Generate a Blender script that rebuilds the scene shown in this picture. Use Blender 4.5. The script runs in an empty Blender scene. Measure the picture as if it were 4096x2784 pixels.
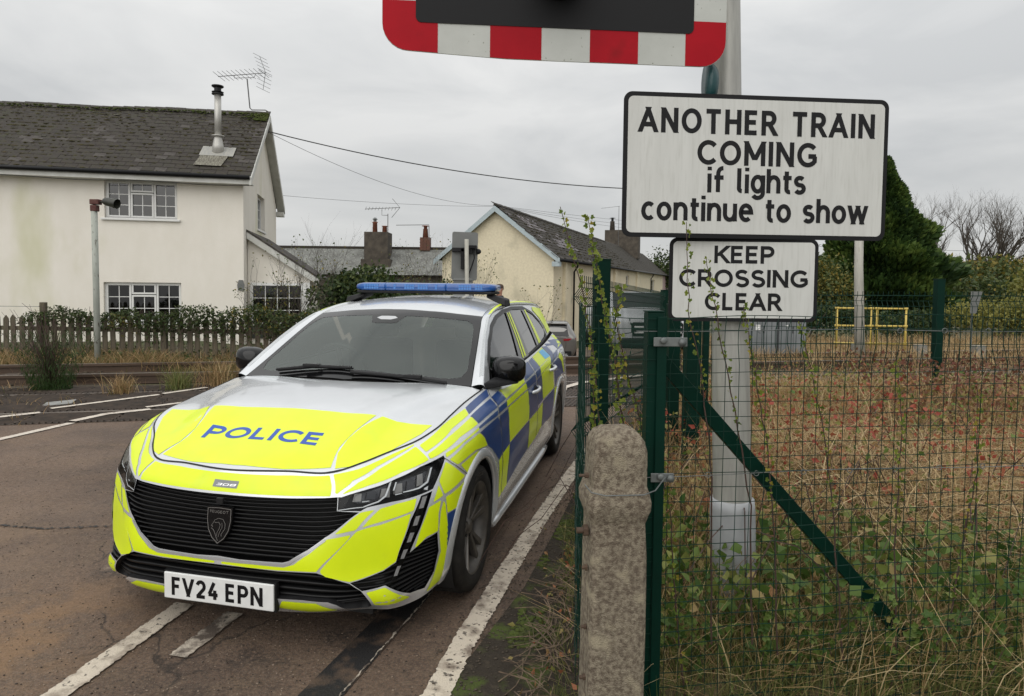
import bpy, bmesh, math, random
import numpy as np
from mathutils import Vector, Matrix
from mathutils.geometry import delaunay_2d_cdt
SC = bpy.context.scene
COL = SC.collection
R = random.Random(7)
NR = np.random.default_rng(11)
PI = math.pi
rad = math.radians

# ------------------------------------------------------------------ camera
cam_d = bpy.data.cameras.new('camera'); cam = bpy.data.objects.new('camera', cam_d); COL.objects.link(cam)
cam_d.sensor_width = 36; cam_d.lens = 36*2594.4/4096
cam_d.shift_y = -144/4096
cam_d.clip_start = .05; cam_d.clip_end = 2000
_p, _r = rad(2.54), rad(.647)
_f = Vector((0, math.cos(_p), -math.sin(_p)))
_u0 = Vector((0, math.sin(_p), math.cos(_p))); _x0 = Vector((1, 0, 0))
_x = _x0*math.cos(_r) + _u0*math.sin(_r); _u = _u0*math.cos(_r) - _x0*math.sin(_r)
cam.matrix_world = Matrix(((_x.x, _u.x, -_f.x, 0), (_x.y, _u.y, -_f.y, 0), (_x.z, _u.z, -_f.z, 1.5664), (0, 0, 0, 1)))
SC.camera = cam
# ------------------------------------------------------------------ light: overcast
W = bpy.data.worlds.new('World'); SC.world = W; W.use_nodes = True
nt = W.node_tree; nt.nodes.clear()
N = nt.nodes.new; L = nt.links.new
SUN_EL, SUN_ROT = rad(48), rad(205)
out = N('ShaderNodeOutputWorld'); bg = N('ShaderNodeBackground'); bg.inputs['Strength'].default_value = .104
sky = N('ShaderNodeTexSky'); sky.sky_type = 'NISHITA'; sky.sun_disc = False; sky.sun_elevation = SUN_EL; sky.sun_rotation = SUN_ROT
tc = N('ShaderNodeTexCoord'); sep = N('ShaderNodeSeparateXYZ'); L(tc.outputs['Generated'], sep.inputs[0])
# cloud sheet: brighter towards the zenith as an overcast sky is, broken by soft bands
mp = N('ShaderNodeMapping'); mp.inputs['Scale'].default_value = (1.0, 1.0, 3.2); mp.inputs['Rotation'].default_value = (0, rad(18), 0); L(tc.outputs['Generated'], mp.inputs[0])
n1 = N('ShaderNodeTexNoise'); n1.inputs['Scale'].default_value = 2.3; n1.inputs['Detail'].default_value = 6; n1.inputs['Roughness'].default_value = .52; n1.inputs['Distortion'].default_value = .5
L(mp.outputs[0], n1.inputs['Vector'])
cr = N('ShaderNodeValToRGB'); cr.color_ramp.elements[0].position = .36; cr.color_ramp.elements[0].color = (4.9, 4.98, 5.0, 1)
cr.color_ramp.elements[1].position = .62; cr.color_ramp.elements[1].color = (6.35, 6.35, 6.25, 1); L(n1.outputs['Fac'], cr.inputs[0])
mr = N('ShaderNodeMapRange'); mr.inputs['From Min'].default_value = .15; mr.inputs['From Max'].default_value = .95; mr.inputs['To Min'].default_value = 1.0; mr.inputs['To Max'].default_value = 2.0
L(sep.outputs['Z'], mr.inputs['Value'])
ml = N('ShaderNodeVectorMath'); ml.operation = 'SCALE'; L(cr.outputs[0], ml.inputs[0]); L(mr.outputs[0], ml.inputs['Scale'])
mx = N('ShaderNodeMix'); mx.data_type = 'RGBA'; mx.inputs[0].default_value = .95
L(sky.outputs[0], mx.inputs[6]); L(ml.outputs[0], mx.inputs[7]); L(mx.outputs[2], bg.inputs['Color']); L(bg.outputs[0], out.inputs[0])
sun_d = bpy.data.lights.new('sun', 'SUN'); sun_d.energy = 1.5; sun_d.angle = rad(80); sun_d.color = (1, .97, .92)
sun = bpy.data.objects.new('sun', sun_d); COL.objects.link(sun)
sd = Vector((-.30, -.80, .72)).normalized()      # towards the sun: behind the camera, high
sun.rotation_euler = sd.to_track_quat('Z', 'Y').to_euler(); sun.location = (0, -5, 20)
SC.view_settings.view_transform = 'Standard'; SC.view_settings.look = 'None'; SC.view_settings.gamma = 1
SC.view_settings.exposure = 0.12; SC.view_settings.use_curve_mapping = False
try:
    SC.cycles.max_bounces = 6; SC.cycles.transparent_max_bounces = 16; SC.cycles.use_denoising = True
except Exception: pass

# ------------------------------------------------------------------ helpers
def tag(o, label=None, cat=None, group=None, kind=None):
    if label: o['label'] = label
    if cat: o['category'] = cat
    if group: o['group'] = group
    if kind: o['kind'] = kind
    return o
def empty(name, loc=(0, 0, 0), rz=0, **k):
    o = bpy.data.objects.new(name, None); COL.objects.link(o); o.location = loc; o.rotation_euler = (0, 0, rz); o.empty_display_size = .2
    return tag(o, **k)
def link(name, me, m, parent=None, **k):
    o = bpy.data.objects.new(name, me); COL.objects.link(o)
    if m is not None:
        me.materials.clear()
        for q in (m if isinstance(m, (list, tuple)) else [m]): me.materials.append(q)
    if parent is not None: o.parent = parent
    return tag(o, **k)
def share(o, loc, rot=(0, 0, 0), parent=None, scale=None, **k):
    c = o.copy(); COL.objects.link(c); c.location = loc; c.rotation_euler = rot
    if parent is not None: c.parent = parent
    if scale: c.scale = scale
    return tag(c, **k)
class MB:
    """collects simple solids into one mesh"""
    def __init__(s): s.v = []; s.f = []; s.m = []; s.sm = []; s.cur = 0; s.smooth = False
    def add(s, vs, fs):
        b = len(s.v); s.v += [tuple(x) for x in vs]; s.f += [tuple(b+i for i in f) for f in fs]; s.m += [s.cur]*len(fs); s.sm += [s.smooth]*len(fs); return s
    def box(s, a, b, M=None):
        (x0, y0, z0), (x1, y1, z1) = a, b
        vs = [Vector(p) for p in ((x0,y0,z0),(x1,y0,z0),(x1,y1,z0),(x0,y1,z0),(x0,y0,z1),(x1,y0,z1),(x1,y1,z1),(x0,y1,z1))]
        if M is not None: vs = [M @ v for v in vs]
        return s.add(vs, [(3,2,1,0),(4,5,6,7),(0,1,5,4),(1,2,6,5),(2,3,7,6),(3,0,4,7)])
    def hexa(s, P):   # 8 corner points, bottom ring then top ring
        return s.add(P, [(3,2,1,0),(4,5,6,7),(0,1,5,4),(1,2,6,5),(2,3,7,6),(3,0,4,7)])
    def tube(s, pts, r, n=6, caps=True):
        pts = [Vector(p) for p in pts]; rs = r if isinstance(r, (list, tuple)) else [r]*len(pts)
        vs = []; up = None
        for i, p in enumerate(pts):
            d = (pts[min(i+1, len(pts)-1)] - pts[max(i-1, 0)]).normalized()
            if up is None:
                up = d.orthogonal().normalized()
            up = (up - d*up.dot(d)).normalized(); w = d.cross(up)
            for k in range(n):
                a = 2*PI*k/n; vs.append(p + (up*math.cos(a) + w*math.sin(a))*rs[i])
        fs = []
        for i in range(len(pts)-1):
            for k in range(n):
                a = i*n+k; b = i*n+(k+1) % n; fs.append((a, b, b+n, a+n))
        if caps: fs += [tuple(range(n-1, -1, -1)), tuple((len(pts)-1)*n+k for k in range(n))]
        return s.add(vs, fs)
    def lathe(s, prof, n=24, M=None, close=True):   # prof (r,z) about z
        vs = []
        for r, z in prof:
            for k in range(n):
                a = 2*PI*k/n; v = Vector((r*math.cos(a), r*math.sin(a), z)); vs.append(M @ v if M is not None else v)
        fs = []
        for i in range(len(prof)-1):
            for k in range(n):
                a = i*n+k; b = i*n+(k+1) % n; fs.append((a, b, b+n, a+n))
        if close: fs += [tuple(range(n-1, -1, -1)), tuple((len(prof)-1)*n+k for k in range(n))]
        return s.add(vs, fs)
    def prism(s, poly, f0, f1):   # poly 2D ccw; f0,f1 map (x,y)->3D for the two caps
        n = len(poly); vs = [f0(*p) for p in poly]+[f1(*p) for p in poly]
        return s.add(vs, [tuple(range(n-1, -1, -1)), tuple(range(n, 2*n))]+[(i, (i+1) % n, n+(i+1) % n, n+i) for i in range(n)])
    def mesh(s, name='m'):
        me = bpy.data.meshes.new(name); me.from_pydata([tuple(v) for v in s.v], [], s.f)
        if any(s.m): me.polygons.foreach_set('material_index', s.m)
        me.polygons.foreach_set('use_smooth', s.sm); me.update(); return me
    def build(s, name, m, parent=None, **k): return link(name, s.mesh(name), m, parent, **k)
def bevel(o, w=.004, seg=2):
    md = o.modifiers.new('bevel', 'BEVEL'); md.width = w; md.segments = seg; md.limit_method = 'ANGLE'; md.angle_limit = rad(40); return o
def npmesh(name, V, F, tint=None, smooth=False):
    """V (n,3), F (m,k) constant k"""
    me = bpy.data.meshes.new(name); n, k = F.shape
    me.vertices.add(len(V)); me.vertices.foreach_set('co', np.ascontiguousarray(V, dtype=np.float32).ravel())
    me.loops.add(n*k); me.loops.foreach_set('vertex_index', np.ascontiguousarray(F, dtype=np.int32).ravel())
    me.polygons.add(n); me.polygons.foreach_set('loop_start', np.arange(0, n*k, k, dtype=np.int32))
    try: me.polygons.foreach_set('loop_total', np.full(n, k, np.int32))
    except Exception: pass
    if smooth: me.polygons.foreach_set('use_smooth', np.ones(n, bool))
    if tint is not None:
        at = me.attributes.new('tint', 'FLOAT', 'POINT'); at.data.foreach_set('value', np.ascontiguousarray(tint, dtype=np.float32))
    me.update(calc_edges=True); return me

# ------------------------------------------------------------------ materials
def mat(name, c, c2=None, scale=6., rough=.6, metal=0., bump=0., bscale=80., detail=5, lo=.35, hi=.65, coat=0., spec=None, c3=None, s3=1.5, lo3=.5, hi3=.7, stretch=(1, 1, 1), rvar=0.):
    m = bpy.data.materials.new(name); m.use_nodes = True; t = m.node_tree; B = t.nodes['Principled BSDF']
    n = t.nodes.new; l = t.links.new
    B.inputs['Base Color'].default_value = (*c, 1); B.inputs['Roughness'].default_value = rough; B.inputs['Metallic'].default_value = metal
    if coat: B.inputs['Coat Weight'].default_value = coat; B.inputs['Coat Roughness'].default_value = .05
    if spec is not None: B.inputs['Specular IOR Level'].default_value = spec
    tx = n('ShaderNodeTexCoord'); mpn = n('ShaderNodeMapping'); mpn.inputs['Scale'].default_value = stretch; l(tx.outputs['Object'], mpn.inputs[0]); vec = mpn.outputs[0]
    if c2 is not None:
        a = n('ShaderNodeTexNoise'); a.inputs['Scale'].default_value = scale; a.inputs['Detail'].default_value = detail; a.inputs['Roughness'].default_value = .6; l(vec, a.inputs['Vector'])
        r = n('ShaderNodeMapRange'); r.inputs['From Min'].default_value = lo; r.inputs['From Max'].default_value = hi; l(a.outputs['Fac'], r.inputs['Value'])
        x = n('ShaderNodeMix'); x.data_type = 'RGBA'; l(r.outputs[0], x.inputs[0]); x.inputs[6].default_value = (*c, 1); x.inputs[7].default_value = (*c2, 1); src = x.outputs[2]
        if c3 is not None:
            a3 = n('ShaderNodeTexNoise'); a3.inputs['Scale'].default_value = s3; a3.inputs['Detail'].default_value = 4; l(vec, a3.inputs['Vector'])
            r3 = n('ShaderNodeMapRange'); r3.inputs['From Min'].default_value = lo3; r3.inputs['From Max'].default_value = hi3; l(a3.outputs['Fac'], r3.inputs['Value'])
            x3 = n('ShaderNodeMix'); x3.data_type = 'RGBA'; l(r3.outputs[0], x3.inputs[0]); l(src, x3.inputs[6]); x3.inputs[7].default_value = (*c3, 1); src = x3.outputs[2]
        l(src, B.inputs['Base Color'])
        if rvar:
            rr = n('ShaderNodeMapRange'); rr.inputs['To Min'].default_value = rough-rvar; rr.inputs['To Max'].default_value = rough+rvar; l(a.outputs['Fac'], rr.inputs['Value']); l(rr.outputs[0], B.inputs['Roughness'])
    if bump:
        b = n('ShaderNodeTexNoise'); b.inputs['Scale'].default_value = bscale; b.inputs['Detail'].default_value = 3; l(vec, b.inputs['Vector'])
        bp = n('ShaderNodeBump'); bp.inputs['Strength'].default_value = bump; bp.inputs['Distance'].default_value = .01; l(b.outputs['Fac'], bp.inputs['Height']); l(bp.outputs[0], B.inputs['Normal'])
    return m
def leafmat(name, cols, rough=.55, trans=.25):
    """foliage: colour from the per-clump tint attribute"""
    m = bpy.data.materials.new(name); m.use_nodes = True; t = m.node_tree; B = t.nodes['Principled BSDF']; n = t.nodes.new; l = t.links.new
    a = n('ShaderNodeAttribute'); a.attribute_name = 'tint'; c = n('ShaderNodeValToRGB'); e = c.color_ramp.elements
    for i, (p, q) in enumerate(cols):
        if i < 2: e[i].position = p; e[i].color = (*q, 1)
        else:
            k = e.new(p); k.color = (*q, 1)
    l(a.outputs['Fac'], c.inputs[0]); l(c.outputs[0], B.inputs['Base Color']); B.inputs['Roughness'].default_value = rough
    B.inputs['Specular IOR Level'].default_value = .3
    tr = n('ShaderNodeBsdfTranslucent'); l(c.outputs[0], tr.inputs['Color']); mxs = n('ShaderNodeMixShader'); mxs.inputs[0].default_value = trans
    l(B.outputs[0], mxs.inputs[1]); l(tr.outputs[0], mxs.inputs[2]); l(mxs.outputs[0], t.nodes['Material Output'].inputs[0])
    return m
M = {}
M['silver'] = mat('silver_paint', (.68, .70, .72), (.63, .65, .67), 3, rough=.27, metal=.5, coat=.7)
M['yellow'] = mat('yellow_vinyl', (.70, .84, .004), (.64, .79, .004), 9, rough=.38, coat=.25, lo=.3, hi=.8, bump=.03, bscale=600, c3=(.58, .69, .03), s3=5, lo3=.62, hi3=.85)
M['blue'] = mat('blue_vinyl', (.008, .040, .160), (.011, .052, .19), 8, rough=.32, coat=.25, bump=.03, bscale=500)
M['sticker'] = mat('sticker_blue', (.12, .42, .70), rough=.4)
M['gloss_black'] = mat('gloss_black', (.004, .004, .0045), rough=.14, coat=.22, spec=.3)
M['plastic'] = mat('black_plastic', (.008, .008, .009), (.015, .015, .016), 30, rough=.55, spec=.25, bump=.05, bscale=500)
M['dark'] = mat('dark_cavity', (.006, .006, .006), rough=.7)
M['trim'] = mat('dark_trim', (.012, .012, .013), rough=.4, spec=.3)
M['tyre'] = mat('tyre_rubber', (.012, .011, .0105), (.026, .024, .021), 14, rough=.85, spec=.2, bump=.2, bscale=120)
M['rim'] = mat('wheel_alloy', (.050, .046, .042), (.085, .075, .064), 18, rough=.42, metal=.2)
M['rimcut'] = mat('wheel_alloy_cut', (.26, .25, .24), rough=.35, metal=.5)
M['grille'] = mat('grille_black', (.006, .006, .0065), rough=.38, spec=.25)
M['chrome'] = mat('chrome', (.72, .72, .73), rough=.12, metal=1)
M['satin'] = mat('satin_silver', (.55, .56, .57), rough=.3, metal=.6)
M['plate'] = mat('plate_white', (.72, .73, .72), (.66, .67, .66), 20, rough=.35)
M['black'] = mat('print_black', (.006, .006, .007), rough=.5, spec=.2)
M['pblue'] = mat('print_blue', (.02, .075, .38), rough=.4)
M['white'] = mat('white_paint', (.78, .78, .77), (.70, .70, .68), 5, rough=.4)
M['red'] = mat('red_sheet', (.50, .010, .016), (.42, .009, .014), 4, rough=.32, c3=(.30, .05, .03), s3=40, lo3=.66, hi3=.72)
def glass(name, tint, rough=.03, alpha=.35, fres=1.45, gcol=(1, 1, 1)):
    m = bpy.data.materials.new(name); m.use_nodes = True; t = m.node_tree; t.nodes.remove(t.nodes['Principled BSDF']); n = t.nodes.new; l = t.links.new
    tr = n('ShaderNodeBsdfTransparent'); tr.inputs[0].default_value = (*tint, 1); g = n('ShaderNodeBsdfGlossy'); g.inputs['Roughness'].default_value = rough; g.inputs['Color'].default_value = (*gcol, 1)
    f = n('ShaderNodeFresnel'); f.inputs[0].default_value = fres; a = n('ShaderNodeMath'); a.operation = 'ADD'; a.inputs[1].default_value = alpha; a.use_clamp = True
    tx = n('ShaderNodeTexCoord'); nz = n('ShaderNodeTexNoise'); nz.inputs['Scale'].default_value = 2.; l(tx.outputs['Object'], nz.inputs['Vector'])
    bp = n('ShaderNodeBump'); bp.inputs['Strength'].default_value = .004; l(nz.outputs['Fac'], bp.inputs['Height']); l(bp.outputs[0], g.inputs['Normal'])
    l(f.outputs[0], a.inputs[0]); x = n('ShaderNodeMixShader'); l(a.outputs[0], x.inputs[0]); l(tr.outputs[0], x.inputs[1]); l(g.outputs[0], x.inputs[2]); l(x.outputs[0], t.nodes['Material Output'].inputs[0])
    return m
M['windscreen'] = glass('windscreen_glass', (.74, .82, .77), alpha=.055, gcol=(.88, .95, .91))
M['sideglass'] = glass('tinted_glass', (.30, .32, .31), alpha=.08)
M['lens'] = glass('clear_lens', (.93, .95, .96), alpha=.0, fres=1.28)
M['pane'] = glass('window_pane', (.25, .28, .27), alpha=.03)
# ------------------------------------------------------------------ stroke lettering
def arc(cx, cy, rx, ry, a0, a1, n=14): return [(cx+rx*math.cos(rad(a0+(a1-a0)*i/n)), cy+ry*math.sin(rad(a0+(a1-a0)*i/n))) for i in range(n+1)]
# glyph = (advance width, [(flag, points)]) flag: e extend ends, b butt, h horizontal cut, o closed loop
G = {
'A': (.86, [('h', [(0, 0), (.43, 1)]), ('h', [(.86, 0), (.43, 1)]), ('b', [(.15, .27), (.71, .27)])]),
'C': (.80, [('b', arc(.48, .5, .48, .5, 42, 318, 22))]),
'E': (.56, [('e', [(0, 0), (0, 1)]), ('b', [(0, 1), (.60, 1)]), ('b', [(0, .52), (.54, .52)]), ('b', [(0, 0), (.60, 0)])]),
'F': (.54, [('e', [(0, 0), (0, 1)]), ('b', [(0, 1), (.58, 1)]), ('b', [(0, .5), (.50, .5)])]),
'G': (.86, [('b', arc(.48, .5, .48, .5, 42, 322, 22)+[(.86, .44)]), ('b', [(.93, .44), (.50, .44)])]),
'H': (.70, [('e', [(0, 0), (0, 1)]), ('e', [(.70, 0), (.70, 1)]), ('b', [(0, .52), (.70, .52)])]),
'I': (.0, [('e', [(0, 0), (0, 1)])]),
'K': (.66, [('e', [(0, 0), (0, 1)]), ('h', [(.06, .38), (.64, 1)]), ('h', [(.68, 0), (.22, .60)])]),
'L': (.52, [('e', [(0, 0), (0, 1)]), ('b', [(0, 0), (.58, 0)])]),
'M': (.92, [('e', [(0, 0), (0, 1)]), ('e', [(.92, 0), (.92, 1)]), ('h', [(.46, .18), (.02, 1)]), ('h', [(.46, .18), (.90, 1)])]),
'N': (.74, [('e', [(0, 0), (0, 1)]), ('e', [(.74, 0), (.74, 1)]), ('h', [(.69, 0), (.05, 1)])]),
'O': (.92, [('o', arc(.46, .5, .46, .5, 0, 360, 30)[:-1])]),
'P': (.60, [('e', [(0, 0), (0, 1)]), ('b', [(0, 1), (.34, 1)]+arc(.34, .72, .28, .28, 90, -90, 12)[1:]+[(0, .44)])]),
'R': (.66, [('e', [(0, 0), (0, 1)]), ('b', [(0, 1), (.34, 1)]+arc(.34, .73, .28, .27, 90, -90, 12)[1:]+[(0, .46)]), ('h', [(.66, 0), (.34, .46)])]),
'S': (.64, [('b', arc(.32, .76, .30, .24, 28, 255, 14)+arc(.34, .24, .32, .26, 80, -155, 16)[1:])]),
'T': (.74, [('e', [(.37, 0), (.37, .98)]), ('b', [(-.06, 1), (.80, 1)])]),
'V': (.72, [('h', [(.36, 0), (0, 1)]), ('h', [(.36, 0), (.72, 1)])]),
'Y': (.72, [('h', [(.36, .45), (0, 1)]), ('h', [(.36, .45), (.72, 1)]), ('e', [(.36, 0), (.36, .45)])]),
'U': (.68, [('b', [(0, 1.08), (0, .34)]+arc(.34, .34, .34, .34, 180, 360, 14)[1:]+[(.68, 1.08)])]),
'D': (.70, [('e', [(0, 0), (0, 1)]), ('b', [(0, 1), (.3, 1)]+arc(.3, .5, .40, .5, 90, -90, 14)[1:]+[(0, 0)])]),
'2': (.62, [('b', arc(.31, .70, .30, .30, 165, -30, 14)+[(.02, .0)]), ('b', [(-.06, 0), (.66, 0)])]),
'4': (.66, [('b', [(.42, 1.06), (.0, .26)]), ('b', [(-.06, .24), (.72, .24)]), ('b', [(.48, .55), (.48, -.08)])]),
'3': (.60, [('b', [(0, 1), (.6, 1), (.6, .5), (.6, 0), (0, 0)]), ('b', [(.12, .5), (.6, .5)])]),
'0': (.66, [('o', [(0, .1), (.1, 0), (.56, 0), (.66, .1), (.66, .9), (.56, 1), (.1, 1), (0, .9)])]),
'8': (.62, [('o', [(0, .1), (.1, 0), (.52, 0), (.62, .1), (.62, .9), (.52, 1), (.1, 1), (0, .9)]), ('b', [(0, .5), (.62, .5)])]),
# lower case, x height .72
'i': (.0, [('e', [(0, 0), (0, .72)]), ('b', [(0, .98), (0, 1.16)])]),
'f': (.40, [('b', [(.14, -.08), (.14, .84)]+arc(.38, .84, .24, .26, 180, 85, 7)[1:]), ('b', [(-.06, .64), (.42, .64)])]),
'l': (.10, [('b', [(0, 1.12), (0, .14)]+arc(.14, .14, .14, .14, 180, 275, 6)[1:])]),
'g': (.52, [('o', arc(.26, .36, .26, .36, 0, 360, 22)[:-1]), ('b', [(.54, .80), (.54, -.10)]+arc(.27, -.08, .27, .24, 0, -150, 10)[1:])]),
'h': (.52, [('b', [(0, -.08), (0, 1.12)]), ('b', arc(.27, .44, .25, .28, 175, 0, 10)+[(.52, -.08)])]),
't': (.30, [('b', [(.12, 1.02), (.12, .16)]+arc(.28, .16, .16, .16, 180, 285, 7)[1:]), ('b', [(-.06, .70), (.38, .70)])]),
's': (.42, [('b', arc(.21, .54, .20, .18, 35, 250, 10)+arc(.21, .18, .22, .19, 80, -150, 12)[1:])]),
'c': (.48, [('b', arc(.28, .36, .28, .36, 48, 312, 16))]),
'o': (.56, [('o', arc(.28, .36, .28, .36, 0, 360, 22)[:-1])]),
'n': (.52, [('b', [(0, -.08), (0, .80)]), ('b', arc(.27, .44, .25, .28, 175, 0, 10)+[(.52, -.08)])]),
'u': (.52, [('b', [(0, .80), (0, .28)]+arc(.25, .28, .25, .28, 180, 355, 10)[1:]), ('b', [(.52, .80), (.52, -.08)])]),
'e': (.54, [('b', [(.0, .38), (.54, .38)]+arc(.27, .36, .27, .36, 4, 312, 18))]),
'w': (.86, [('h', [(.20, 0), (0, .72)]), ('h', [(.20, 0), (.43, .72)]), ('h', [(.66, 0), (.43, .72)]), ('h', [(.66, 0), (.86, .72)])]),
' ': (.22, []),
}
def stroke_poly(fl, pts, w, ph=0):
    """polygons (quad strip rows) for one stroke in glyph units; returns (left points, right points, closed)"""
    h = w/2; pts = [Vector(p) for p in pts]
    if fl == 'h':
        a, b = pts; d = b-a
        def ext(p, q, y):  # slide p along line to height y
            t = (y-p.y)/(q.y-p.y); return p+(q-p)*t
        lo, hi = (a, b) if a.y < b.y else (b, a)
        y0 = lo.y-h if abs(lo.y) < .01 or lo.y in (.18,) else lo.y
        y1 = hi.y+h if (abs(hi.y-1) < .01 or abs(hi.y-.72) < .01) else hi.y
        A = ext(lo, hi, y0); B = ext(lo, hi, y1); k = h*d.length/abs(d.y)
        return [A-Vector((k, 0)), B-Vector((k, 0))], [A+Vector((k, 0)), B+Vector((k, 0))], False
    if fl == 'e':
        d = (pts[-1]-pts[0]).normalized(); pts = [pts[0]-d*h]+pts[1:-1]+[pts[-1]+d*h]
    n = len(pts); Lp = []; Rp = []; cl = fl == 'o'
    for i in range(n):
        p = pts[i]; a = pts[i-1] if (i or cl) else None; b = pts[(i+1) % n] if (i < n-1 or cl) else None
        d1 = (p-a).normalized() if a is not None else None; d2 = (b-p).normalized() if b is not None else None
        if d1 is None: d1 = d2
        if d2 is None: d2 = d1
        n1 = Vector((-d1.y, d1.x)); n2 = Vector((-d2.y, d2.x)); m = n1+n2
        m = m/max(m.length_squared, .4)*2
        Lp.append(p+m*h); Rp.append(p-m*h)
    return Lp, Rp, cl
def text_strips(s, w, gap=.34, shear=0., wide=1.):
    """list of (L,R,closed) strips, plus total width; glyph origin at centre line"""
    x = 0; outl = []; first = True
    for li, ch in enumerate(s):
        adv, st = G[ch]
        if not first: x += gap
        first = False
        for fl, p in st:
            Lp, Rp, c = stroke_poly(fl, [(q[0]*wide, q[1]) for q in p], w)
            outl.append(([(q.x+x+shear*q.y, q.y) for q in Lp], [(q.x+x+shear*q.y, q.y) for q in Rp], c, li))
        x += adv*wide
        if ch == ' ': pass
    return outl, x
def text_mesh(s, H, w, fmap, gap=.34, shear=0., centre=True, wide=1., width=None, sub=1, only=None):
    """fmap(x, y, lift) -> 3D ; H = full letter height in metres"""
    k = H/(1+w)
    if width is not None:   # widen the letters, not their strokes, to fill the width
        _, t1 = text_strips(s, w, gap, shear, 1.); _, t2_ = text_strips(s, w, gap, shear, 2.); wide = 1+(width/k-w-t1)/max(t2_-t1, 1e-6)
    st, tot = text_strips(s, w, gap, shear, wide); x0 = -tot/2 if centre else 0; kx = k
    mb = MB(); j = 0
    for Lp, Rp, cl, li in st:
        j += 1
        if only is not None and li != only: continue
        lift = .00006*(j % 24)
        if sub > 1 and len(Lp) == 2:
            def dv(Q): return [((1-t)*Q[0][0]+t*Q[1][0], (1-t)*Q[0][1]+t*Q[1][1]) for t in np.linspace(0, 1, sub+1)]
            Lp, Rp = dv(Lp), dv(Rp)
        vs = []
        for a, b in zip(Lp, Rp):
            m_ = ((a[0]+b[0])/2, (a[1]+b[1])/2)
            for q in (a, m_, b): vs.append(fmap((q[0]+x0)*kx, q[1]*k, lift))
        n = len(Lp); fs = []
        for i in range(n if cl else n-1):
            i2 = (i+1) % n
            for c in (0, 1): fs.append((3*i+c, 3*i2+c, 3*i2+c+1, 3*i+c+1))
        mb.add(vs, fs)
    return mb

def text_letters(s, m, parent, *a, name='letter', **k):
    """each letter a part of its own"""
    for i, ch in enumerate(s):
        if ch != ' ': text_mesh(s, *a, only=i, **k).build(name, m, parent)
def pip(P, poly):
    x, y = P[:, 0], P[:, 1]; ins = np.zeros(len(P), bool); n = len(poly)
    for i in range(n):
        x1, y1 = poly[i]; x2, y2 = poly[(i+1) % n]
        if y1 == y2: continue
        c = ((y1 > y) != (y2 > y)) & (x < (x2-x1)*(y-y1)/(y2-y1)+x1); ins ^= c
    return ins
def subdiv(poly, step, closed=True):
    o = []; n = len(poly)
    for i in range(n if closed else n-1):
        a = np.array(poly[i]); b = np.array(poly[(i+1) % n]); k = max(1, int(np.ceil(np.linalg.norm(b-a)/step)))
        for j in range(k): o.append(tuple(a+(b-a)*j/k))
    if not closed: o.append(tuple(poly[-1]))
    return o
# ---- police car body surfaces, in car space: u forward from the front axle, v to the car's left, w up
NET=[ # columns from nose centre round to tail centre, rows from bottom lip to bonnet/belt line
[(.755,0,.165),(.803,0,.225),(.818,0,.385),(.805,0,.53),(.779,0,.66),(.763,0,.705),(.741,0,.756)],
[(.742,.25,.165),(.793,.26,.225),(.812,.25,.385),(.795,.255,.53),(.765,.26,.665),(.74,.255,.708),(.692,.25,.754)],
[(.70,.46,.167),(.762,.50,.222),(.789,.45,.383),(.758,.475,.53),(.713,.485,.672),(.686,.475,.712),(.647,.445,.753)],
[(.645,.59,.17),(.70,.62,.225),(.728,.565,.36),(.700,.582,.54),(.655,.588,.665),(.62,.575,.718),(.565,.535,.778)],
[(.610,.690,.165),(.650,.712,.225),(.655,.675,.36),(.620,.695,.52),(.573,.70,.65),(.53,.68,.737),(.471,.608,.803)],
[(.50,.775,.168),(.52,.785,.24),(.55,.785,.37),(.530,.800,.50),(.495,.800,.65),(.44,.772,.757),(.365,.70,.835)],
[(.36,.82,.18),(.38,.85,.25),(.40,.865,.37),(.40,.873,.50),(.37,.872,.66),(.31,.845,.785),(.245,.752,.868)],
[(.15,.85,.18),(.16,.888,.26),(.17,.907,.38),(.17,.91,.52),(.15,.907,.68),(.10,.885,.812),(.05,.765,.898)],
[(-.15,.86,.18),(-.15,.90,.26),(-.15,.914,.38),(-.15,.917,.53),(-.15,.914,.69),(-.17,.90,.838),(-.18,.775,.928)],
[(-.45,.86,.155),(-.45,.90,.26),(-.45,.91,.38),(-.45,.92,.53),(-.45,.916,.70),(-.45,.908,.858),(-.45,.80,.957)],
[(-1.0,.86,.155),(-1.0,.895,.26),(-1.0,.90,.38),(-1.0,.915,.53),(-1.0,.92,.71),(-1.0,.912,.872),(-1.0,.835,.985)],
[(-1.8,.86,.155),(-1.8,.895,.26),(-1.8,.90,.38),(-1.8,.915,.53),(-1.8,.92,.72),(-1.8,.915,.89),(-1.8,.835,1.015)],
[(-2.45,.86,.19),(-2.45,.90,.26),(-2.45,.912,.38),(-2.45,.92,.53),(-2.45,.922,.73),(-2.45,.912,.905),(-2.45,.815,1.04)],
[(-2.95,.85,.2),(-2.95,.885,.27),(-2.95,.905,.39),(-2.95,.915,.54),(-2.95,.915,.74),(-2.95,.895,.92),(-2.95,.785,1.065)],
[(-3.35,.80,.24),(-3.35,.85,.3),(-3.35,.875,.41),(-3.38,.88,.56),(-3.35,.875,.75),(-3.32,.85,.93),(-3.30,.74,1.08)],
[(-3.62,.62,.26),(-3.68,.68,.32),(-3.7,.70,.43),(-3.7,.70,.58),(-3.66,.70,.76),(-3.6,.68,.93),(-3.52,.62,1.08)],
[(-3.68,.3,.26),(-3.76,.3,.32),(-3.79,.3,.43),(-3.79,.3,.58),(-3.73,.3,.76),(-3.66,.3,.93),(-3.58,.3,1.08)],
[(-3.69,0,.26),(-3.77,0,.32),(-3.80,0,.43),(-3.80,0,.58),(-3.74,0,.76),(-3.67,0,.93),(-3.59,0,1.08)]]
NET=np.array(NET,float)
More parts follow.
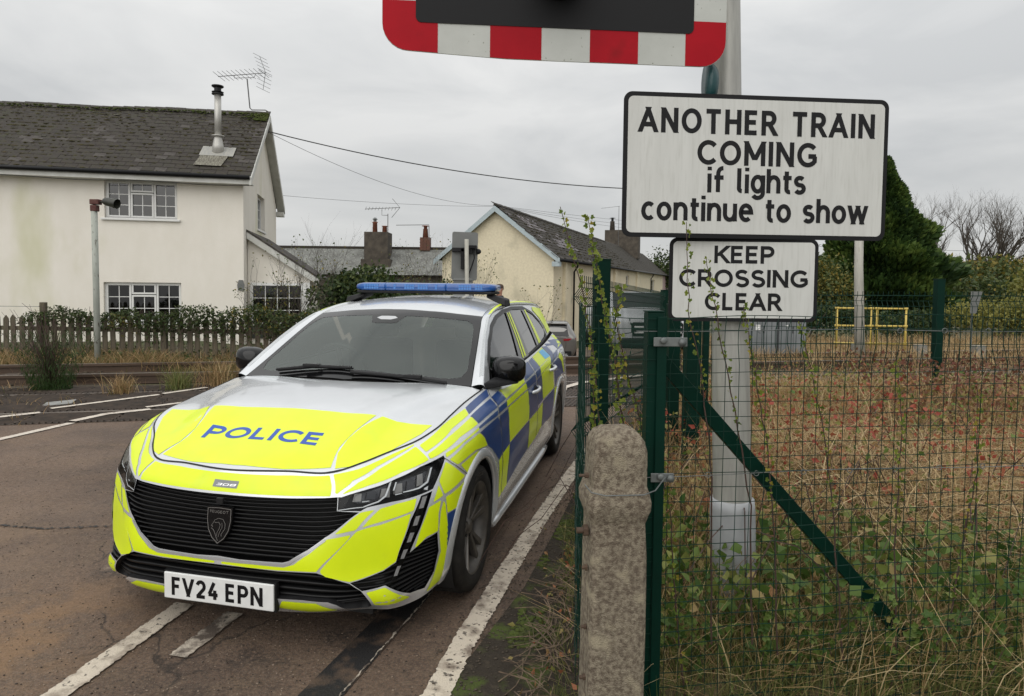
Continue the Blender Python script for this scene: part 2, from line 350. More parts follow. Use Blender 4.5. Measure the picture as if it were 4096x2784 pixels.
def knots(A,ax):
    d=np.linalg.norm(np.diff(A,axis=ax),axis=-1).mean(axis=1-ax)
    return np.r_[0,np.cumsum(d)]
SK=knots(NET,0); TK=knots(NET,1)
def crom(K,Y,x):
    # cubic hermite with finite-difference tangents; Y: (n,...) ; x array
    K=np.asarray(K,float);n=len(K);h=np.diff(K)
    D=(Y[1:]-Y[:-1])/h.reshape((-1,)+(1,)*(Y.ndim-1))
    M=np.empty_like(Y)
    hh=h.reshape((-1,)+(1,)*(Y.ndim-1))
    M[1:-1]=(D[:-1]*hh[1:]+D[1:]*hh[:-1])/(hh[1:]+hh[:-1])
    M[0]=D[0];M[-1]=D[-1]
    i=np.clip(np.searchsorted(K,x,side='right')-1,0,n-2)
    t=((x-K[i])/h[i]).reshape((-1,)+(1,)*(Y.ndim-1));H=h[i].reshape(t.shape)
    return Y[i]*(2*t**3-3*t**2+1)+M[i]*H*(t**3-2*t**2+t)+Y[i+1]*(-2*t**3+3*t**2)+M[i+1]*H*(t**3-t**2)
def _sym(Y):
    return Y
NS=np.concatenate([NET[1:2]*[1,-1,1],NET,NET[-2:-1]*[1,-1,1]])
SKX=np.r_[-SK[1],SK,2*SK[-1]-SK[-2]]
SMAX=SK[-1];TMAX=TK[-1]
def S(s,t,off=0.):
    """wrap surface: points at arrays s (signed: negative = car's right side), t"""
    s=np.atleast_1d(np.asarray(s,float));t=np.atleast_1d(np.asarray(t,float))
    def ev(s,t):
        sg=np.where(s<0,-1.,1.);C=crom(SKX,NS,np.abs(s))  # (m,7,3)
        out=np.empty((len(s),3))
        K=TK;h=np.diff(K)
        D=(C[:,1:]-C[:,:-1])/h[None,:,None]
        M=np.empty_like(C);M[:,1:-1]=(D[:,:-1]*h[None,1:,None]+D[:,1:]*h[None,:-1,None])/(h[None,1:,None]+h[None,:-1,None])
        M[:,0]=D[:,0];M[:,-1]=D[:,-1]
        i=np.clip(np.searchsorted(K,t,side='right')-1,0,5);m=np.arange(len(s))
        x=((t-K[i])/h[i])[:,None];H=h[i][:,None]
        P=C[m,i]*(2*x**3-3*x**2+1)+M[m,i]*H*(x**3-2*x**2+x)+C[m,i+1]*(-2*x**3+3*x**2)+M[m,i+1]*H*(x**3-x**2)
        P[:,1]*=sg
        return P
    P=ev(s,t)
    if np.any(off):
        e=.004
        a=ev(s+e,t)-ev(s-e,t);b=ev(s,t+e)-ev(s,t-e)
        n=np.cross(a,b);n/=np.linalg.norm(n,axis=1)[:,None]+1e-12
        P=P+n*np.reshape(off,(-1,1))
    return P
def tps(pts):
    pts=np.asarray(pts,float);XY=pts[:,:2];n=len(XY)
    def k(r): return np.where(r>1e-9,r**2*np.log(r+1e-12),0)
    A=np.zeros((n+3,n+3));A[:n,:n]=k(np.linalg.norm(XY[:,None]-XY[None],axis=2))+np.eye(n)*1e-5
    A[:n,n]=1;A[:n,n+1:]=XY;A[n,:n]=1;A[n+1:,:n]=XY.T
    c=np.linalg.solve(A,np.r_[pts[:,2],0,0,0])
    def f(x,y):
        x=np.atleast_1d(x);y=np.atleast_1d(y)
        r=np.linalg.norm(np.stack([x,y],1)[:,None]-XY[None],axis=2)
        return k(r)@c[:n]+c[n]+c[n+1]*x+c[n+2]*y
    return f
def _mir(L): return L+[(a,-b,c) for a,b,c in L if b>1e-6]
_s9=SK[9]
_edge=S(np.linspace(0,_s9,26),np.full(26,TMAX))
HOODC=[(.60,0,.803),(.441,0,.845),(.221,0,.914),(0,0,.952),(-.28,0,.985),
 (.60,.22,.796),(.44,.25,.838),(.22,.25,.912),(0,.28,.95),(-.3,.33,.982),
 (.635,.43,.761),(.52,.437,.805),(.38,.447,.862),(.241,.463,.905),(.07,.52,.930),(-.1,.58,.948),(-.3,.67,.962),
 (.45,.53,.822),(.3,.60,.858),(.1,.65,.902),(-.1,.69,.925)]
_hood=tps(_mir([tuple(x) for x in _edge]+HOODC))
def T(u,v):
    u=np.asarray(u,float);v=np.asarray(v,float)
    vc=np.interp(u,[-.42,-.1,.07,.241,.38,.52,.634],[.72,.58,.52,.463,.447,.437,.43]);a=np.abs(v)
    k=np.interp(u,[-.42,-.2,.3,.62,.70],[.3,.7,1,.7,0])
    return _hood(u,v)+.0085*k*(np.maximum(0,1-np.abs(a-vc)/np.where(a>vc,.085,.16))-.35*np.exp(-((a-vc-.10)/.05)**2)*(a>vc))
# windscreen + roof
TOPC=[(-.28,0,.985),(-.33,.35,.980),(-.433,.737,.967),(-.53,0,1.118),(-.60,.3,1.115),(-.73,.68,1.124),
 (-.80,0,1.262),(-.85,.3,1.255),(-.95,.64,1.242),(-1.03,0,1.370),(-1.07,.3,1.362),(-1.151,.602,1.334),
 (-1.2,0,1.412),(-1.25,.3,1.405),(-1.3,.56,1.375),(-1.5,0,1.442),(-1.5,.3,1.436),(-1.5,.56,1.400),
 (-2.,0,1.458),(-2.,.3,1.450),(-2.,.56,1.413),(-2.6,0,1.445),(-2.6,.3,1.437),(-2.6,.55,1.400),
 (-3.1,0,1.412),(-3.1,.3,1.405),(-3.1,.53,1.372),(-3.5,0,1.37),(-3.5,.3,1.362),(-3.5,.5,1.335)]
_top=tps(_mir(TOPC))
def T2(u,v): return _top(u,v)
def V(u,w):
    """outer glass surface of the cabin side"""
    u=np.asarray(u,float);w=np.asarray(w,float)
    x=(w-.97)/.40
    base=np.interp(u,[-3.6,-3.2,-2.6,-1.8,-1.,-.3],[.735,.775,.805,.828,.828,.80])
    return base-.165*x-.03*x*x
# outlines of the body panels, openings and lamps, in the body surfaces' own coordinates
POLY={
'grille':('S',[(0.0,0.537),(0.188,0.533),(0.344,0.527),(0.432,0.525),(0.484,0.528),(0.492,0.458),(0.593,0.439),(0.527,0.391),(0.466,0.351),(0.412,0.298),(0.335,0.248),(0.305,0.241),(0.102,0.238),(0.0,0.243)]),
'headlight':('S',[(0.486,0.528),(0.501,0.527),(0.618,0.587),(0.72,0.632),(0.846,0.663),(0.981,0.666),(0.987,0.65),(0.953,0.6),(0.911,0.538),(0.83,0.524),(0.708,0.498),(0.62,0.463),(0.597,0.444),(0.494,0.458)]),
'claw':('S',[(0.844,0.516),(0.846,0.519),(0.849,0.52),(0.904,0.529),(0.906,0.529),(0.906,0.527),(0.886,0.468),(0.848,0.336),(0.832,0.261),(0.832,0.259),(0.834,0.26),(0.892,0.305),(0.953,0.323),(0.956,0.323),(0.958,0.32),(0.976,0.216),(0.95,0.124),(0.901,0.053),(0.899,0.051),(0.895,0.052),(0.819,0.074),(0.815,0.076),(0.811,0.08),(0.719,0.157),(0.716,0.158),(0.713,0.158),(0.614,0.15),(0.611,0.15),(0.609,0.151),(0.583,0.18),(0.582,0.182),(0.584,0.183),(0.666,0.199),(0.727,0.21),(0.775,0.23),(0.777,0.231),(0.778,0.234),(0.806,0.409)]),
'intake':('S',[(0.0,0.21),(0.161,0.21),(0.279,0.207),(0.462,0.21),(0.518,0.196),(0.577,0.18),(0.606,0.15),(0.622,0.059),(0.605,0.025),(0.525,0.057),(0.488,0.102),(0.461,0.116),(0.364,0.119),(0.277,0.114),(0.0,0.111)]),
'y_1':('S',[(0.467,0.77),(0.469,0.778),(0.472,0.781),(0.578,0.769),(0.719,0.784),(0.853,0.796),(0.855,0.796),(0.855,0.794),(0.855,0.792),(0.854,0.79),(0.852,0.789),(0.659,0.745),(0.546,0.687),(0.482,0.556),(0.479,0.554),(0.476,0.554),(0.474,0.557),(0.471,0.56),(0.47,0.566)]),
'y_2':('S',[(0.505,0.551),(0.504,0.553),(0.505,0.554),(0.57,0.663),(0.67,0.727),(0.853,0.777),(0.859,0.775),(0.863,0.77),(0.895,0.686),(0.896,0.68),(0.891,0.679),(0.753,0.662),(0.617,0.619),(0.51,0.55),(0.509,0.55),(0.507,0.551)]),
'y_3':('S',[(0.883,0.767),(0.883,0.773),(0.888,0.777),(1.087,0.799),(1.421,0.784),(1.435,0.782),(1.434,0.777),(1.408,0.758),(1.396,0.753),(1.379,0.752),(1.138,0.755),(0.906,0.726),(0.899,0.726),(0.895,0.731)]),
'b_3':('S',[(1.456,0.784),(1.458,0.784),(1.461,0.785),(1.852,0.794),(1.854,0.794),(1.853,0.793),(1.796,0.758),(1.793,0.757),(1.79,0.757),(1.414,0.751),(1.412,0.752),(1.412,0.753)]),
'y_4':('S',[(0.902,0.701),(0.903,0.708),(0.908,0.711),(1.069,0.734),(1.38,0.737),(1.394,0.735),(1.397,0.73),(1.391,0.696),(1.387,0.691),(1.372,0.69),(1.14,0.698),(0.951,0.68),(0.915,0.68),(0.909,0.681),(0.905,0.687)]),
'b_4':('S',[(1.397,0.74),(1.398,0.741),(1.401,0.741),(1.769,0.742),(1.772,0.742),(1.772,0.741),(1.77,0.714),(1.767,0.684),(1.766,0.683),(1.763,0.683),(1.407,0.688),(1.404,0.689),(1.403,0.689)]),
'y_5':('S',[(0.995,0.663),(0.997,0.669),(1.003,0.671),(1.136,0.672),(1.369,0.673),(1.376,0.672),(1.376,0.669),(1.372,0.666),(1.366,0.664),(1.357,0.663),(1.154,0.665),(1.003,0.65),(0.997,0.651),(0.995,0.656)]),
'b_5':('S',[(1.386,0.674),(1.388,0.675),(1.39,0.675),(1.746,0.668),(1.748,0.668),(1.748,0.667),(1.731,0.647),(1.729,0.647),(1.726,0.647),(1.376,0.664),(1.374,0.664),(1.374,0.665)]),
'y_6a':('S',[(1.024,0.626),(1.019,0.632),(1.023,0.635),(1.169,0.651),(1.347,0.649),(1.365,0.646),(1.381,0.639),(1.428,0.614),(1.447,0.605),(1.462,0.595),(1.507,0.563),(1.509,0.557),(1.491,0.558),(1.422,0.568),(1.291,0.589),(1.091,0.591),(1.079,0.593),(1.068,0.598)]),
'y_6b':('S',[(1.124,0.57),(1.118,0.576),(1.124,0.579),(1.293,0.577),(1.336,0.574),(1.349,0.572),(1.346,0.569),(1.312,0.56),(1.27,0.54),(1.231,0.515),(1.216,0.509),(1.207,0.509),(1.196,0.515)]),
'b_6':('S',[(1.38,0.646),(1.38,0.647),(1.382,0.647),(1.726,0.638),(1.729,0.637),(1.731,0.636),(1.788,0.587),(1.821,0.51),(1.824,0.426),(1.824,0.424),(1.822,0.423),(1.754,0.408),(1.751,0.408),(1.749,0.409),(1.684,0.457),(1.606,0.513),(1.535,0.548),(1.531,0.549),(1.529,0.551),(1.461,0.603),(1.459,0.605),(1.456,0.606)]),
'y_8':('S',[(0.985,0.629),(0.99,0.631),(0.996,0.627),(1.15,0.523),(1.158,0.516),(1.152,0.514),(0.991,0.495),(0.984,0.495),(0.979,0.5),(0.95,0.556),(0.948,0.562),(0.949,0.568)]),
'y_9':('S',[(0.993,0.473),(0.994,0.477),(0.997,0.479),(1.157,0.49),(1.163,0.489),(1.164,0.486),(1.118,0.399),(1.114,0.397),(1.107,0.397),(1.018,0.401),(1.014,0.402),(1.011,0.406)]),
'b_9':('S',[(1.015,0.395),(1.016,0.396),(1.017,0.396),(1.114,0.392),(1.116,0.391),(1.116,0.39),(1.089,0.254),(1.058,0.092),(1.051,0.011),(1.051,0.01),(1.05,0.012),(1.021,0.256)]),
'y_10':('S',[(0.941,0.541),(0.943,0.543),(0.947,0.539),(0.97,0.497),(0.972,0.492),(0.967,0.489),(0.922,0.478),(0.918,0.478),(0.917,0.482)]),
'y_11':('S',[(0.961,0.467),(0.96,0.471),(0.954,0.472),(0.9,0.461),(0.894,0.458),(0.891,0.454),(0.863,0.373),(0.851,0.284),(0.851,0.281),(0.853,0.28),(0.856,0.28),(0.859,0.28),(0.861,0.282),(0.9,0.319),(0.952,0.328),(0.957,0.331),(0.959,0.337),(0.952,0.417)]),
'y_12':('S',[(0.977,0.461),(0.979,0.462),(0.983,0.46),(0.987,0.456),(0.99,0.451),(0.993,0.446),(1.02,0.34),(1.028,0.223),(1.025,0.047),(1.027,0.035),(1.022,0.03),(0.921,0.015),(0.917,0.016),(0.917,0.021),(0.951,0.112),(0.987,0.211),(0.965,0.338),(0.965,0.423)]),
'y_13':('S',[(0.617,0.371),(0.616,0.371),(0.617,0.372),(0.667,0.454),(0.671,0.459),(0.676,0.463),(0.732,0.489),(0.816,0.51),(0.821,0.509),(0.822,0.504),(0.815,0.459),(0.812,0.453),(0.807,0.45),(0.68,0.395),(0.62,0.371)]),
'y_14':('S',[(0.508,0.361),(0.506,0.361),(0.507,0.363),(0.594,0.434),(0.598,0.437),(0.604,0.439),(0.645,0.45),(0.648,0.45),(0.647,0.446),(0.595,0.366),(0.591,0.363),(0.585,0.361),(0.515,0.359)]),
'y_15':('S',[(0.479,0.216),(0.48,0.22),(0.482,0.223),(0.593,0.353),(0.597,0.356),(0.602,0.358),(0.678,0.381),(0.797,0.437),(0.802,0.437),(0.802,0.433),(0.778,0.241),(0.776,0.236),(0.772,0.233),(0.728,0.214),(0.589,0.188),(0.583,0.187),(0.578,0.187),(0.499,0.199),(0.494,0.2),(0.49,0.203),(0.482,0.208),(0.48,0.211),(0.479,0.214)]),
'y_16':('S',[(0.017,0.219),(0.018,0.221),(0.021,0.222),(0.161,0.224),(0.311,0.223),(0.361,0.236),(0.427,0.285),(0.473,0.339),(0.476,0.342),(0.48,0.343),(0.57,0.346),(0.574,0.345),(0.574,0.342),(0.569,0.331),(0.465,0.217),(0.46,0.214),(0.455,0.214),(0.279,0.211),(0.131,0.211),(0.021,0.214),(0.018,0.215),(0.017,0.217)]),
'y_17':('S',[(0.623,0.137),(0.624,0.141),(0.63,0.143),(0.704,0.151),(0.71,0.151),(0.716,0.149),(0.81,0.058),(0.812,0.054),(0.811,0.052),(0.809,0.05),(0.807,0.049),(0.804,0.05),(0.644,0.068),(0.638,0.07),(0.633,0.078)]),
'y_18':('S',[(0.274,0.098),(0.278,0.104),(0.284,0.106),(0.411,0.11),(0.485,0.07),(0.488,0.064),(0.485,0.063),(0.378,0.027),(0.263,0.055),(0.26,0.06),(0.262,0.071)]),
'y_19a':('S',[(0.0,0.765),(0.001,0.772),(0.004,0.775),(0.136,0.768),(0.217,0.763),(0.446,0.776),(0.449,0.772),(0.45,0.764),(0.454,0.541),(0.454,0.536),(0.451,0.534),(0.241,0.549),(0.018,0.557),(0.014,0.559),(0.013,0.566)]),
'y_h1':('H',[(0.208,-0.153),(0.203,-0.154),(0.201,-0.152),(0.207,0.183),(0.238,0.456),(0.239,0.458),(0.243,0.458),(0.388,0.421),(0.5,0.4),(0.504,0.4),(0.509,0.401),(0.637,0.432),(0.64,0.432),(0.641,0.43),(0.688,0.227),(0.713,0.026),(0.712,0.023),(0.709,0.021)]),
'y_h2':('H',[(0.239,0.48),(0.235,0.482),(0.234,0.485),(0.211,0.725),(0.213,0.727),(0.217,0.728),(0.304,0.707),(0.364,0.674),(0.476,0.609),(0.6,0.504),(0.637,0.444),(0.637,0.442),(0.634,0.44),(0.548,0.407),(0.544,0.405),(0.539,0.405),(0.446,0.404),(0.355,0.429)]),
'b_D1':('S',[(1.798,0.742),(1.8,0.743),(1.803,0.744),(1.951,0.75),(1.954,0.75),(1.955,0.749),(1.972,0.69),(1.972,0.689),(1.969,0.688),(1.791,0.685),(1.788,0.685),(1.786,0.686)]),
'b_D3':('S',[(2.7,0.79),(2.704,0.791),(2.71,0.792),(2.895,0.792),(2.901,0.792),(2.902,0.79),(2.896,0.705),(2.894,0.704),(2.889,0.703),(2.565,0.7),(2.56,0.7),(2.56,0.701)]),
'b_D4':('S',[(2.927,0.789),(2.929,0.791),(2.935,0.791),(3.071,0.796),(3.078,0.796),(3.08,0.794),(3.124,0.708),(3.124,0.706),(3.118,0.706),(2.934,0.704),(2.928,0.704),(2.926,0.706)]),
'b_D6':('S',[(3.624,0.81),(5.19,0.643),(5.189,0.645),(3.808,0.81),(3.818,0.809),(3.822,0.808),(3.87,0.721),(3.868,0.72),(3.86,0.719),(3.705,0.719),(3.697,0.719),(3.693,0.72)]),
'b_D7':('S',[(5.147,0.676),(5.148,0.678),(5.146,0.679),(5.095,0.706),(5.091,0.707),(4.04,0.81),(4.182,0.717),(4.181,0.715),(4.171,0.715),(3.906,0.719),(3.897,0.72),(3.893,0.721)]),
'b_E1':('S',[(1.782,0.673),(1.785,0.674),(1.789,0.674),(1.964,0.672),(1.967,0.672),(1.967,0.671),(1.946,0.646),(1.944,0.646),(1.94,0.645),(1.759,0.648),(1.756,0.649),(1.755,0.65)]),
'b_E3':('S',[(2.553,0.682),(2.554,0.683),(2.559,0.684),(2.886,0.689),(2.891,0.689),(2.892,0.688),(2.881,0.645),(2.88,0.644),(2.875,0.643),(2.575,0.644),(2.57,0.644),(2.567,0.646)]),
'b_E4':('S',[(2.94,0.697),(2.943,0.698),(2.949,0.699),(3.107,0.702),(3.112,0.702),(3.112,0.7),(3.082,0.662),(3.079,0.661),(3.074,0.66),(2.92,0.654),(2.915,0.654),(2.913,0.655)]),
'b_E6':('S',[(3.697,0.716),(3.704,0.717),(3.713,0.718),(3.827,0.718),(3.834,0.717),(3.832,0.716),(3.694,0.674),(3.689,0.673),(3.681,0.673),(3.615,0.67),(3.608,0.671),(3.607,0.672)]),
'b_E7':('S',[(3.869,0.714),(3.877,0.715),(3.887,0.715),(4.122,0.712),(4.13,0.712),(4.128,0.711),(4.018,0.684),(4.012,0.683),(4.003,0.683),(3.742,0.674),(3.736,0.674),(3.736,0.675)]),
'b_F0':('S',[(1.764,0.63),(1.765,0.631),(1.768,0.632),(1.949,0.631),(1.953,0.631),(1.955,0.63),(2.001,0.584),(2.016,0.441),(2.015,0.44),(2.012,0.439),(1.842,0.421),(1.839,0.421),(1.838,0.422),(1.827,0.541)]),
'b_F2':('S',[(2.576,0.636),(2.577,0.637),(2.582,0.637),(2.874,0.64),(2.879,0.64),(2.881,0.639),(2.971,0.459),(2.97,0.457),(2.965,0.457),(2.65,0.452),(2.645,0.452),(2.643,0.453)]),
'b_F3':('S',[(2.908,0.646),(2.91,0.647),(2.915,0.647),(3.079,0.655),(3.085,0.655),(3.086,0.654),(3.139,0.583),(3.174,0.49),(3.173,0.489),(3.168,0.488),(2.983,0.48),(2.978,0.481),(2.976,0.482)]),
'b_F6':('S',[(3.689,0.661),(3.693,0.662),(3.7,0.663),(3.98,0.666),(3.99,0.666),(3.997,0.664),(4.139,0.623),(4.147,0.621),(4.151,0.619),(4.314,0.534),(4.313,0.533),(4.301,0.533),(3.951,0.537),(3.943,0.537),(3.937,0.536),(3.799,0.491),(3.796,0.491),(3.794,0.492)]),
'b_H1':('S',[(2.024,0.433),(2.025,0.434),(2.029,0.435),(2.626,0.444),(2.631,0.444),(2.632,0.443),(2.677,0.242),(2.676,0.24),(2.673,0.239),(2.014,0.185),(2.012,0.185),(2.011,0.186),(2.016,0.314)]),
'b_H4':('S',[(3.187,0.473),(3.189,0.474),(3.195,0.475),(3.706,0.485),(3.713,0.485),(3.714,0.484),(3.69,0.348),(3.629,0.291),(3.625,0.29),(3.619,0.29),(3.214,0.289),(3.208,0.29),(3.206,0.291)]),
'y_D2':('S',[(1.98,0.748),(1.981,0.749),(1.984,0.749),(2.202,0.731),(2.521,0.729),(2.525,0.729),(2.527,0.727),(2.53,0.695),(2.529,0.694),(2.524,0.693),(1.987,0.687),(1.983,0.687),(1.981,0.688)]),
'y_D5':('S',[(3.105,0.795),(3.107,0.796),(3.113,0.797),(3.606,0.806),(3.615,0.805),(3.619,0.804),(3.674,0.72),(3.672,0.719),(3.665,0.718),(3.144,0.709),(3.137,0.71),(3.134,0.711)]),
'y_D8':('S',[(5.078,0.714),(5.078,0.716),(5.076,0.718),(4.957,0.763),(4.949,0.765),(4.406,0.809),(4.459,0.773),(4.38,0.732),(4.375,0.73),(4.364,0.729),(4.192,0.719),(4.183,0.719),(4.178,0.72)]),
'y_E2':('S',[(1.973,0.671),(1.975,0.672),(1.979,0.673),(2.537,0.682),(2.542,0.682),(2.543,0.68),(2.552,0.648),(2.551,0.647),(2.547,0.646),(1.958,0.645),(1.954,0.646),(1.953,0.647)]),
'y_E5':('S',[(3.134,0.703),(3.138,0.704),(3.145,0.704),(3.648,0.714),(3.655,0.714),(3.654,0.713),(3.582,0.678),(3.578,0.676),(3.57,0.676),(3.104,0.661),(3.099,0.661),(3.097,0.662)]),
'y_F1':('S',[(1.973,0.634),(1.975,0.635),(1.978,0.635),(2.559,0.636),(2.564,0.636),(2.565,0.634),(2.623,0.548),(2.626,0.454),(2.625,0.452),(2.62,0.452),(2.026,0.441),(2.022,0.442),(2.021,0.443),(2.004,0.574)]),
'y_F4':('S',[(3.102,0.655),(3.104,0.656),(3.11,0.657),(3.561,0.672),(3.568,0.671),(3.571,0.67),(3.658,0.599),(3.714,0.498),(3.713,0.496),(3.706,0.496),(3.191,0.49),(3.185,0.49),(3.183,0.491)]),
'y_F7':('S',[(4.02,0.664),(4.018,0.666),(4.022,0.667),(4.18,0.684),(4.188,0.684),(4.193,0.683),(4.302,0.642),(4.31,0.639),(4.312,0.637),(4.397,0.519),(4.395,0.518),(4.387,0.519),(4.367,0.525),(4.357,0.527),(4.35,0.53),(4.178,0.616),(4.173,0.618),(4.165,0.621)]),
'y_H0':('S',[(1.752,0.399),(1.752,0.4),(1.754,0.401),(1.824,0.417),(1.826,0.417),(1.827,0.416),(1.849,0.177),(1.848,0.175),(1.846,0.175),(1.783,0.169),(1.781,0.169),(1.78,0.17),(1.777,0.294)]),
'y_H0b':('S',[(1.843,0.42),(1.844,0.422),(1.847,0.422),(2.006,0.429),(2.01,0.429),(2.01,0.428),(2.0,0.319),(2.003,0.186),(2.001,0.184),(1.999,0.184),(1.865,0.174),(1.863,0.174),(1.862,0.175)]),
'y_H2':('S',[(2.646,0.443),(2.648,0.444),(2.652,0.445),(2.942,0.451),(2.947,0.451),(2.949,0.449),(2.987,0.255),(2.986,0.253),(2.982,0.252),(2.691,0.238),(2.687,0.238),(2.685,0.239)]),
'y_H3':('S',[(2.973,0.448),(2.975,0.45),(2.979,0.451),(3.161,0.471),(3.165,0.471),(3.166,0.47),(3.191,0.295),(3.191,0.293),(3.188,0.291),(3.003,0.255),(3.0,0.255),(2.998,0.256)]),
'y_H5':('S',[(3.747,0.483),(3.75,0.484),(3.757,0.484),(3.873,0.483),(3.88,0.483),(3.881,0.482),(3.744,0.349),(3.743,0.348),(3.743,0.349)]),
'sticker':('S',[(3.399,0.795),(3.401,0.796),(3.408,0.796),(3.596,0.795),(3.604,0.794),(3.608,0.793),(3.674,0.723),(3.673,0.722),(3.666,0.721),(3.45,0.725),(3.443,0.725),(3.439,0.727)]),
'hl_mod1':('S',[(0.72,0.55),(0.719,0.554),(0.719,0.559),(0.728,0.614),(0.73,0.618),(0.734,0.62),(0.807,0.639),(0.896,0.641),(0.9,0.64),(0.9,0.636),(0.887,0.585),(0.885,0.581),(0.881,0.579),(0.835,0.563),(0.752,0.555),(0.726,0.543),(0.723,0.543),(0.721,0.546)]),
'hl_mod2':('S',[(0.566,0.494),(0.562,0.497),(0.561,0.502),(0.559,0.527),(0.56,0.533),(0.563,0.537),(0.63,0.604),(0.695,0.626),(0.697,0.625),(0.697,0.62),(0.69,0.555),(0.688,0.549),(0.686,0.545),(0.667,0.516),(0.664,0.513),(0.661,0.511),(0.625,0.489),(0.581,0.488)]),
'hl_g1':('S',[(0.495,0.462),(0.607,0.467),(0.608,0.462),(0.496,0.458)]),
'hl_g2':('S',[(0.606,0.469),(0.657,0.501),(0.681,0.536),(0.697,0.622),(0.705,0.629),(0.703,0.616),(0.688,0.532),(0.662,0.495),(0.608,0.462)]),
'hl_g3':('S',[(0.755,0.552),(0.835,0.563),(0.88,0.582),(0.903,0.64),(0.914,0.64),(0.909,0.629),(0.889,0.574),(0.841,0.556),(0.757,0.547)]),
'hl_g4':('S',[(0.711,0.564),(0.72,0.613),(0.726,0.613),(0.717,0.563)]),
'hl_g5':('S',[(0.721,0.541),(0.752,0.546),(0.753,0.543),(0.723,0.536)]),
'hl_g6':('S',[(0.867,0.553),(0.889,0.558),(0.886,0.539),(0.865,0.546)]),
'hl_g7':('S',[(0.596,0.497),(0.625,0.504),(0.626,0.5),(0.599,0.493)]),
'led1':('S',[(0.854,0.512),(0.879,0.513),(0.863,0.461),(0.839,0.459)]),
'led2':('S',[(0.829,0.424),(0.851,0.427),(0.841,0.383),(0.82,0.38)]),
'led3':('S',[(0.814,0.349),(0.833,0.35),(0.826,0.308),(0.808,0.307)]),
'led4':('S',[(0.803,0.277),(0.821,0.277),(0.81,0.238),(0.795,0.24)]),
'led5':('S',[(0.784,0.213),(0.799,0.211),(0.777,0.178),(0.763,0.18)]),
'badge':('S',[(-0.055,0.695),(-0.054,0.699),(-0.052,0.7),(0.061,0.697),(0.062,0.695),(0.063,0.692),(0.058,0.611),(0.057,0.606),(0.055,0.605),(-0.056,0.607),(-0.057,0.609),(-0.058,0.614)]),
}
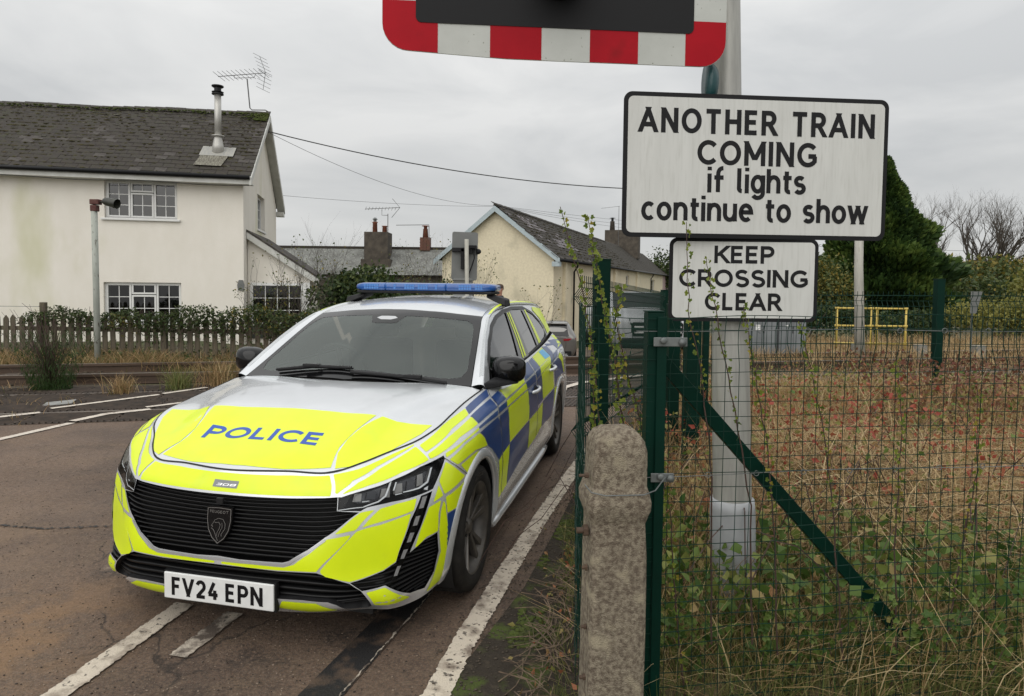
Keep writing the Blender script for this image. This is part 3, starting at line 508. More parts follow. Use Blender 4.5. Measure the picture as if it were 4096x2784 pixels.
# ------------------------------------------------------------------ more materials
def asphalt():
    m = bpy.data.materials.new('asphalt'); m.use_nodes = True; t = m.node_tree; B = t.nodes['Principled BSDF']; n = t.nodes.new; l = t.links.new
    tx = n('ShaderNodeTexCoord'); v = tx.outputs['Object']
    def noise(s, d=5, r=.6):
        a = n('ShaderNodeTexNoise'); a.inputs['Scale'].default_value = s; a.inputs['Detail'].default_value = d; a.inputs['Roughness'].default_value = r; l(v, a.inputs['Vector']); return a.outputs['Fac']
    def rng(o, a, b, c=0., d=1.):
        r = n('ShaderNodeMapRange'); r.inputs['From Min'].default_value = a; r.inputs['From Max'].default_value = b; r.inputs['To Min'].default_value = c; r.inputs['To Max'].default_value = d; l(o, r.inputs['Value']); return r.outputs[0]
    def mixc(f, a, b):
        x = n('ShaderNodeMix'); x.data_type = 'RGBA'; l(f, x.inputs[0])
        for i, q in ((6, a), (7, b)):
            if isinstance(q, tuple): x.inputs[i].default_value = (*q, 1)
            else: l(q, x.inputs[i])
        return x.outputs[2]
    c = mixc(rng(noise(.50, 4), .42, .60), (.205, .130, .085), (.088, .053, .036))
    c = mixc(rng(noise(2.6, 6, .7), .52, .74), c, (.20, .135, .082))
    c = mixc(rng(noise(170, 2), .52, .68), c, (.25, .21, .175))
    c = mixc(rng(noise(240, 2), .56, .68), c, (.018, .015, .013))
    c = mixc(rng(noise(34, 6, .75), .48, .70, 0, .75), c, (.030, .022, .017))
    c = mixc(rng(noise(19, 6, .75), .52, .72, 0, .65), c, (.26, .185, .125))
    c = mixc(rng(noise(1.1, 6, .72), .56, .66, 0, .6), c, (.032, .024, .019))
    c = mixc(rng(noise(85, 4, .85), .47, .60, 0, .62), c, (.040, .029, .022))
    c = mixc(rng(noise(60, 4, .85), .54, .66, 0, .45), c, (.32, .24, .17))
    wn = n('ShaderNodeTexNoise'); wn.inputs['Scale'].default_value = 5; wn.inputs['Detail'].default_value = 7; wn.inputs['Roughness'].default_value = .7; l(v, wn.inputs['Vector'])
    wp = n('ShaderNodeVectorMath'); wp.operation = 'MULTIPLY_ADD'; wp.inputs[1].default_value = (.5, .5, 0); l(wn.outputs['Color'], wp.inputs[0]); l(v, wp.inputs[2])
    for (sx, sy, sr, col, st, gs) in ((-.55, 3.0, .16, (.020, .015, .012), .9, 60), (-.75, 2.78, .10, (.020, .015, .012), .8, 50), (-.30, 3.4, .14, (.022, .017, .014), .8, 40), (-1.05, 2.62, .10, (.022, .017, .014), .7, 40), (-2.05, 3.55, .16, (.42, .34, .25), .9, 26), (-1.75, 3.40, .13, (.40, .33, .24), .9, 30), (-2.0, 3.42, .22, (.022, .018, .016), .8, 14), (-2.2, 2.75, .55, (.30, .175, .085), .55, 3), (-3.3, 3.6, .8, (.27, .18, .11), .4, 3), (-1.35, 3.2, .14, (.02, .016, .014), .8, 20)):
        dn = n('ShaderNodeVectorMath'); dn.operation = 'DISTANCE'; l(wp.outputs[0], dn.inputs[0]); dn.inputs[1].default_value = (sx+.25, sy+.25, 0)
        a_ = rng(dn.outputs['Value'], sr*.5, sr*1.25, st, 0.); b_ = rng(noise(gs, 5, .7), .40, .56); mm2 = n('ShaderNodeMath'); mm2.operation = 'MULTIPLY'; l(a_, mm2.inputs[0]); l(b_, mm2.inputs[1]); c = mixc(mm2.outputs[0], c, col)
    vo = n('ShaderNodeTexVoronoi'); vo.feature = 'DISTANCE_TO_EDGE'; vo.inputs['Scale'].default_value = .8
    w = n('ShaderNodeTexNoise'); w.inputs['Scale'].default_value = 3; w.inputs['Detail'].default_value = 6; l(v, w.inputs['Vector']); ad = n('ShaderNodeVectorMath'); ad.operation = 'MULTIPLY_ADD'; ad.inputs[1].default_value = (.5, .5, .5); l(w.outputs['Color'], ad.inputs[0]); l(v, ad.inputs[2]); l(ad.outputs[0], vo.inputs['Vector'])
    ck = rng(vo.outputs['Distance'], .0, .010, .75, 0.)
    gate = rng(noise(.9, 2), .48, .56); mm = n('ShaderNodeMath'); mm.operation = 'MULTIPLY'; l(ck, mm.inputs[0]); l(gate, mm.inputs[1])
    c = mixc(mm.outputs[0], c, (.016, .013, .011))
    l(c, B.inputs['Base Color'])
    l(rng(noise(1.3, 3), .3, .7, .62, .88), B.inputs['Roughness'])
    bp = n('ShaderNodeBump'); bp.inputs['Strength'].default_value = .9; bp.inputs['Distance'].default_value = .012; l(noise(95, 5, .75), bp.inputs['Height'])
    b2 = n('ShaderNodeBump'); b2.inputs['Strength'].default_value = .35; b2.inputs['Distance'].default_value = .05; l(noise(6, 4), b2.inputs['Height']); l(bp.outputs[0], b2.inputs['Normal']); l(b2.outputs[0], B.inputs['Normal'])
    return m
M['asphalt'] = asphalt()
def wornpaint(name, lo, hi, dirt=(.17, .13, .10)):
    m = mat(name, dirt, (.56, .49, .40), 11, rough=.75, detail=8, lo=lo, hi=hi, c3=(.10, .085, .07), s3=38, lo3=.60, hi3=.68, bump=.5, bscale=130); return m
M['line'] = wornpaint('road_line_paint', .30, .52)
M['line_worn'] = wornpaint('road_line_worn', .42, .60, (.10, .078, .062))
M['line_bright'] = mat('road_line_bright', (.62, .56, .48), (.48, .42, .36), 9, rough=.7, bump=.4, bscale=90, c3=(.2, .16, .13), s3=20, lo3=.62, hi3=.7)
M['tar'] = mat('tar_patch', (.016, .015, .015), (.105, .070, .048), 7, detail=10, lo=.50, hi=.68, rough=.6, bump=.5, bscale=130)
M['earth'] = mat('earth_ground', (.060, .048, .030), (.085, .080, .030), 1.2, rough=.95, bump=.6, bscale=30, c3=(.05, .06, .018), s3=.5, lo3=.45, hi3=.6)
M['verge'] = mat('mossy_verge', (.026, .019, .012), (.050, .068, .010), 5.5, rough=.95, detail=7, lo=.50, hi=.62, bump=.9, bscale=60, c3=(.045, .034, .022), s3=30, lo3=.55, hi3=.7)
M['ballast'] = mat('dark_ballast', (.035, .027, .018), (.085, .066, .042), 9, rough=.95, bump=1., bscale=50, detail=8)
M['rust'] = mat('rusty_rail', (.050, .030, .019), (.085, .052, .032), 4, rough=.7, stretch=(.3, 4, 4), bump=.2, bscale=60)
M['railtop'] = mat('rail_top', (.16, .13, .11), (.22, .19, .17), 9, rough=.4, metal=.6)
M['sleeper'] = mat('old_sleeper', (.075, .052, .036), (.045, .034, .026), 10, rough=.9, bump=.5, bscale=40, stretch=(1, 6, 1))
M['rubber'] = mat('crossing_rubber', (.034, .026, .020), (.078, .055, .040), 6, rough=.72, bump=.3, bscale=90)
M['pickup'] = mat('off_white_paint', (.46, .47, .48), rough=.4)
M['render1'] = mat('white_render', (.79, .75, .68), (.73, .69, .61), 2.2, rough=.9, detail=6, lo=.3, hi=.7, bump=.5, bscale=70, c3=(.50, .50, .27), s3=.55, lo3=.56, hi3=.86, stretch=(1, 1, .45))
M['render2'] = mat('cream_render', (.74, .665, .49), (.65, .575, .42), 9, rough=.92, bump=1., bscale=22, c3=(.45, .41, .30), s3=.8, lo3=.55, hi3=.8)
M['render3'] = mat('grey_cement', (.095, .080, .062), (.050, .042, .034), 2.5, rough=.95, bump=.6, bscale=25)
M['upvc'] = mat('white_upvc', (.72, .72, .70), (.66, .66, .64), 3, rough=.4)
M['fascia'] = mat('pale_fascia', (.60, .60, .57), (.48, .48, .44), 3, rough=.55)
M['bluebarge'] = mat('pale_blue_barge', (.40, .47, .50), (.34, .40, .42), 3, rough=.6)
M['gutter'] = mat('black_gutter', (.008, .008, .009), rough=.4, spec=.25)
SL = [mat('roof_slate_%s' % k, a, b, 5, rough=.85, bump=.5, bscale=35, c3=c, s3=7, lo3=.52, hi3=.7) for k, a, b, c in (('dark', (.020, .016, .012), (.034, .027, .020), (.030, .030, .010)), ('brown', (.032, .024, .017), (.018, .014, .011), (.036, .033, .011)), ('grey', (.058, .049, .043), (.038, .032, .028), (.08, .075, .06)))]
SP = [mat('clean_slate_%s' % k, a, b, 5, rough=.7, bump=.3, bscale=30) for k, a, b in (('a', (.13, .115, .12), (.10, .09, .095)), ('b', (.16, .14, .145), (.12, .105, .11)))]
M['slate3'] = mat('grey_old_slate', (.20, .205, .19), (.12, .12, .11), 1.6, rough=.85, bump=.4, bscale=20, c3=(.30, .30, .27), s3=9, lo3=.55, hi3=.7)
M['moss'] = mat('roof_moss', (.040, .042, .010), (.055, .040, .018), 9, rough=1., bump=.8, bscale=60)
M['mossgreen'] = mat('bright_moss', (.060, .085, .012), (.045, .050, .012), 9, rough=1., bump=.8, bscale=60)
M['oldwood'] = mat('weathered_wood', (.125, .102, .070), (.075, .062, .044), 5, rough=.9, bump=.5, bscale=40, stretch=(6, 6, .8), c3=(.075, .080, .035), s3=3, lo3=.5, hi3=.75)
M['steel'] = mat('flue_steel', (.50, .49, .46), (.40, .39, .36), 3, rough=.4, metal=.35, stretch=(4, 4, .5))
M['flash'] = mat('lead_flashing', (.24, .24, .23), (.32, .31, .27), 7, rough=.6, stretch=(3, 1, 1))
M['galv'] = mat('galvanised', (.17, .18, .175), (.11, .12, .12), 22, rough=.55, metal=.3)
M['alu'] = mat('aluminium_mast', (.38, .375, .345), (.29, .285, .265), 5, rough=.45, metal=.25, stretch=(8, 8, .8), bump=.12, bscale=50)
M['alu2'] = mat('mast_sleeve', (.36, .37, .38), (.28, .29, .30), 4, rough=.5, metal=.1)
M['terracotta'] = mat('terracotta', (.26, .085, .045), (.18, .07, .045), 6, rough=.8)
M['brick'] = mat('old_brick', (.17, .075, .05), (.11, .06, .045), 14, rough=.9, bump=.4, bscale=40)
M['green'] = mat('green_powder_coat', (.001, .022, .014), (.0015, .017, .011), 6, rough=.5, spec=.12, c3=(.012, .024, .016), s3=30, lo3=.68, hi3=.75)
M['greenwire'] = mat('green_wire', (.002, .028, .018), (.003, .018, .012), 30, rough=.6, spec=.2)
M['concrete'] = mat('lichened_concrete', (.265, .225, .165), (.12, .092, .066), 75, rough=.95, detail=10, lo=.40, hi=.60, bump=.8, bscale=260, c3=(.33, .285, .20), s3=17, lo3=.58, hi3=.72)
M['signwhite'] = mat('sign_white', (.57, .57, .545), (.52, .52, .495), 3, rough=.38, c3=(.46, .46, .43), s3=14, lo3=.5, hi3=.8, stretch=(6, 1, .6))
M['signred'] = mat('sign_red', (.30, .003, .010), (.36, .004, .012), 4, rough=.5, spec=.12, c3=(.24, .006, .010), s3=7, lo3=.6, hi3=.8)
M['boardwhite'] = mat('board_white', (.46, .47, .44), (.40, .41, .38), 5, rough=.45, c3=(.13, .14, .09), s3=60, lo3=.66, hi3=.72)
M['signblack'] = mat('sign_black', (.010, .010, .011), rough=.6, spec=.2)
M['matblack'] = mat('matt_black', (.008, .008, .009), (.014, .014, .015), 6, rough=.6, spec=.2)
M['greysign'] = mat('grey_sign_back', (.16, .165, .16), (.12, .125, .12), 3, rough=.5)
M['carYgrey'] = mat('grey_car_paint', (.17, .165, .155), rough=.3, metal=.5, coat=.7)
M['yellowpipe'] = mat('yellow_pipe', (.60, .44, .09), (.50, .37, .08), 8, rough=.45)
M['cab'] = mat('grey_cabinet', (.20, .215, .22), (.15, .16, .165), 3, rough=.55)
M['bark'] = mat('bark', (.075, .062, .048), (.045, .038, .030), 8, rough=.95, bump=.5, bscale=30)
M['twig'] = mat('bramble_stem', (.075, .040, .030), (.045, .028, .022), 20, rough=.7)
M['redpaint'] = mat('red_oxide', (.075, .022, .018), (.11, .05, .04), 12, rough=.8)
M['aerial'] = mat('aerial_metal', (.10, .10, .10), rough=.5, metal=.5)
M['wire'] = mat('black_cable', (.02, .02, .02), rough=.6)
M['grass'] = leafmat('dry_grass', [(0, (.62, .49, .28)), (1, (.08, .11, .025)), (.18, (.45, .31, .15)), (.42, (.36, .23, .115)), (.7, (.15, .115, .042))], trans=.25)
M['greengrass'] = leafmat('green_grass', [(0, (.07, .11, .025)), (1, (.30, .25, .11)), (.5, (.15, .17, .05))], trans=.3)
M['leafmix'] = leafmat('bramble_leaves', [(0, (.040, .085, .016)), (1, (.30, .065, .042)), (.28, (.10, .155, .032)), (.46, (.20, .21, .055)), (.62, (.33, .235, .10)), (.82, (.34, .13, .065))], trans=.25)
M['vineleaf'] = leafmat('vine_leaves', [(0, (.085, .14, .022)), (1, (.36, .28, .045)), (.5, (.20, .24, .035))], trans=.35)
M['darkleaf'] = leafmat('dark_leaves', [(0, (.016, .034, .010)), (1, (.085, .105, .026)), (.5, (.036, .060, .016))], trans=.2)
M['climber'] = leafmat('climber_leaves', [(0, (.022, .038, .012)), (1, (.20, .155, .03)), (.45, (.055, .08, .022)), (.8, (.085, .105, .03))], trans=.2)
M['conifer'] = leafmat('conifer_leaves', [(0, (.014, .032, .009)), (1, (.12, .17, .035)), (.5, (.045, .085, .018))], trans=.2)
M['willow'] = leafmat('yellow_green_leaves', [(0, (.09, .11, .022)), (1, (.26, .24, .06)), (.5, (.17, .17, .04))], trans=.3)
# ------------------------------------------------------------------ terrain and road
def gz(x, y):
    x = np.asarray(x, float); y = np.asarray(y, float)
    D = np.interp(y, [11.5, 14, 23, 33, 60], [0, -.18, -1.25, -1.75, -2.0])
    cx = np.interp(y, [11, 25, 60], [-.2, 2.5, 13]); w = np.clip(1-(np.abs(x-cx)-5)/4, 0, 1); w = np.maximum(w, np.clip((y-25)/8, 0, 1))
    return D*w
def sheet(name, poly, m, lift, kind='structure', step=.5, parent=None, **k):
    P = subdiv2(poly, step); A = np.array(P); lo, hi = A.min(0), A.max(0); pts = list(P); ed = [(i, (i+1) % len(P)) for i in range(len(P))]
    gx, gy = np.meshgrid(np.arange(lo[0], hi[0], step), np.arange(lo[1], hi[1], step)); g = np.stack([gx.ravel(), gy.ravel()], 1)
    if len(g): pts += [tuple(q) for q in g[pip(g, P)]]
    r = delaunay_2d_cdt([Vector(p) for p in pts], ed, [], 0, 1e-5); V2 = np.array([tuple(v) for v in r[0]]); T_ = np.array([list(t) for t in r[2]]); T_ = T_[pip(V2[T_].mean(1), P)]
    a, b, c = V2[T_[:, 0]], V2[T_[:, 1]], V2[T_[:, 2]]; s = ((b[:, 0]-a[:, 0])*(c[:, 1]-a[:, 1])-(b[:, 1]-a[:, 1])*(c[:, 0]-a[:, 0])) < 0; T_[s] = T_[s][:, ::-1]
    return link(name, npmesh(name, np.c_[V2, gz(V2[:, 0], V2[:, 1])+lift], T_, smooth=True), m, parent, kind=kind, **k)
def subdiv2(poly, step): return subdiv(poly, step)
xs = np.concatenate([np.linspace(-400, -40, 8)[:-1], np.arange(-40, 60, 1.0), np.linspace(60, 500, 9)]); ys = np.concatenate([np.arange(-8, 70, 1.0), np.linspace(70, 900, 12)])
gx, gy = np.meshgrid(xs, ys); Zg = gz(gx, gy); Zg = np.where(gy > 300, Zg-(gy-300)*.01, Zg)
n0, n1_ = gx.shape; ii = np.arange(n0*n1_).reshape(n0, n1_)
F_ = np.stack([ii[:-1, :-1], ii[:-1, 1:], ii[1:, 1:], ii[1:, :-1]], -1).reshape(-1, 4)
link('ground', npmesh('ground', np.stack([gx, gy, Zg-.012], -1).reshape(-1, 3), F_, smooth=True), M['earth'], kind='structure')
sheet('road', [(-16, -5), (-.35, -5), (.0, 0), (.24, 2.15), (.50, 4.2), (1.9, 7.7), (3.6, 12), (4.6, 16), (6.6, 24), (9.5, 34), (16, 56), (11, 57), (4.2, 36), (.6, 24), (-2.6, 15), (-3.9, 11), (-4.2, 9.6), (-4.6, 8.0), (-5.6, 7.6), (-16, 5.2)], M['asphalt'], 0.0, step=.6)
DD = Vector((.974, .225)); NN = Vector((-.225, .974))
def tr(s, n, z=0): p = DD*s+NN*n; return (p.x, p.y, z)
def t2(s, n): p = DD*s+NN*n; return (p.x, p.y)
# verge strip beside the road, at the foot of the fence
sheet('verge', [(-.55, 1.0), (-.40, 2.0), (-.12, 2.75), (.08, 3.28), (.30, 4.09), (.58, 5.18), (.80, 6.0), (1.3, 6.3), (.50, 4.2), (.25, 2.15), (.1, 1.0)], M['verge'], .004, step=.12)
def paint(pts, w, m, lift=.008, name='road_marking', rough=.0030, **k):
    """strip along a centre line with uneven edges"""
    P = [np.array(p, float) for p in pts]; A = []
    for a, b in zip(P, P[1:]):
        n_ = max(1, int(np.linalg.norm(b-a)/.012)); A += [a+(b-a)*i/n_ for i in range(n_)]
    A.append(P[-1]); A = np.array(A); d = np.gradient(A, axis=0); d /= np.linalg.norm(d, axis=1)[:, None]; nn = np.stack([-d[:, 1], d[:, 0]], 1); n_ = len(A)
    w = np.interp(np.linspace(0, 1, n_), np.linspace(0, 1, len(w)) if hasattr(w, '__len__') else [0, 1], w if hasattr(w, '__len__') else [w, w])[:, None]
    j = lambda: (NR.normal(0, rough, n_)[:, None])
    Lf = A+nn*(w/2+j()); Rt = A-nn*(w/2+j()); V_ = np.concatenate([Lf, Rt]); V_ = np.c_[V_, gz(V_[:, 0], V_[:, 1])+lift]
    return link(name, npmesh(name, V_, np.array([(i+n_, i+1+n_, i+1, i) for i in range(n_-1)])), m, kind='structure', **k)
paint([(-.62, 1.0), (-.27, 2.39), (-.20, 2.72), (-.02, 3.42), (.22, 4.3), (.46, 5.13), (.72, 6.0), (1.0, 6.9)], .105, M['line'])
paint([(-1.98, 1.2), (-1.69, 2.37), (-1.60, 2.85), (-1.56, 3.06)], .098, M['line'])
paint([(-1.37, 2.62), (-1.285, 2.98)], .085, M['line_worn'])
paint([(-6.2, 4.4), (-4.96, 6.10), (-4.74, 6.95)], .095, M['line_bright']); paint([(-4.74, 6.95), (-4.62, 7.34), (-4.28, 7.64)], .10, M['line_bright'], .0265)
paint([(-6.3, 6.75), (-5.66, 7.12), (-5.40, 7.38)], .10, M['line_bright'], .0265)
sheet('tar_patch', [(-.80, 2.35), (-.63, 2.35), (-.42, 3.07), (-.02, 4.56), (.42, 6.2), (.27, 6.25), (-.16, 4.56), (-.58, 3.07)], M['tar'], .005, step=.1)
paint([(-.655, 2.3), (-.425, 3.07), (-.02, 4.56)], .006, M['line_worn'], .009, rough=.003)
for q in ([(-3.6, 4.0), (-3.2, 4.03), (-2.9, 3.98), (-2.4, 4.05)],): paint(q, .010, M['tar'], .006, 'road_crack', .008)
# ------------------------------------------------------------------ railway
sheet('track_bed', [t2(-26, 8.05), t2(-3.6, 8.05), t2(-3.3, 13.0), t2(-26, 13.0)], M['ballast'], .004, step=.6)
sheet('track_bed', [t2(4.6, 8.3), t2(30, 8.3), t2(30, 13.5), t2(5.6, 13.5)], M['ballast'], .004, step=.6)
def rail(n, s0, s1, ztop, lab):
    t = empty('railway_rail', tr(s0, n, 0), math.atan2(DD.y, DD.x), label=lab, cat='rail', group='railway rails'); Ln = s1-s0
    q = MB(); q.box((0, -.07, ztop-.15), (Ln, .07, ztop-.138)); q.box((0, -.008, ztop-.138), (Ln, .008, ztop-.04)); q.box((0, -.034, ztop-.04), (Ln, .034, ztop-.003)); q.build('web', M['rust'], t)
    q = MB(); q.box((0, -.030, ztop-.003), (Ln, .030, ztop+.001)); q.build('rail_head', M['railtop'], t)
rail(8.45, -26, 30, .012, 'nearest railway rail, sunk in the crossing nearest the car'); rail(9.80, -26, 30, .012, 'second railway rail, between the rubber crossing panels')
rail(10.75, -26, 30, .15, 'raised rusty rail in front of the picket fence grass'); rail(12.05, -26, 30, .15, 'farthest raised rusty rail, deep in the grass')
ORD = ['first', 'second', 'third', 'fourth', 'fifth', 'sixth', 'seventh', 'eighth', 'ninth', 'tenth', 'eleventh', 'twelfth', 'thirteenth', 'fourteenth', 'fifteenth', 'sixteenth', 'seventeenth', 'eighteenth', 'nineteenth', 'twentieth']+['twenty-'+q for q in ('first', 'second', 'third', 'fourth', 'fifth', 'sixth')]
slp = None
for base, lab in ((8.15, 'near'), (10.4, 'far')):
    for k in range(26):
        s_ = -22.5+k*.68 if k < 26 else 0
        if slp is None:
            q = MB(); q.box((-.12, 0, -.02), (.12, 2.0, .022)); slp = bevel(q.build('sleeper', M['sleeper'], None), .01); o = slp
        else: o = slp.copy(); COL.objects.link(o)
        o.location = tr(s_, base, 0); o.rotation_euler = (0, 0, math.atan2(DD.y, DD.x)+R.uniform(-.02, .02)); tag(o, '%s sleeper left of the crossing in the %s track bed' % (ORD[25-k], lab), 'sleeper', 'sleepers of the %s track' % lab)
# rubber crossing panels, ribbed
CPN = empty('level_crossing_deck', tr(-4.7, 8.2, 0), math.atan2(DD.y, DD.x), label='ribbed rubber level crossing panels set between the rails', cat='crossing deck')
def panel(L_, W_):
    q = MB(); q.box((0, 0, -.05), (L_, W_, .004)); k = 0
    x = -W_*.6
    while x < L_:
        a = max(x, 0.01); b = min(x+W_*.6, L_-.01)
        if b > a:
            y0 = (a-x)/(.6); y1 = (b-x)/.6
            d = .014; q.add([(a, y0+.004, .0045), (a+d, y0+.004, .020), (b+d if b+d < L_ else b, y1-.004, .020), (b, y1-.004, .0045), (a+2*d, y0+.004, .0045), (min(b+2*d, L_), y1-.004, .0045)], [(0, 3, 2, 1), (1, 2, 5, 4)])
        x += .062
    return q.mesh('panel')
for n_, W_ in ((-.36, .52), (.32, .60), (.95, .60), (1.67, .50)):
    me = panel(.93, W_)
    for k in range(10):
        s_ = k*.94-(.5 if n_ > 0 else .9)-(n_*.25); link('crossing_panel', me, M['rubber'], CPN).location = (s_, n_, .004)
paint([(-5.45, 7.62), (-4.71, 8.62)], .085, M['line_bright'], .0265); paint([(-4.70, 8.70), (-4.37, 9.25)], .09, M['line_bright'], .0265); paint([(-4.40, 7.76), (-4.10, 8.10)], .085, M['line_bright'], .0265)
paint([(.62, 8.6), (.78, 9.6), (1.1, 10.1), (3.2, 11.8)], .12, M['line_bright'], .0265)
q = MB(); q.box((-.16, -.10, .0), (.16, .10, .012)); o = bevel(q.build('cover_plate', mat('steel_plate', (.30, .30, .29), (.22, .22, .21), 9, rough=.5)), .003); o.location = (-5.58, 7.95, .02); o.rotation_euler = (rad(3), rad(-4), .35); tag(o, 'grey steel cover plate lying on the left end of the crossing', 'cover plate')
# ------------------------------------------------------------------ buildings
def wall_with_holes(x0, x1, z0, z1, holes, th=.22, y=0.):
    """wall in the local xz plane, front face at y, thickness going +y, rectangular openings"""
    q = MB(); xs = sorted({x0, x1, *[h[0] for h in holes], *[h[1] for h in holes]}); zs = sorted({z0, z1, *[h[2] for h in holes], *[h[3] for h in holes]})
    gx_ = []
    for a, b in zip(xs, xs[1:]):
        for c, d in zip(zs, zs[1:]):
            if any(h[0]-1e-6 <= a and b <= h[1]+1e-6 and h[2]-1e-6 <= c and d <= h[3]+1e-6 for h in holes): continue
            q.add([(a, y, c), (b, y, c), (b, y, d), (a, y, d)], [(0, 1, 2, 3)])
            q.add([(a, y+th, c), (b, y+th, c), (b, y+th, d), (a, y+th, d)], [(3, 2, 1, 0)])
    for h in holes:
        a, b, c, d = h; q.add([(a, y, c), (a, y+th, c), (a, y+th, d), (a, y, d)], [(0, 1, 2, 3)]); q.add([(b, y, c), (b, y+th, c), (b, y+th, d), (b, y, d)], [(3, 2, 1, 0)])
        q.add([(a, y, c), (b, y, c), (b, y+th, c), (a, y+th, c)], [(0, 1, 2, 3)]); q.add([(a, y, d), (b, y, d), (b, y+th, d), (a, y+th, d)], [(3, 2, 1, 0)])
    return q
def window(parent, x0, x1, z0, z1, lights, y=.09, sill=True, bars=True):
    """upvc casement: lights = list of (fx0, fx1, fz0, fz1, nx, nz) in 0..1"""
    w = empty('window'); w.parent = parent; w.location = (x0, y, z0); Wd, Ht = x1-x0, z1-z0
    q = MB(); t = .05
    q.box((0, 0, 0), (Wd, .06, t)); q.box((0, 0, Ht-t), (Wd, .06, Ht)); q.box((0, 0, t), (t, .06, Ht-t)); q.box((Wd-t, 0, t), (Wd, .06, Ht-t)); q.build('frame', M['upvc'], w)
    for fx0, fx1, fz0, fz1, nx, nz in lights:
        a, b, c, d = t*.6+fx0*(Wd-1.2*t), t*.6+fx1*(Wd-1.2*t), t*.6+fz0*(Ht-1.2*t), t*.6+fz1*(Ht-1.2*t); e = .045
        q = MB(); q.box((a, -.012, c), (b, .05, c+e)); q.box((a, -.012, d-e), (b, .05, d)); q.box((a, -.012, c+e), (a+e, .05, d-e)); q.box((b-e, -.012, c+e), (b, .05, d-e)); s_ = bevel(q.build('sash', M['upvc'], w), .006)
        q = MB(); q.add([(a+e, .03, c+e), (b-e, .03, c+e), (b-e, .03, d-e), (a+e, .03, d-e)], [(0, 1, 2, 3)]); q.build('pane', M['pane'], w)
        if bars:
            q = MB()
            for i in range(1, nx): u_ = a+e+(b-a-2*e)*i/nx; q.box((u_-.009, .020, c+e), (u_+.009, .029, d-e))
            for i in range(1, nz): v_ = c+e+(d-c-2*e)*i/nz; q.box((a+e, .0185, v_-.009), (b-e, .0275, v_+.009))
            if q.v: q.build('glazing_bar', M['upvc'], w)
    q = MB(); q.box((-.05, .5, -.05), (Wd+.05, .52, Ht+.05)); q.build('room', M['room'], w)
    if sill: q = MB(); q.box((-.07, -.16, -.055), (Wd+.07, .02, 0)); bevel(q.build('sill', M['upvc'], w), .008)
    return w
M['room'] = mat('dim_room', (.030, .034, .030), (.05, .055, .045), 1.5, rough=.9)
LT3 = [(0, .33, 0, 1, 2, 3), (.335, .665, 0, .70, 2, 2), (.335, .665, .72, 1, 2, 1), (.67, 1, 0, 1, 2, 3)]
TILE = {}
def slates(parent, x0, x1, p0, p1, cw, ch, mats, cam_l, clean=None, thick=.019, limit=300, ridge_sag=None, name='roof_slate', rag=.012):
    """courses of slates from the eave point p0=(y,z) to ridge p1=(y,z), along local x"""
    sl = math.hypot(p1[0]-p0[0], p1[1]-p0[1]); nr = int(sl/ch); ang = math.atan2(p1[1]-p0[1], p1[0]-p0[0])
    allt = []
    for r in range(nr+1):
        x = x1-cw+(cw/2 if r % 2 else 0)
        while x > x0-cw*.5:
            d = r*ch+R.uniform(-rag, rag*.4); y = p0[0]+math.cos(ang)*d; z = p0[1]+math.sin(ang)*d
            if ridge_sag: z += ridge_sag(x, r/nr)
            allt.append((x, y, z, r)); x -= cw
    allt.sort(key=lambda t: (Vector((t[0], t[1], t[2]))-cam_l).length)
    me = {}
    L_ = ch*1.55; w_ = cw-.008
    for i, mt in enumerate(list(mats)+(clean[1] if clean else [])):
        q = MB(); q.box((0, -.0, 0), (w_, L_, thick)); m_ = q.mesh(name); m_.materials.append(mt); me[i] = m_
    rest = MB(); nm = len(mats); cnt = 0
    for (x, y, z, r) in allt:
        if clean and clean[0](x, r): mi = nm+R.randrange(len(clean[1]))
        else: mi = R.choices(range(nm), [5, 4, 1.4][:nm])[0]
        tilt = ang-.045+R.uniform(-.012, .012)
        if x < x0 or x+cw > x1+.05:
            ww = cw
        if cnt < limit:
            o = bpy.data.objects.new(name, me[mi]); COL.objects.link(o); o.parent = parent; o.location = (x, y, z+.02); o.rotation_euler = (tilt, 0, R.uniform(-.012, .012))
            if x+cw > x1+.01: o.scale = (.5, 1, 1)
            cnt += 1
        else:
            Mx = Matrix.Translation((x, y, z+.02)) @ Matrix.Rotation(tilt, 4, 'X') @ Matrix.Rotation(R.uniform(-.012, .012), 4, 'Z'); rest.cur = mi; rest.box((0, 0, 0), (w_ if x+cw <= x1+.01 else w_/2, L_, thick), Mx)
    if rest.v: rest.build('roof_slates', list(mats)+(clean[1] if clean else []), parent, kind='stuff')
def blobs(name, pts, m, parent, r=(.02, .05), squash=.45, **k):
    bm = bmesh.new(); bmesh.ops.create_icosphere(bm, subdivisions=1, radius=1); v0 = np.array([v.co[:] for v in bm.verts]); f0 = np.array([[v.index for v in f.verts] for f in bm.faces]); bm.free()
    Vs, Fs = [], []
    for i, p in enumerate(pts):
        s = NR.uniform(*r); a = NR.uniform(.6, 1.5, 3)*[s*1.3, s, s*squash]; Vs.append(v0*a*(1+NR.uniform(-.2, .2, (len(v0), 1)))+p); Fs.append(f0+i*len(v0))
    return link(name, npmesh(name, np.concatenate(Vs), np.concatenate(Fs), smooth=True), m, parent, **k)
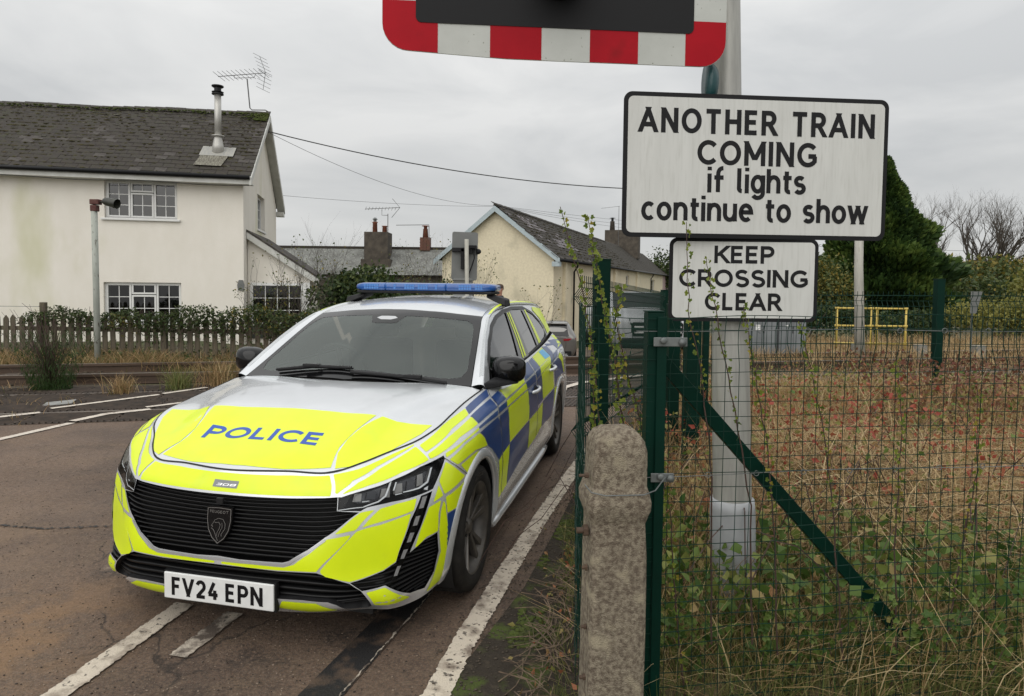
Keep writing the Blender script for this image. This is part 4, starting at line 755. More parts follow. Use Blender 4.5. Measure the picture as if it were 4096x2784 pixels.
# ---- white house on the left
HZ = rad(12.8); H1 = empty('white_house', (-7.03, 17, 0), HZ, label='white rendered house on the left with mossy slate roof and metal flue', cat='house')
w1 = (-3.25, -1.58, 3.09, 4.04); w2 = (-3.30, -1.51, .45, 1.48)
wall_with_holes(-14, 0, -.3, 4.2, [w1, w2]).build('wall', M['render1'], H1)
GD = 6.4; RZ = 6.62; gw = (2.3, 3.7, 3.08, 4.12)
g_ = wall_with_holes(.0, GD, -.3, 4.2, [gw]); Mg = Matrix(((0, -1, 0, 0), (1, 0, 0, 0), (0, 0, 1, 0), (0, 0, 0, 1)))
gq = MB(); gq.v = [tuple(Mg @ Vector(v)) for v in g_.v]; gq.f = g_.f; gq.m = g_.m; gq.sm = g_.sm
gq.add([(0, 0, 4.2), (0, GD, 4.2), (0, GD/2, RZ-.05)], [(0, 1, 2)]); gq.build('gable_wall', M['render1'], H1)
bw = MB(); bw.box((-14, GD-.2, -.3), (-.01, GD, 4.2)); bw.build('back_wall', M['render1'], H1)
window(H1, *w1, LT3); window(H1, *w2, LT3)
wg = window(H1, 0, gw[1]-gw[0], 0, gw[3]-gw[2], [(0, .5, 0, 1, 2, 3), (.5, 1, 0, 1, 2, 3)]); wg.location = (-.12, gw[0], gw[2]); wg.rotation_euler = (0, 0, PI/2)
def sag(x, f): return -.028*max(0, -x)*f + .015*math.sin(x*1.7)*f
cl = Vector((5, -18, 1.5))
e0 = (-.30, 4.22); e1 = (GD/2, RZ)
slates(H1, -14, .24, e0, e1, .285, .245, SL, cl, ridge_sag=sag, rag=.022)
rb = MB(); rb.add([(-14, -.28, 4.19), (.22, -.28, 4.19), (.22, GD/2, RZ-.06), (-14, GD/2, RZ-.06-.39)], [(0, 1, 2, 3)]); rb.add([(-14, GD+.3, 4.15), (.22, GD+.3, 4.15), (.22, GD/2, RZ-.05), (-14, GD/2, RZ-.45)], [(3, 2, 1, 0)]); rb.add([(.225, GD+.3, 4.15), (.225, GD/2, RZ-.05), (.225, GD/2, RZ+.01), (.225, GD+.3, 4.21)], [(0, 1, 2, 3)]); rb.build('roof_deck', SL[0], H1)
for k in range(36):
    x = .24-.42*(k+1); q = MB(); q.hexa([(0, -.11, -.05), (.41, -.11, -.05), (.41, .11, -.05), (0, .11, -.05), (0, -.015, .035), (.41, -.015, .035), (.41, .015, .035), (0, .015, .035)]); o = q.build('ridge_tile', SL[2] if k % 3 else SL[0], H1); o.location = (x, GD/2, RZ+.03+sag(x, 1)); o.rotation_euler = (0, rad(-1.5), 0)
pts = []
for _ in range(3400):
    f = NR.random()**.8; x = NR.uniform(-7.5, .15); r_ = round(f*18)/18
    if NR.random() < .35+.5*math.sin(x*1.1+1)*.5: pts.append((x+NR.normal(0, .02), e0[0]+(e1[0]-e0[0])*r_+NR.uniform(0, .03), e0[1]+(e1[1]-e0[1])*r_+.035+sag(x, r_)))
blobs('roof_moss', pts, M['moss'], H1, (.020, .052), kind='stuff')
pts = [(x, GD/2-.05-d*.83, RZ+.06-d*.56+sag(x, 1)) for x, d in zip(NR.uniform(-7.5, .2, 420), NR.exponential(.07, 420))]+[(.22-abs(a), GD/2-.05-b*.83, RZ+.03-b*.56) for a, b in zip(NR.normal(0, .28, 260), NR.uniform(0, .55, 260))]
blobs('ridge_moss', pts, M['mossgreen'], H1, (.014, .036), kind='stuff')
pts = [(x, e0[0]+(e1[0]-e0[0])*f+.02, e0[1]+(e1[1]-e0[1])*f+.045+sag(x, f)) for x, f in zip(NR.uniform(-7.5, 0, 70), NR.random(70))]
blobs('lichen_patch', pts, mat('lichen', (.34, .34, .29), (.24, .24, .19), 9, rough=.95), H1, (.025, .055), .12, kind='stuff')
q = MB(); q.box((-14, -.32, 4.02), (.26, -.295, 4.19)); q.box((-14, -.295, 4.02), (.26, 0, 4.045)); q.build('fascia', M['fascia'], H1)
q = MB(); q.smooth = True; q.tube([(-14, -.37, 4.18), (.22, -.37, 4.185)], .055, 10); q.build('gutter', M['gutter'], H1)
q = MB(); q.tube([(x, -.325, 3.985+.02*math.sin(x*2.1)) for x in np.linspace(-7, .2, 30)], .009, 5); q.build('eaves_cable', M['wire'], H1)
for (ya, za), (yb, zb) in (((-.36, 4.00), (GD/2, RZ-.18)), ((GD+.42, 3.98), (GD/2, RZ-.18))):
    q = MB(); q.hexa([(.20, ya, za), (.26, ya, za), (.26, yb, zb), (.20, yb, zb), (.20, ya, za+.19), (.26, ya, za+.19), (.26, yb, zb+.19), (.20, yb, zb+.19)]); q.build('bargeboard', M['fascia'], H1)
q = MB(); q.hexa([(0, GD/2, RZ-.12), (.2, GD/2, RZ-.12), (.2, GD+.40, 4.02), (0, GD+.40, 4.02), (0, GD/2, RZ-.10), (.2, GD/2, RZ-.10), (.2, GD+.40, 4.04), (0, GD+.40, 4.04)]); q.build('soffit', M['fascia'], H1)
q = MB(); q.box((-.02, GD+.05, 3.86), (.24, GD+.42, 4.02)); q.build('soffit_box', M['fascia'], H1)
# flue on the front slope
fy, fx = .80, -.76; fz = e0[1]+(e1[1]-e0[1])*(fy-e0[0])/(e1[0]-e0[0])
q = MB(); q.smooth = True; q.lathe([(.155, -.02), (.14, .20), (.095, .42), (.085, .46)], 24, Matrix.Translation((fx, fy, fz))); q.lathe([(.165, .44), (.165, .46), (.09, .465)], 24, Matrix.Translation((fx, fy, fz))); q.lathe([(.086, .42), (.086, 1.55)], 24, Matrix.Translation((fx, fy, fz))); FL = q.build('flue', M['steel'], H1)
q = MB(); q.lathe([(.09, 1.54), (.15, 1.55), (.15, 1.58), (.10, 1.59)], 24, Matrix.Translation((fx, fy, fz))); q.lathe([(.09, 1.59), (.09, 1.74)], 20, Matrix.Translation((fx, fy, fz))); q.lathe([(.13, 1.74), (.155, 1.76), (.15, 1.785), (.02, 1.81)], 24, Matrix.Translation((fx, fy, fz))); q.lathe([(.152, 1.615), (.152, 1.62)], 24, Matrix.Translation((fx, fy, fz))); q.build('flue_cowl', M['gutter'], FL)
sl_ = math.atan2(e1[1]-e0[1], e1[0]-e0[0]); q = MB(); Mx = Matrix.Translation((fx, fy, fz)) @ Matrix.Rotation(sl_-.02, 4, 'X'); q.box((-.42, -.30, .045), (.42, .30, .055), Mx); bevel(q.build('flashing', M['flash'], FL), .004)
q = MB(); q.add([Mx @ Vector(p) for p in ((-.38, -.30, .046), (.30, -.30, .046), (.22, -.92, .046), (-.44, -.92, .046))], [(3, 2, 1, 0)]); q.build('stain_streak', mat('washed_slate', (.20, .19, .15), (.09, .08, .06), 7, rough=.8, stretch=(6, 1, 1), lo=.42, hi=.58), FL)
# lean-to on the gable side
q = MB(); lx = 1.62
q.add([(0.01, .55, -.3), (lx, .55, -.3), (lx, .55, 1.70), (0.01, .55, 2.78)], [(0, 1, 2, 3)]); q.add([(lx, .55, -.3), (lx, 4.5, -.3), (lx, 4.5, 1.7), (lx, .55, 1.7)], [(0, 1, 2, 3)]); q.build('lean_to_wall', M['render1'], H1)
q = MB(); q.hexa([(0.01, .35, 2.86), (lx+.28, .35, 1.60), (lx+.28, 4.6, 1.60), (.01, 4.6, 2.86), (0.01, .35, 2.92), (lx+.28, .35, 1.66), (lx+.28, 4.6, 1.66), (.01, 4.6, 2.92)]); q.build('lean_to_roof', SL[2], H1)
q = MB(); q.hexa([(0.01, .36, 2.68), (lx+.24, .36, 1.44), (lx+.24, .42, 1.44), (.01, .42, 2.68), (0.01, .36, 2.86), (lx+.24, .36, 1.62), (lx+.24, .42, 1.62), (.01, .42, 2.86)]); q.build('lean_to_barge', M['fascia'], H1)
q = MB(); q.box((.10, .50, .0), (1.42, .545, 1.50)); q.build('lean_to_room', M['room'], H1)
wl_ = window(H1, .08, 1.46, .35, 1.50, [(0, 1, 0, 1, 4, 3)], y=.45, sill=False)
q = MB(); q.box((1.46, .43, -.2), (1.62, .53, 1.52)); q.build('corner_post', M['upvc'], H1)
q = MB(); q.prism([(-.07, -.14), (.07, -.14), (.09, 0), (.05, .13), (-.05, .13), (-.09, 0)], lambda x, z: (x-.0, -.012, z), lambda x, z: (x, -.035, z)); o = q.build('house_sign', M['greysign'], H1); o.location = (-.09+.02, -.0, 1.44)
# aerial on the gable
AE = empty('tv_aerial', (0, 0, 0), label='large television aerial on a cranked pole above the white house gable', cat='aerial')
def local_h(x, y, z): c_, s_ = math.cos(HZ), math.sin(HZ); return (-7.03+x*c_-y*s_, 17+x*s_+y*c_, z)
P0 = Vector((-7.56, 20.2, 6.10)); q = MB(); q.tube([P0, (-7.54, 20.2, 6.74), (-7.66, 20.2, 6.80), (-8.07, 20.2, 6.80), (-8.13, 20.2, 6.86), (-8.21, 20.2, 7.74)], .018, 6); q.build('mast', M['aerial'], AE)
q = MB(); A_ = Vector((-9.10, 20.2, 7.80)); B_ = Vector((-7.62, 20.2, 7.93)); q.tube([A_, B_], .011, 5); q.tube([(-8.6, 20.2, 7.85), (-8.6, 20.2, 7.76), (-8.0, 20.2, 7.78), (-7.95, 20.2, 7.88)], .009, 5); BM_ = q.build('boom', M['aerial'], AE)
q = MB()
for k in range(11):
    c = A_.lerp(B_, k/10.*.92+.02); q.tube([c+Vector((-.08, -.24, .07)), c+Vector((.08, .24, -.07))], .006, 4)
q.build('element', M['aerial'], AE)
q = MB()
for z0, z1, dx in ((7.95, 8.42, -.28), (7.90, 7.42, -.12)):
    a = Vector((-7.65, 20.2, z0)); b = Vector((-7.65+dx*.6, 20.2, z1)); q.tube([a, b], .008, 4)
    for k in range(5): c = a.lerp(b, k/4); q.tube([c+Vector((-.17, -.1, .07)), c+Vector((.17, .1, -.07))], .006, 4)
q.build('reflector', M['aerial'], AE)
# cables
def cable(a, b, sag_, r, lab, n=24, twist=False):
    a = Vector(a); b = Vector(b); q = MB(); P = [a.lerp(b, t)-Vector((0, 0, sag_*4*t*(1-t))) for t in np.linspace(0, 1, n)]; q.tube(P, r, 5); return q.build('overhead_cable', M['wire'], None, label=lab, cat='cable')
cable((-7.50, 20.1, 6.12), (6.0, 24.0, 5.06), .42, .017, 'thick twisted overhead cable from the white house gable to behind the sign')
cable((-7.48, 20.1, 6.08), (-.95, 34.5, 5.65), .55, .007, 'thin overhead cable running down from the white house to the cream cottage ridge')
cable((-8.35, 23.4, 4.62), (-.98, 34.4, 5.60), .1, .006, 'thin nearly level cable from the white house eaves to the cream cottage')
for k, (z1, zz) in enumerate(((6.35, .1), (6.15, .3), (5.9, .45))): cable((-.95, 34.5, 5.66), (20, 68, z1+1.2), zz, .008, ('upper', 'middle', 'lower')[k]+' of the three cables running from the cream cottage ridge to the right')
cable((9.5, 33, 3.9), (30, 36, 3.7), .2, .008, 'thin cable behind the white signs, right of the cream cottage')
# ---- cream cottage
CB = rad(90-18.9); H2 = empty('cream_cottage', (2.09, 33, 0), CB, label='cream rendered cottage with a pale blue bargeboard and long patched slate roof', cat='house')
G2 = 6.2; RZ2 = 5.55; EZ2 = 2.86
q = MB(); q.add([(0, 0, -2), (0, G2, -2), (0, G2, EZ2), (0, G2/2, RZ2), (0, 0, EZ2)], [(4, 3, 2, 1, 0)]); q.build('gable_wall', M['render2'], H2)
wn = [(23.2, 24.9, 1.5, 2.33), (41, 44, .9, 2.12), (8, 9.5, -1.6, .3), (30.5, 32.5, -1.4, 0)]
wall_with_holes(0, 52.8, -2, 2.8, wn, th=.25).build('wall', M['render2'], H2)
for a, b, c, d in wn: window(H2, a, b, c, d, [(0, 1, 0, 1, 1, 2)], y=.12)
for a, b in ((1.88, 2.35), (17.2, 18.2), (29, 30.2)): q = MB(); q.box((a, -.16, -2), (b, -.002, 2.8)); q.build('pilaster', M['render2'], H2)
q = MB(); q.box((52.8, 0, -2), (60, .3, 2.8)); q.build('pink_wall', mat('pink_render', (.42, .31, .30), rough=.9), H2)
Q2 = Matrix.Rotation(CB, 4, 'Z'); cl2 = Q2.inverted() @ (Vector((0, 0, 1.57))-Vector((2.09, 33, 0)))
slates(H2, -.30, 58, (-.32, EZ2-.02), (G2/2, RZ2+.06), .42, .30, SL, cl2, clean=(lambda x, r: (3.0 < x < 9.5 and 3 < r < 8 and abs((x-3)*.42-(r-3)) < 2.6 and R.random() < .8) or (R.random() < .035) or (1.5 < x < 4.8 and 8 < r < 13 and R.random() < .55), SP), rag=.03)
q = MB(); q.add([(-.3, -.3, EZ2-.03), (58, -.3, EZ2-.03), (58, G2/2, RZ2), (-.3, G2/2, RZ2)], [(0, 1, 2, 3)]); q.add([(-.3, G2+.3, EZ2-.1), (58, G2+.3, EZ2-.1), (58, G2/2, RZ2), (-.3, G2/2, RZ2)], [(3, 2, 1, 0)]); q.build('roof_deck', SL[0], H2)
for k in range(60): q = None; x = -.28+k*.5; \
    (lambda mb: (mb.hexa([(0, -.13, -.06), (.49, -.13, -.06), (.49, .13, -.06), (0, .13, -.06), (0, -.02, .04), (.49, -.02, .04), (.49, .02, .04), (0, .02, .04)]), mb))(MB())[1].build('ridge_tile', SL[k % 2], H2).__setattr__('location', (x, G2/2, RZ2+.10))
pts = [(x, -.32+(G2/2+.32)*f, EZ2+(RZ2+.06-EZ2)*f+.05) for x, f in zip(NR.uniform(-.2, 26, 900), np.round(NR.random(900)*12)/12)]
blobs('roof_moss', pts, M['moss'], H2, (.03, .07), .4, kind='stuff')
for ya, za, yb, zb, nm_ in ((-.40, EZ2-.16, G2/2, RZ2-.02, 0), (G2+.36, EZ2-.2, G2/2, RZ2-.02, 1)):
    q = MB(); q.hexa([(-.36, ya, za-.14), (-.36, yb, zb-.26), (-.30, yb, zb-.26), (-.30, ya, za-.14), (-.36, ya, za+.14), (-.36, yb, zb+.03), (-.30, yb, zb+.03), (-.30, ya, za+.14)]); q.build('bargeboard', M['bluebarge'], H2)
q = MB(); q.box((-.36, -.40, EZ2-.42), (0, .0, EZ2-.18)); q.build('eaves_box', M['bluebarge'], H2)
q = MB(); q.smooth = True; q.tube([(-.2, -.42, EZ2-.10), (58, -.42, EZ2-.08)], .08, 8); q.build('gutter', M['gutter'], H2)
for x in (3.6, 39.2): q = MB(); q.smooth = True; q.tube([(x, -.40, EZ2-.15), (x, -.40, EZ2-.32), (x+.3, -.14, EZ2-.62), (x+.3, -.14, -2)], .055, 8); q.build('downpipe', M['gutter'], H2)
q = MB(); q.box((39.5, 1.3, 4.4), (41, 5.0, 7.55)); CH = q.build('chimney', M['render3'], H2)
for i, y_ in enumerate((4.3, 2.9)):
    q = MB(); q.smooth = True; q.lathe([(.30, 7.5), (.24, 8.5), (.27, 8.55)], 16, Matrix.Translation((40.2, y_, 0))); q.build('chimney_pot', M['terracotta'] if i else M['render3'], CH)
    q = MB(); q.lathe([(.36, 8.9), (.1, 8.98)], 14, Matrix.Translation((40.2, y_, 0))); q.lathe([(.14, 8.5), (.14, 8.9)], 8, Matrix.Translation((40.2, y_, 0))); q.build('cowl', M['gutter'], CH)
for (px, pz, lab, y_) in ((11.35, 9.95, 'thin aerial on a tall pole beside the cottage chimney', 70),):
    t = empty('tv_aerial', (px, y_, 0), label=lab, cat='aerial'); q = MB(); q.tube([(0, 0, 5.2), (0, 0, pz)], .03, 4); q.tube([(-1.9, 0, pz-.25), (.1, 0, pz)], .02, 4); q.build('mast', M['aerial'], t)
# ---- grey terrace in the middle
H3 = empty('stone_terrace', (-16, 42, 0), 0, label='low terrace roof of grey slates behind the dark shrubs, carrying the chimneys', cat='house')
q = MB(); q.box((-1, .3, -2), (12.3, 6, 2.1)); q.build('wall', M['render3'], H3)
slates(H3, -1, 12.2, (0, 2.0), (3.0, 3.85), .26, .16, [M['slate3'], M['slate3'], SP[1]], Vector((16, -42, 1.5)), limit=0, thick=.010, rag=.02)
q = MB(); q.add([(-1, 0, 1.98), (12.2, 0, 1.98), (12.2, 3, 3.83), (-1, 3, 3.83)], [(0, 1, 2, 3)]); q.box((-1, 2.88, 3.82), (12.2, 3.12, 3.99)); q.build('roof_deck', SL[1], H3)
q = MB(); q.box((6.2, .9, 2.9), (7.75, 2.5, 4.85)); q.box((6.0, .8, 1.6), (7.95, 2.6, 3.05)); C1 = q.build('chimney', M['render3'], H3)
for x, h in ((6.75, 5.5), (7.4, 5.25)): q = MB(); q.smooth = True; q.lathe([(.17, 4.83), (.15, h), (.19, h+.02), (.19, h+.06)], 14, Matrix.Translation((x, 1.7, 0))); q.build('chimney_pot', M['terracotta'], C1)
q = MB(); q.lathe([(.11, 5.55), (.11, 5.72), (.19, 5.74), (.05, 5.86)], 12, Matrix.Translation((6.75, 1.7, 0))); q.build('cowl', M['galv'], C1)
C2 = empty('chimney'); C2.parent = H3
for r_ in range(9):
    for k in range(3): q = MB(); q.box((9.62+k*.235+(.0 if r_ % 2 else .02), 2.6, 3.75+r_*.1), (9.62+k*.235+.225, 3.3, 3.84+r_*.1)); q.build('brick', M['brick'], C2)
q = MB(); q.box((9.66, 2.64, 3.7), (10.28, 3.26, 4.64)); q.build('mortar', M['render3'], C2)
q = MB(); q.smooth = True; q.lathe([(.20, 4.62), (.16, 5.2), (.19, 5.22)], 14, Matrix.Translation((9.97, 2.95, 0))); q.lathe([(.12, 5.2), (.12, 5.4), (.26, 5.42), (.24, 5.46)], 12, Matrix.Translation((9.97, 2.95, 0))); q.build('chimney_pot', M['terracotta'], C2)
for (x, z0, z1, bx, lab) in ((-8.35, 4.85, 6.1, 1, 'small multi-element aerial on the wide terrace chimney'), (-5.6, 4.4, 5.35, 0, 'thin single-boom aerial on the brick terrace chimney')):
    t = empty('tv_aerial', (x, 43.5, 0), label=lab, cat='aerial'); q = MB(); q.tube([(0, 0, z0), (0, 0, z1)], .03, 4); q.tube([(-1.5 if bx else -2.2, 0, z1+.3 if bx else z1), (.8 if bx else 0, 0, z1+.42 if bx else z1+.05)], .025, 4)
    if bx:
        for k in range(10): q.tube([(-1.5+k*.22, -.1, z1+.22), (-1.45+k*.22, .1, z1+.46)], .014, 3)
        q.tube([(.25, 0, z1-.25), (.8, 0, z1+.42), (.3, 0, z1+1.0)], .02, 4); q.tube([(-.4, 0, z1+.3), (-.4, 0, z1-.1), (.0, 0, z1-.1)], .02, 4)
    q.build('mast', M['aerial'], t)
# ---- picket fence
PF = empty('picket_fence', (0, 0, 0), label='weathered wooden picket fence in front of the white house', cat='fence')
def pfy(x): return 12.43-(x+9.84)*.075
q = MB(); q.box((-.048, -.011, -.05), (.048, .011, .80)); q.prism([(-.048, .80), (.048, .80), (.0, .868)], lambda x, z: (x, -.011, z), lambda x, z: (x, .011, z)); pal = q.mesh('paling'); pal.materials.append(M['oldwood'])
x = -11.2
while x < -3.3:
    o = bpy.data.objects.new('paling', pal); COL.objects.link(o); o.parent = PF; o.location = (x+R.uniform(-.008, .008), pfy(x), R.uniform(-.02, .012)); o.rotation_euler = (0, R.uniform(-.03, .03), R.uniform(-.1, .1)); o.scale = (R.uniform(.92, 1.06), 1, 1); x += .166
for z in (.60, .10): q = MB(); q.hexa([(-11.3, pfy(-11.3)+.015, z-.04), (-3.2, pfy(-3.2)+.015, z-.04), (-3.2, pfy(-3.2)+.05, z-.04), (-11.3, pfy(-11.3)+.05, z-.04), (-11.3, pfy(-11.3)+.015, z+.04), (-3.2, pfy(-3.2)+.015, z+.04), (-3.2, pfy(-3.2)+.05, z+.04), (-11.3, pfy(-11.3)+.05, z+.04)]); q.build('fence_rail', M['oldwood'], PF)
for x in (-9.02, -6.6, -4.2): q = MB(); q.box((x-.05, pfy(x)+.06, -.1), (x+.05, pfy(x)+.15, 1.10 if x < -8 else .8)); bevel(q.build('post', M['oldwood'], PF), .006)
q = MB(); q.tube([(-13.5, 12.7, 1.0), (-9.0, 12.6, 1.01)], .006, 4); q.build('fence_wire', M['galv'], PF)
# ---- floodlight post
LPo = empty('floodlight_post', (-7.44, 11.6, 0), label='thin grey post with a floodlight in front of the white house', cat='lamp post')
q = MB(); q.smooth = True; q.tube([(.01, 0, -.1), (0, 0, 1.5), (-.01, 0, 2.80)], .052, 12); q.build('pole', M['paintpole'] if 'paintpole' in M else mat('flaking_pole', (.40, .42, .38), (.30, .32, .28), 6, rough=.7, c3=(.12, .11, .09), s3=22, lo3=.6, hi3=.68, stretch=(1, 1, .35)), LPo)
q = MB(); q.box((-.06, -.06, 2.88), (.10, .06, 2.97)); q.box((-.055, -.055, 2.76), (.055, .055, 2.87)); bevel(q.build('bracket_box', M['redpaint'], LPo), .01)
q = MB(); q.tube([(.10, 0, 2.92), (.24, -.03, 2.94)], .018, 6); q.smooth = True; Mx = Matrix.Translation((.24, -.05, 2.93)) @ Matrix.Rotation(rad(102), 4, 'Y') @ Matrix.Scale(.64, 4) @ Matrix.Rotation(.15, 4, 'X'); q.lathe([(.03, -.10), (.09, -.06), (.115, .02), (.12, .12), (.135, .34)], 18, Mx, close=False); q.lathe([(.13, .34), (.10, .10), (.0, .02)], 18, Mx, close=False); q.build('floodlight', mat('green_glass_fibre', (.035, .038, .024), (.02, .02, .016), 8, rough=.45), LPo)
# ---- back of the far signal
SB = empty('crossing_signal', (-.78, 11.0, 0), label='grey back of the far crossing signal on a pole behind the police car', cat='signal')
def rrect(w, h, r, n=5):
    P = []
    for cx_, cy_, a0 in ((w/2-r, h/2-r, 0), (-w/2+r, h/2-r, 90), (-w/2+r, -h/2+r, 180), (w/2-r, -h/2+r, 270)):
        for i in range(n+1): a = rad(a0+90*i/n); P.append((cx_+r*math.cos(a), cy_+r*math.sin(a)))
    return P
q = MB(); Mx = Matrix.Translation((-.04, .12, 2.02)) @ Matrix.Rotation(.10, 4, 'Z') @ Matrix.Rotation(.02, 4, 'Y'); q.prism(rrect(.44, .82, .035), lambda x, z: Mx @ Vector((x, 0, z)), lambda x, z: Mx @ Vector((x, .012, z))); q.build('signal_board', M['greysign'], SB)
q = MB(); q.smooth = True; q.tube([(.035, 0, -.1), (0, 0, 2.30)], .036, 12); q.build('pole', mat('pole_grey', (.40, .39, .34), (.30, .29, .25), 5, rough=.6), SB)
q = MB(); q.box((-.25, .03, 2.09), (-.03, .11, 2.16)); q.box((-.10, .03, 1.80), (-.04, .11, 2.15)); q.box((.035, .0, 2.15), (.17, .12, 2.20)); q.box((.04, .04, 2.06), (.10, .10, 2.16)); bevel(q.build('bracket', M['matblack'], SB), .006)
q = MB(); q.smooth = True; q.tube([(.12, .05, 2.16), (.13, .03, 1.98), (.08, .03, 1.82), (.04, .02, 1.72), (.04, .02, 1.66)], .012, 6); q.build('cable', M['matblack'], SB)
q = MB(); q.smooth = True; q.lathe([(.05, 0), (.045, .05), (.02, .08)], 12, Matrix.Translation((.16, .12, 2.10)) @ Matrix.Rotation(PI/2, 4, 'Y')); q.build('lamp', M['matblack'], SB)
q = MB(); q.box((-.22, .02, 1.18), (.10, .16, 1.64)); q.box((-.24, .0, 1.60), (.12, .17, 1.62)); bevel(q.build('relay_box', M['greysign'], SB), .008)
# ------------------------------------------------------------------ other vehicles
def loft_body(stations, parent, m, name='body', n_round=2):
    """stations: (y, hw_low, hw_mid, z_low, z_mid, hw_top, z_top)"""
    q = MB(); q.smooth = True; ring = []
    for (y, a, b, zl, zm, c, zt) in stations:
        half = [(a*.9, zl), (a, zl+.06), (b, (zl+zm)/2), (b*.985, zm), (b*.93, zm+.05), (c+.02, zt-.06), (c-.06, zt-.008), (c*.5, zt+.006)]
        P = half+[(-x_, z_) for x_, z_ in half[::-1]]; ring += [(x_, y, z_) for x_, z_ in P]
    k = 16; m_ = len(stations)
    q.add(ring, [(i*k+j, i*k+(j+1) % k, (i+1)*k+(j+1) % k, (i+1)*k+j) for i in range(m_-1) for j in range(k)]+[tuple(range(k-1, -1, -1)), tuple((m_-1)*k+j for j in range(k))]); o = q.build(name, m, parent)
    md = o.modifiers.new('s', 'SUBSURF'); md.levels = 1; md.render_levels = 1; return o
def plain_wheel(parent, x, y, r=.33, w=.2):
    wh = empty('wheel'); wh.parent = parent; wh.location = (x, y, r); X = Matrix.Rotation(PI/2, 4, 'Y')
    q = MB(); q.smooth = True; q.lathe([(r*.62, -w/2), (r*.95, -w/2), (r, -w*.35), (r, w*.35), (r*.95, w/2), (r*.62, w/2)], 28, X); q.build('tyre', M['tyre'], wh); q = MB(); q.lathe([(0, -w/2-.003), (r*.6, -w/2-.003)], 20, X, close=False); q.lathe([(0, w/2+.003), (r*.6, w/2+.003)], 20, X, close=False); q.build('rim', M['rim'], wh)
zg = float(gz(1.42, 23)); GC = empty('grey_hatchback', (1.42, 22.9, zg), rad(-4), label='grey hatchback seen from behind on the road beyond the crossing', cat='car')
loft_body([(0.02, .70, .80, .34, .80, .62, .90), (.04, .78, .86, .24, .88, .64, 1.02), (.12, .80, .885, .20, .93, .62, 1.22), (.32, .80, .89, .18, .95, .60, 1.42), (.8, .80, .895, .18, .95, .59, 1.465), (2.0, .80, .895, .18, .94, .58, 1.46), (2.8, .80, .89, .18, .93, .60, 1.12), (3.2, .80, .88, .18, .90, .70, .97), (4.1, .74, .82, .2, .72, .6, .80), (4.25, .6, .7, .25, .6, .5, .66)], GC, M['carYgrey'])
q = MB(); q.add([(-.60, -.015, .97), (.60, -.015, .97), (.52, .235, 1.35), (-.52, .235, 1.35)], [(0, 1, 2, 3)]); q.build('rear_window', M['gloss_black'], GC)
q = MB(); q.box((-.56, .17, 1.375), (.56, .34, 1.415)); bevel(q.build('spoiler', M['carYgrey'], GC), .015)
q = MB(); q.tube([(.02, -.03, 1.0), (-.22, .0, 1.03)], .012, 5); q.build('rear_wiper', M['matblack'], GC)
for sx in (-1, 1):
    q = MB(); q.hexa([(sx*.42, -.02, .80), (sx*.84, .08, .80), (sx*.84, .1, .80), (sx*.42, .02, .80), (sx*.40, -.025, .87), (sx*.86, .06, .90), (sx*.86, .1, .90), (sx*.40, .02, .87)]); bevel(q.build('tail_light', M['lampredx'] if 'lampredx' in M else mat('tail_red', (.30, .01, .02), rough=.15, coat=.5), GC), .006)
    for y_ in (.85, 3.45): plain_wheel(GC, sx*.79, y_)
    q = MB(); q.tube([(sx*.86, .5, .85), (sx*.84, 2.6, .88)], .004, 4); q.build('shoulder_line', M['matblack'], GC)
q = MB(); q.box((-.26, -.035, .58), (.26, -.02, .69)); q.build('number_plate', mat('yellow_plate', (.75, .50, .03), rough=.4), GC)
text_mesh('VX21 DNU'.replace('X', 'V').replace('1', 'I').replace('U', 'N'), .08, .2, lambda x, y, l: (x, -.0352-l, .60+y), gap=.4, width=.46).build('registration', M['black'], GC) if False else None
q = MB(); q.box((-.70, -.03, .20), (.70, .02, .44)); bevel(q.build('diffuser', M['matblack'], GC), .03); q = MB(); q.tube([(-.55, -.035, .33), (.55, -.035, .33)], .012, 6); q.tube([(.22, -.04, .28), (.58, -.04, .28)], .010, 6); q.build('exhaust_trim', M['satin'], GC)
q = MB(); q.tube([(-.5, -.028, .90), (.5, -.028, .90)], .004, 4); q.tube([(-.50, -.03, .62), (-.46, -.03, .50), (.46, -.03, .50), (.50, -.03, .62), (.50, -.01, .78)], .004, 4); q.build('boot_seam', M['matblack'], GC)
q = MB(); q.smooth = True; q.lathe([(.03, 0), (.005, .09)], 8, Matrix.Translation((0, .55, 1.47))); q.build('aerial', M['matblack'], GC)
zr = float(gz(3.1, 14.2)); RG = empty('white_pickup', (3.15, 14.0, zr), rad(3), label='white pickup truck facing the camera behind the green mesh fence', cat='pickup truck')
loft_body([(0.0, .72, .84, .50, .92, .66, 1.02), (.06, .80, .90, .36, .98, .70, 1.08), (.35, .86, .93, .34, 1.02, .74, 1.12), (1.2, .88, .93, .34, 1.05, .76, 1.17), (1.35, .88, .93, .34, 1.05, .74, 1.18), (1.95, .88, .93, .34, 1.06, .60, 1.56), (2.3, .88, .93, .34, 1.06, .60, 1.60), (3.4, .88, .93, .34, 1.06, .60, 1.58), (3.6, .88, .93, .34, 1.08, .80, 1.12), (5.2, .88, .92, .36, 1.08, .80, 1.10)], RG, M['pickup'])
q = MB(); q.add([(-.70, 1.28, 1.16), (.70, 1.28, 1.16), (.60, 1.90, 1.575), (-.60, 1.90, 1.575)], [(0, 1, 2, 3)]); q.build('windscreen', M['gloss_black'], RG)
q = MB(); q.box((-.55, -.03, .66), (.55, .02, .96)); bevel(q.build('grille', M['matblack'], RG), .03)
for z in (.74, .86): q = MB(); q.box((-.52, -.05, z-.018), (.52, -.028, z+.018)); bevel(q.build('grille_bar', M['white'], RG), .008)
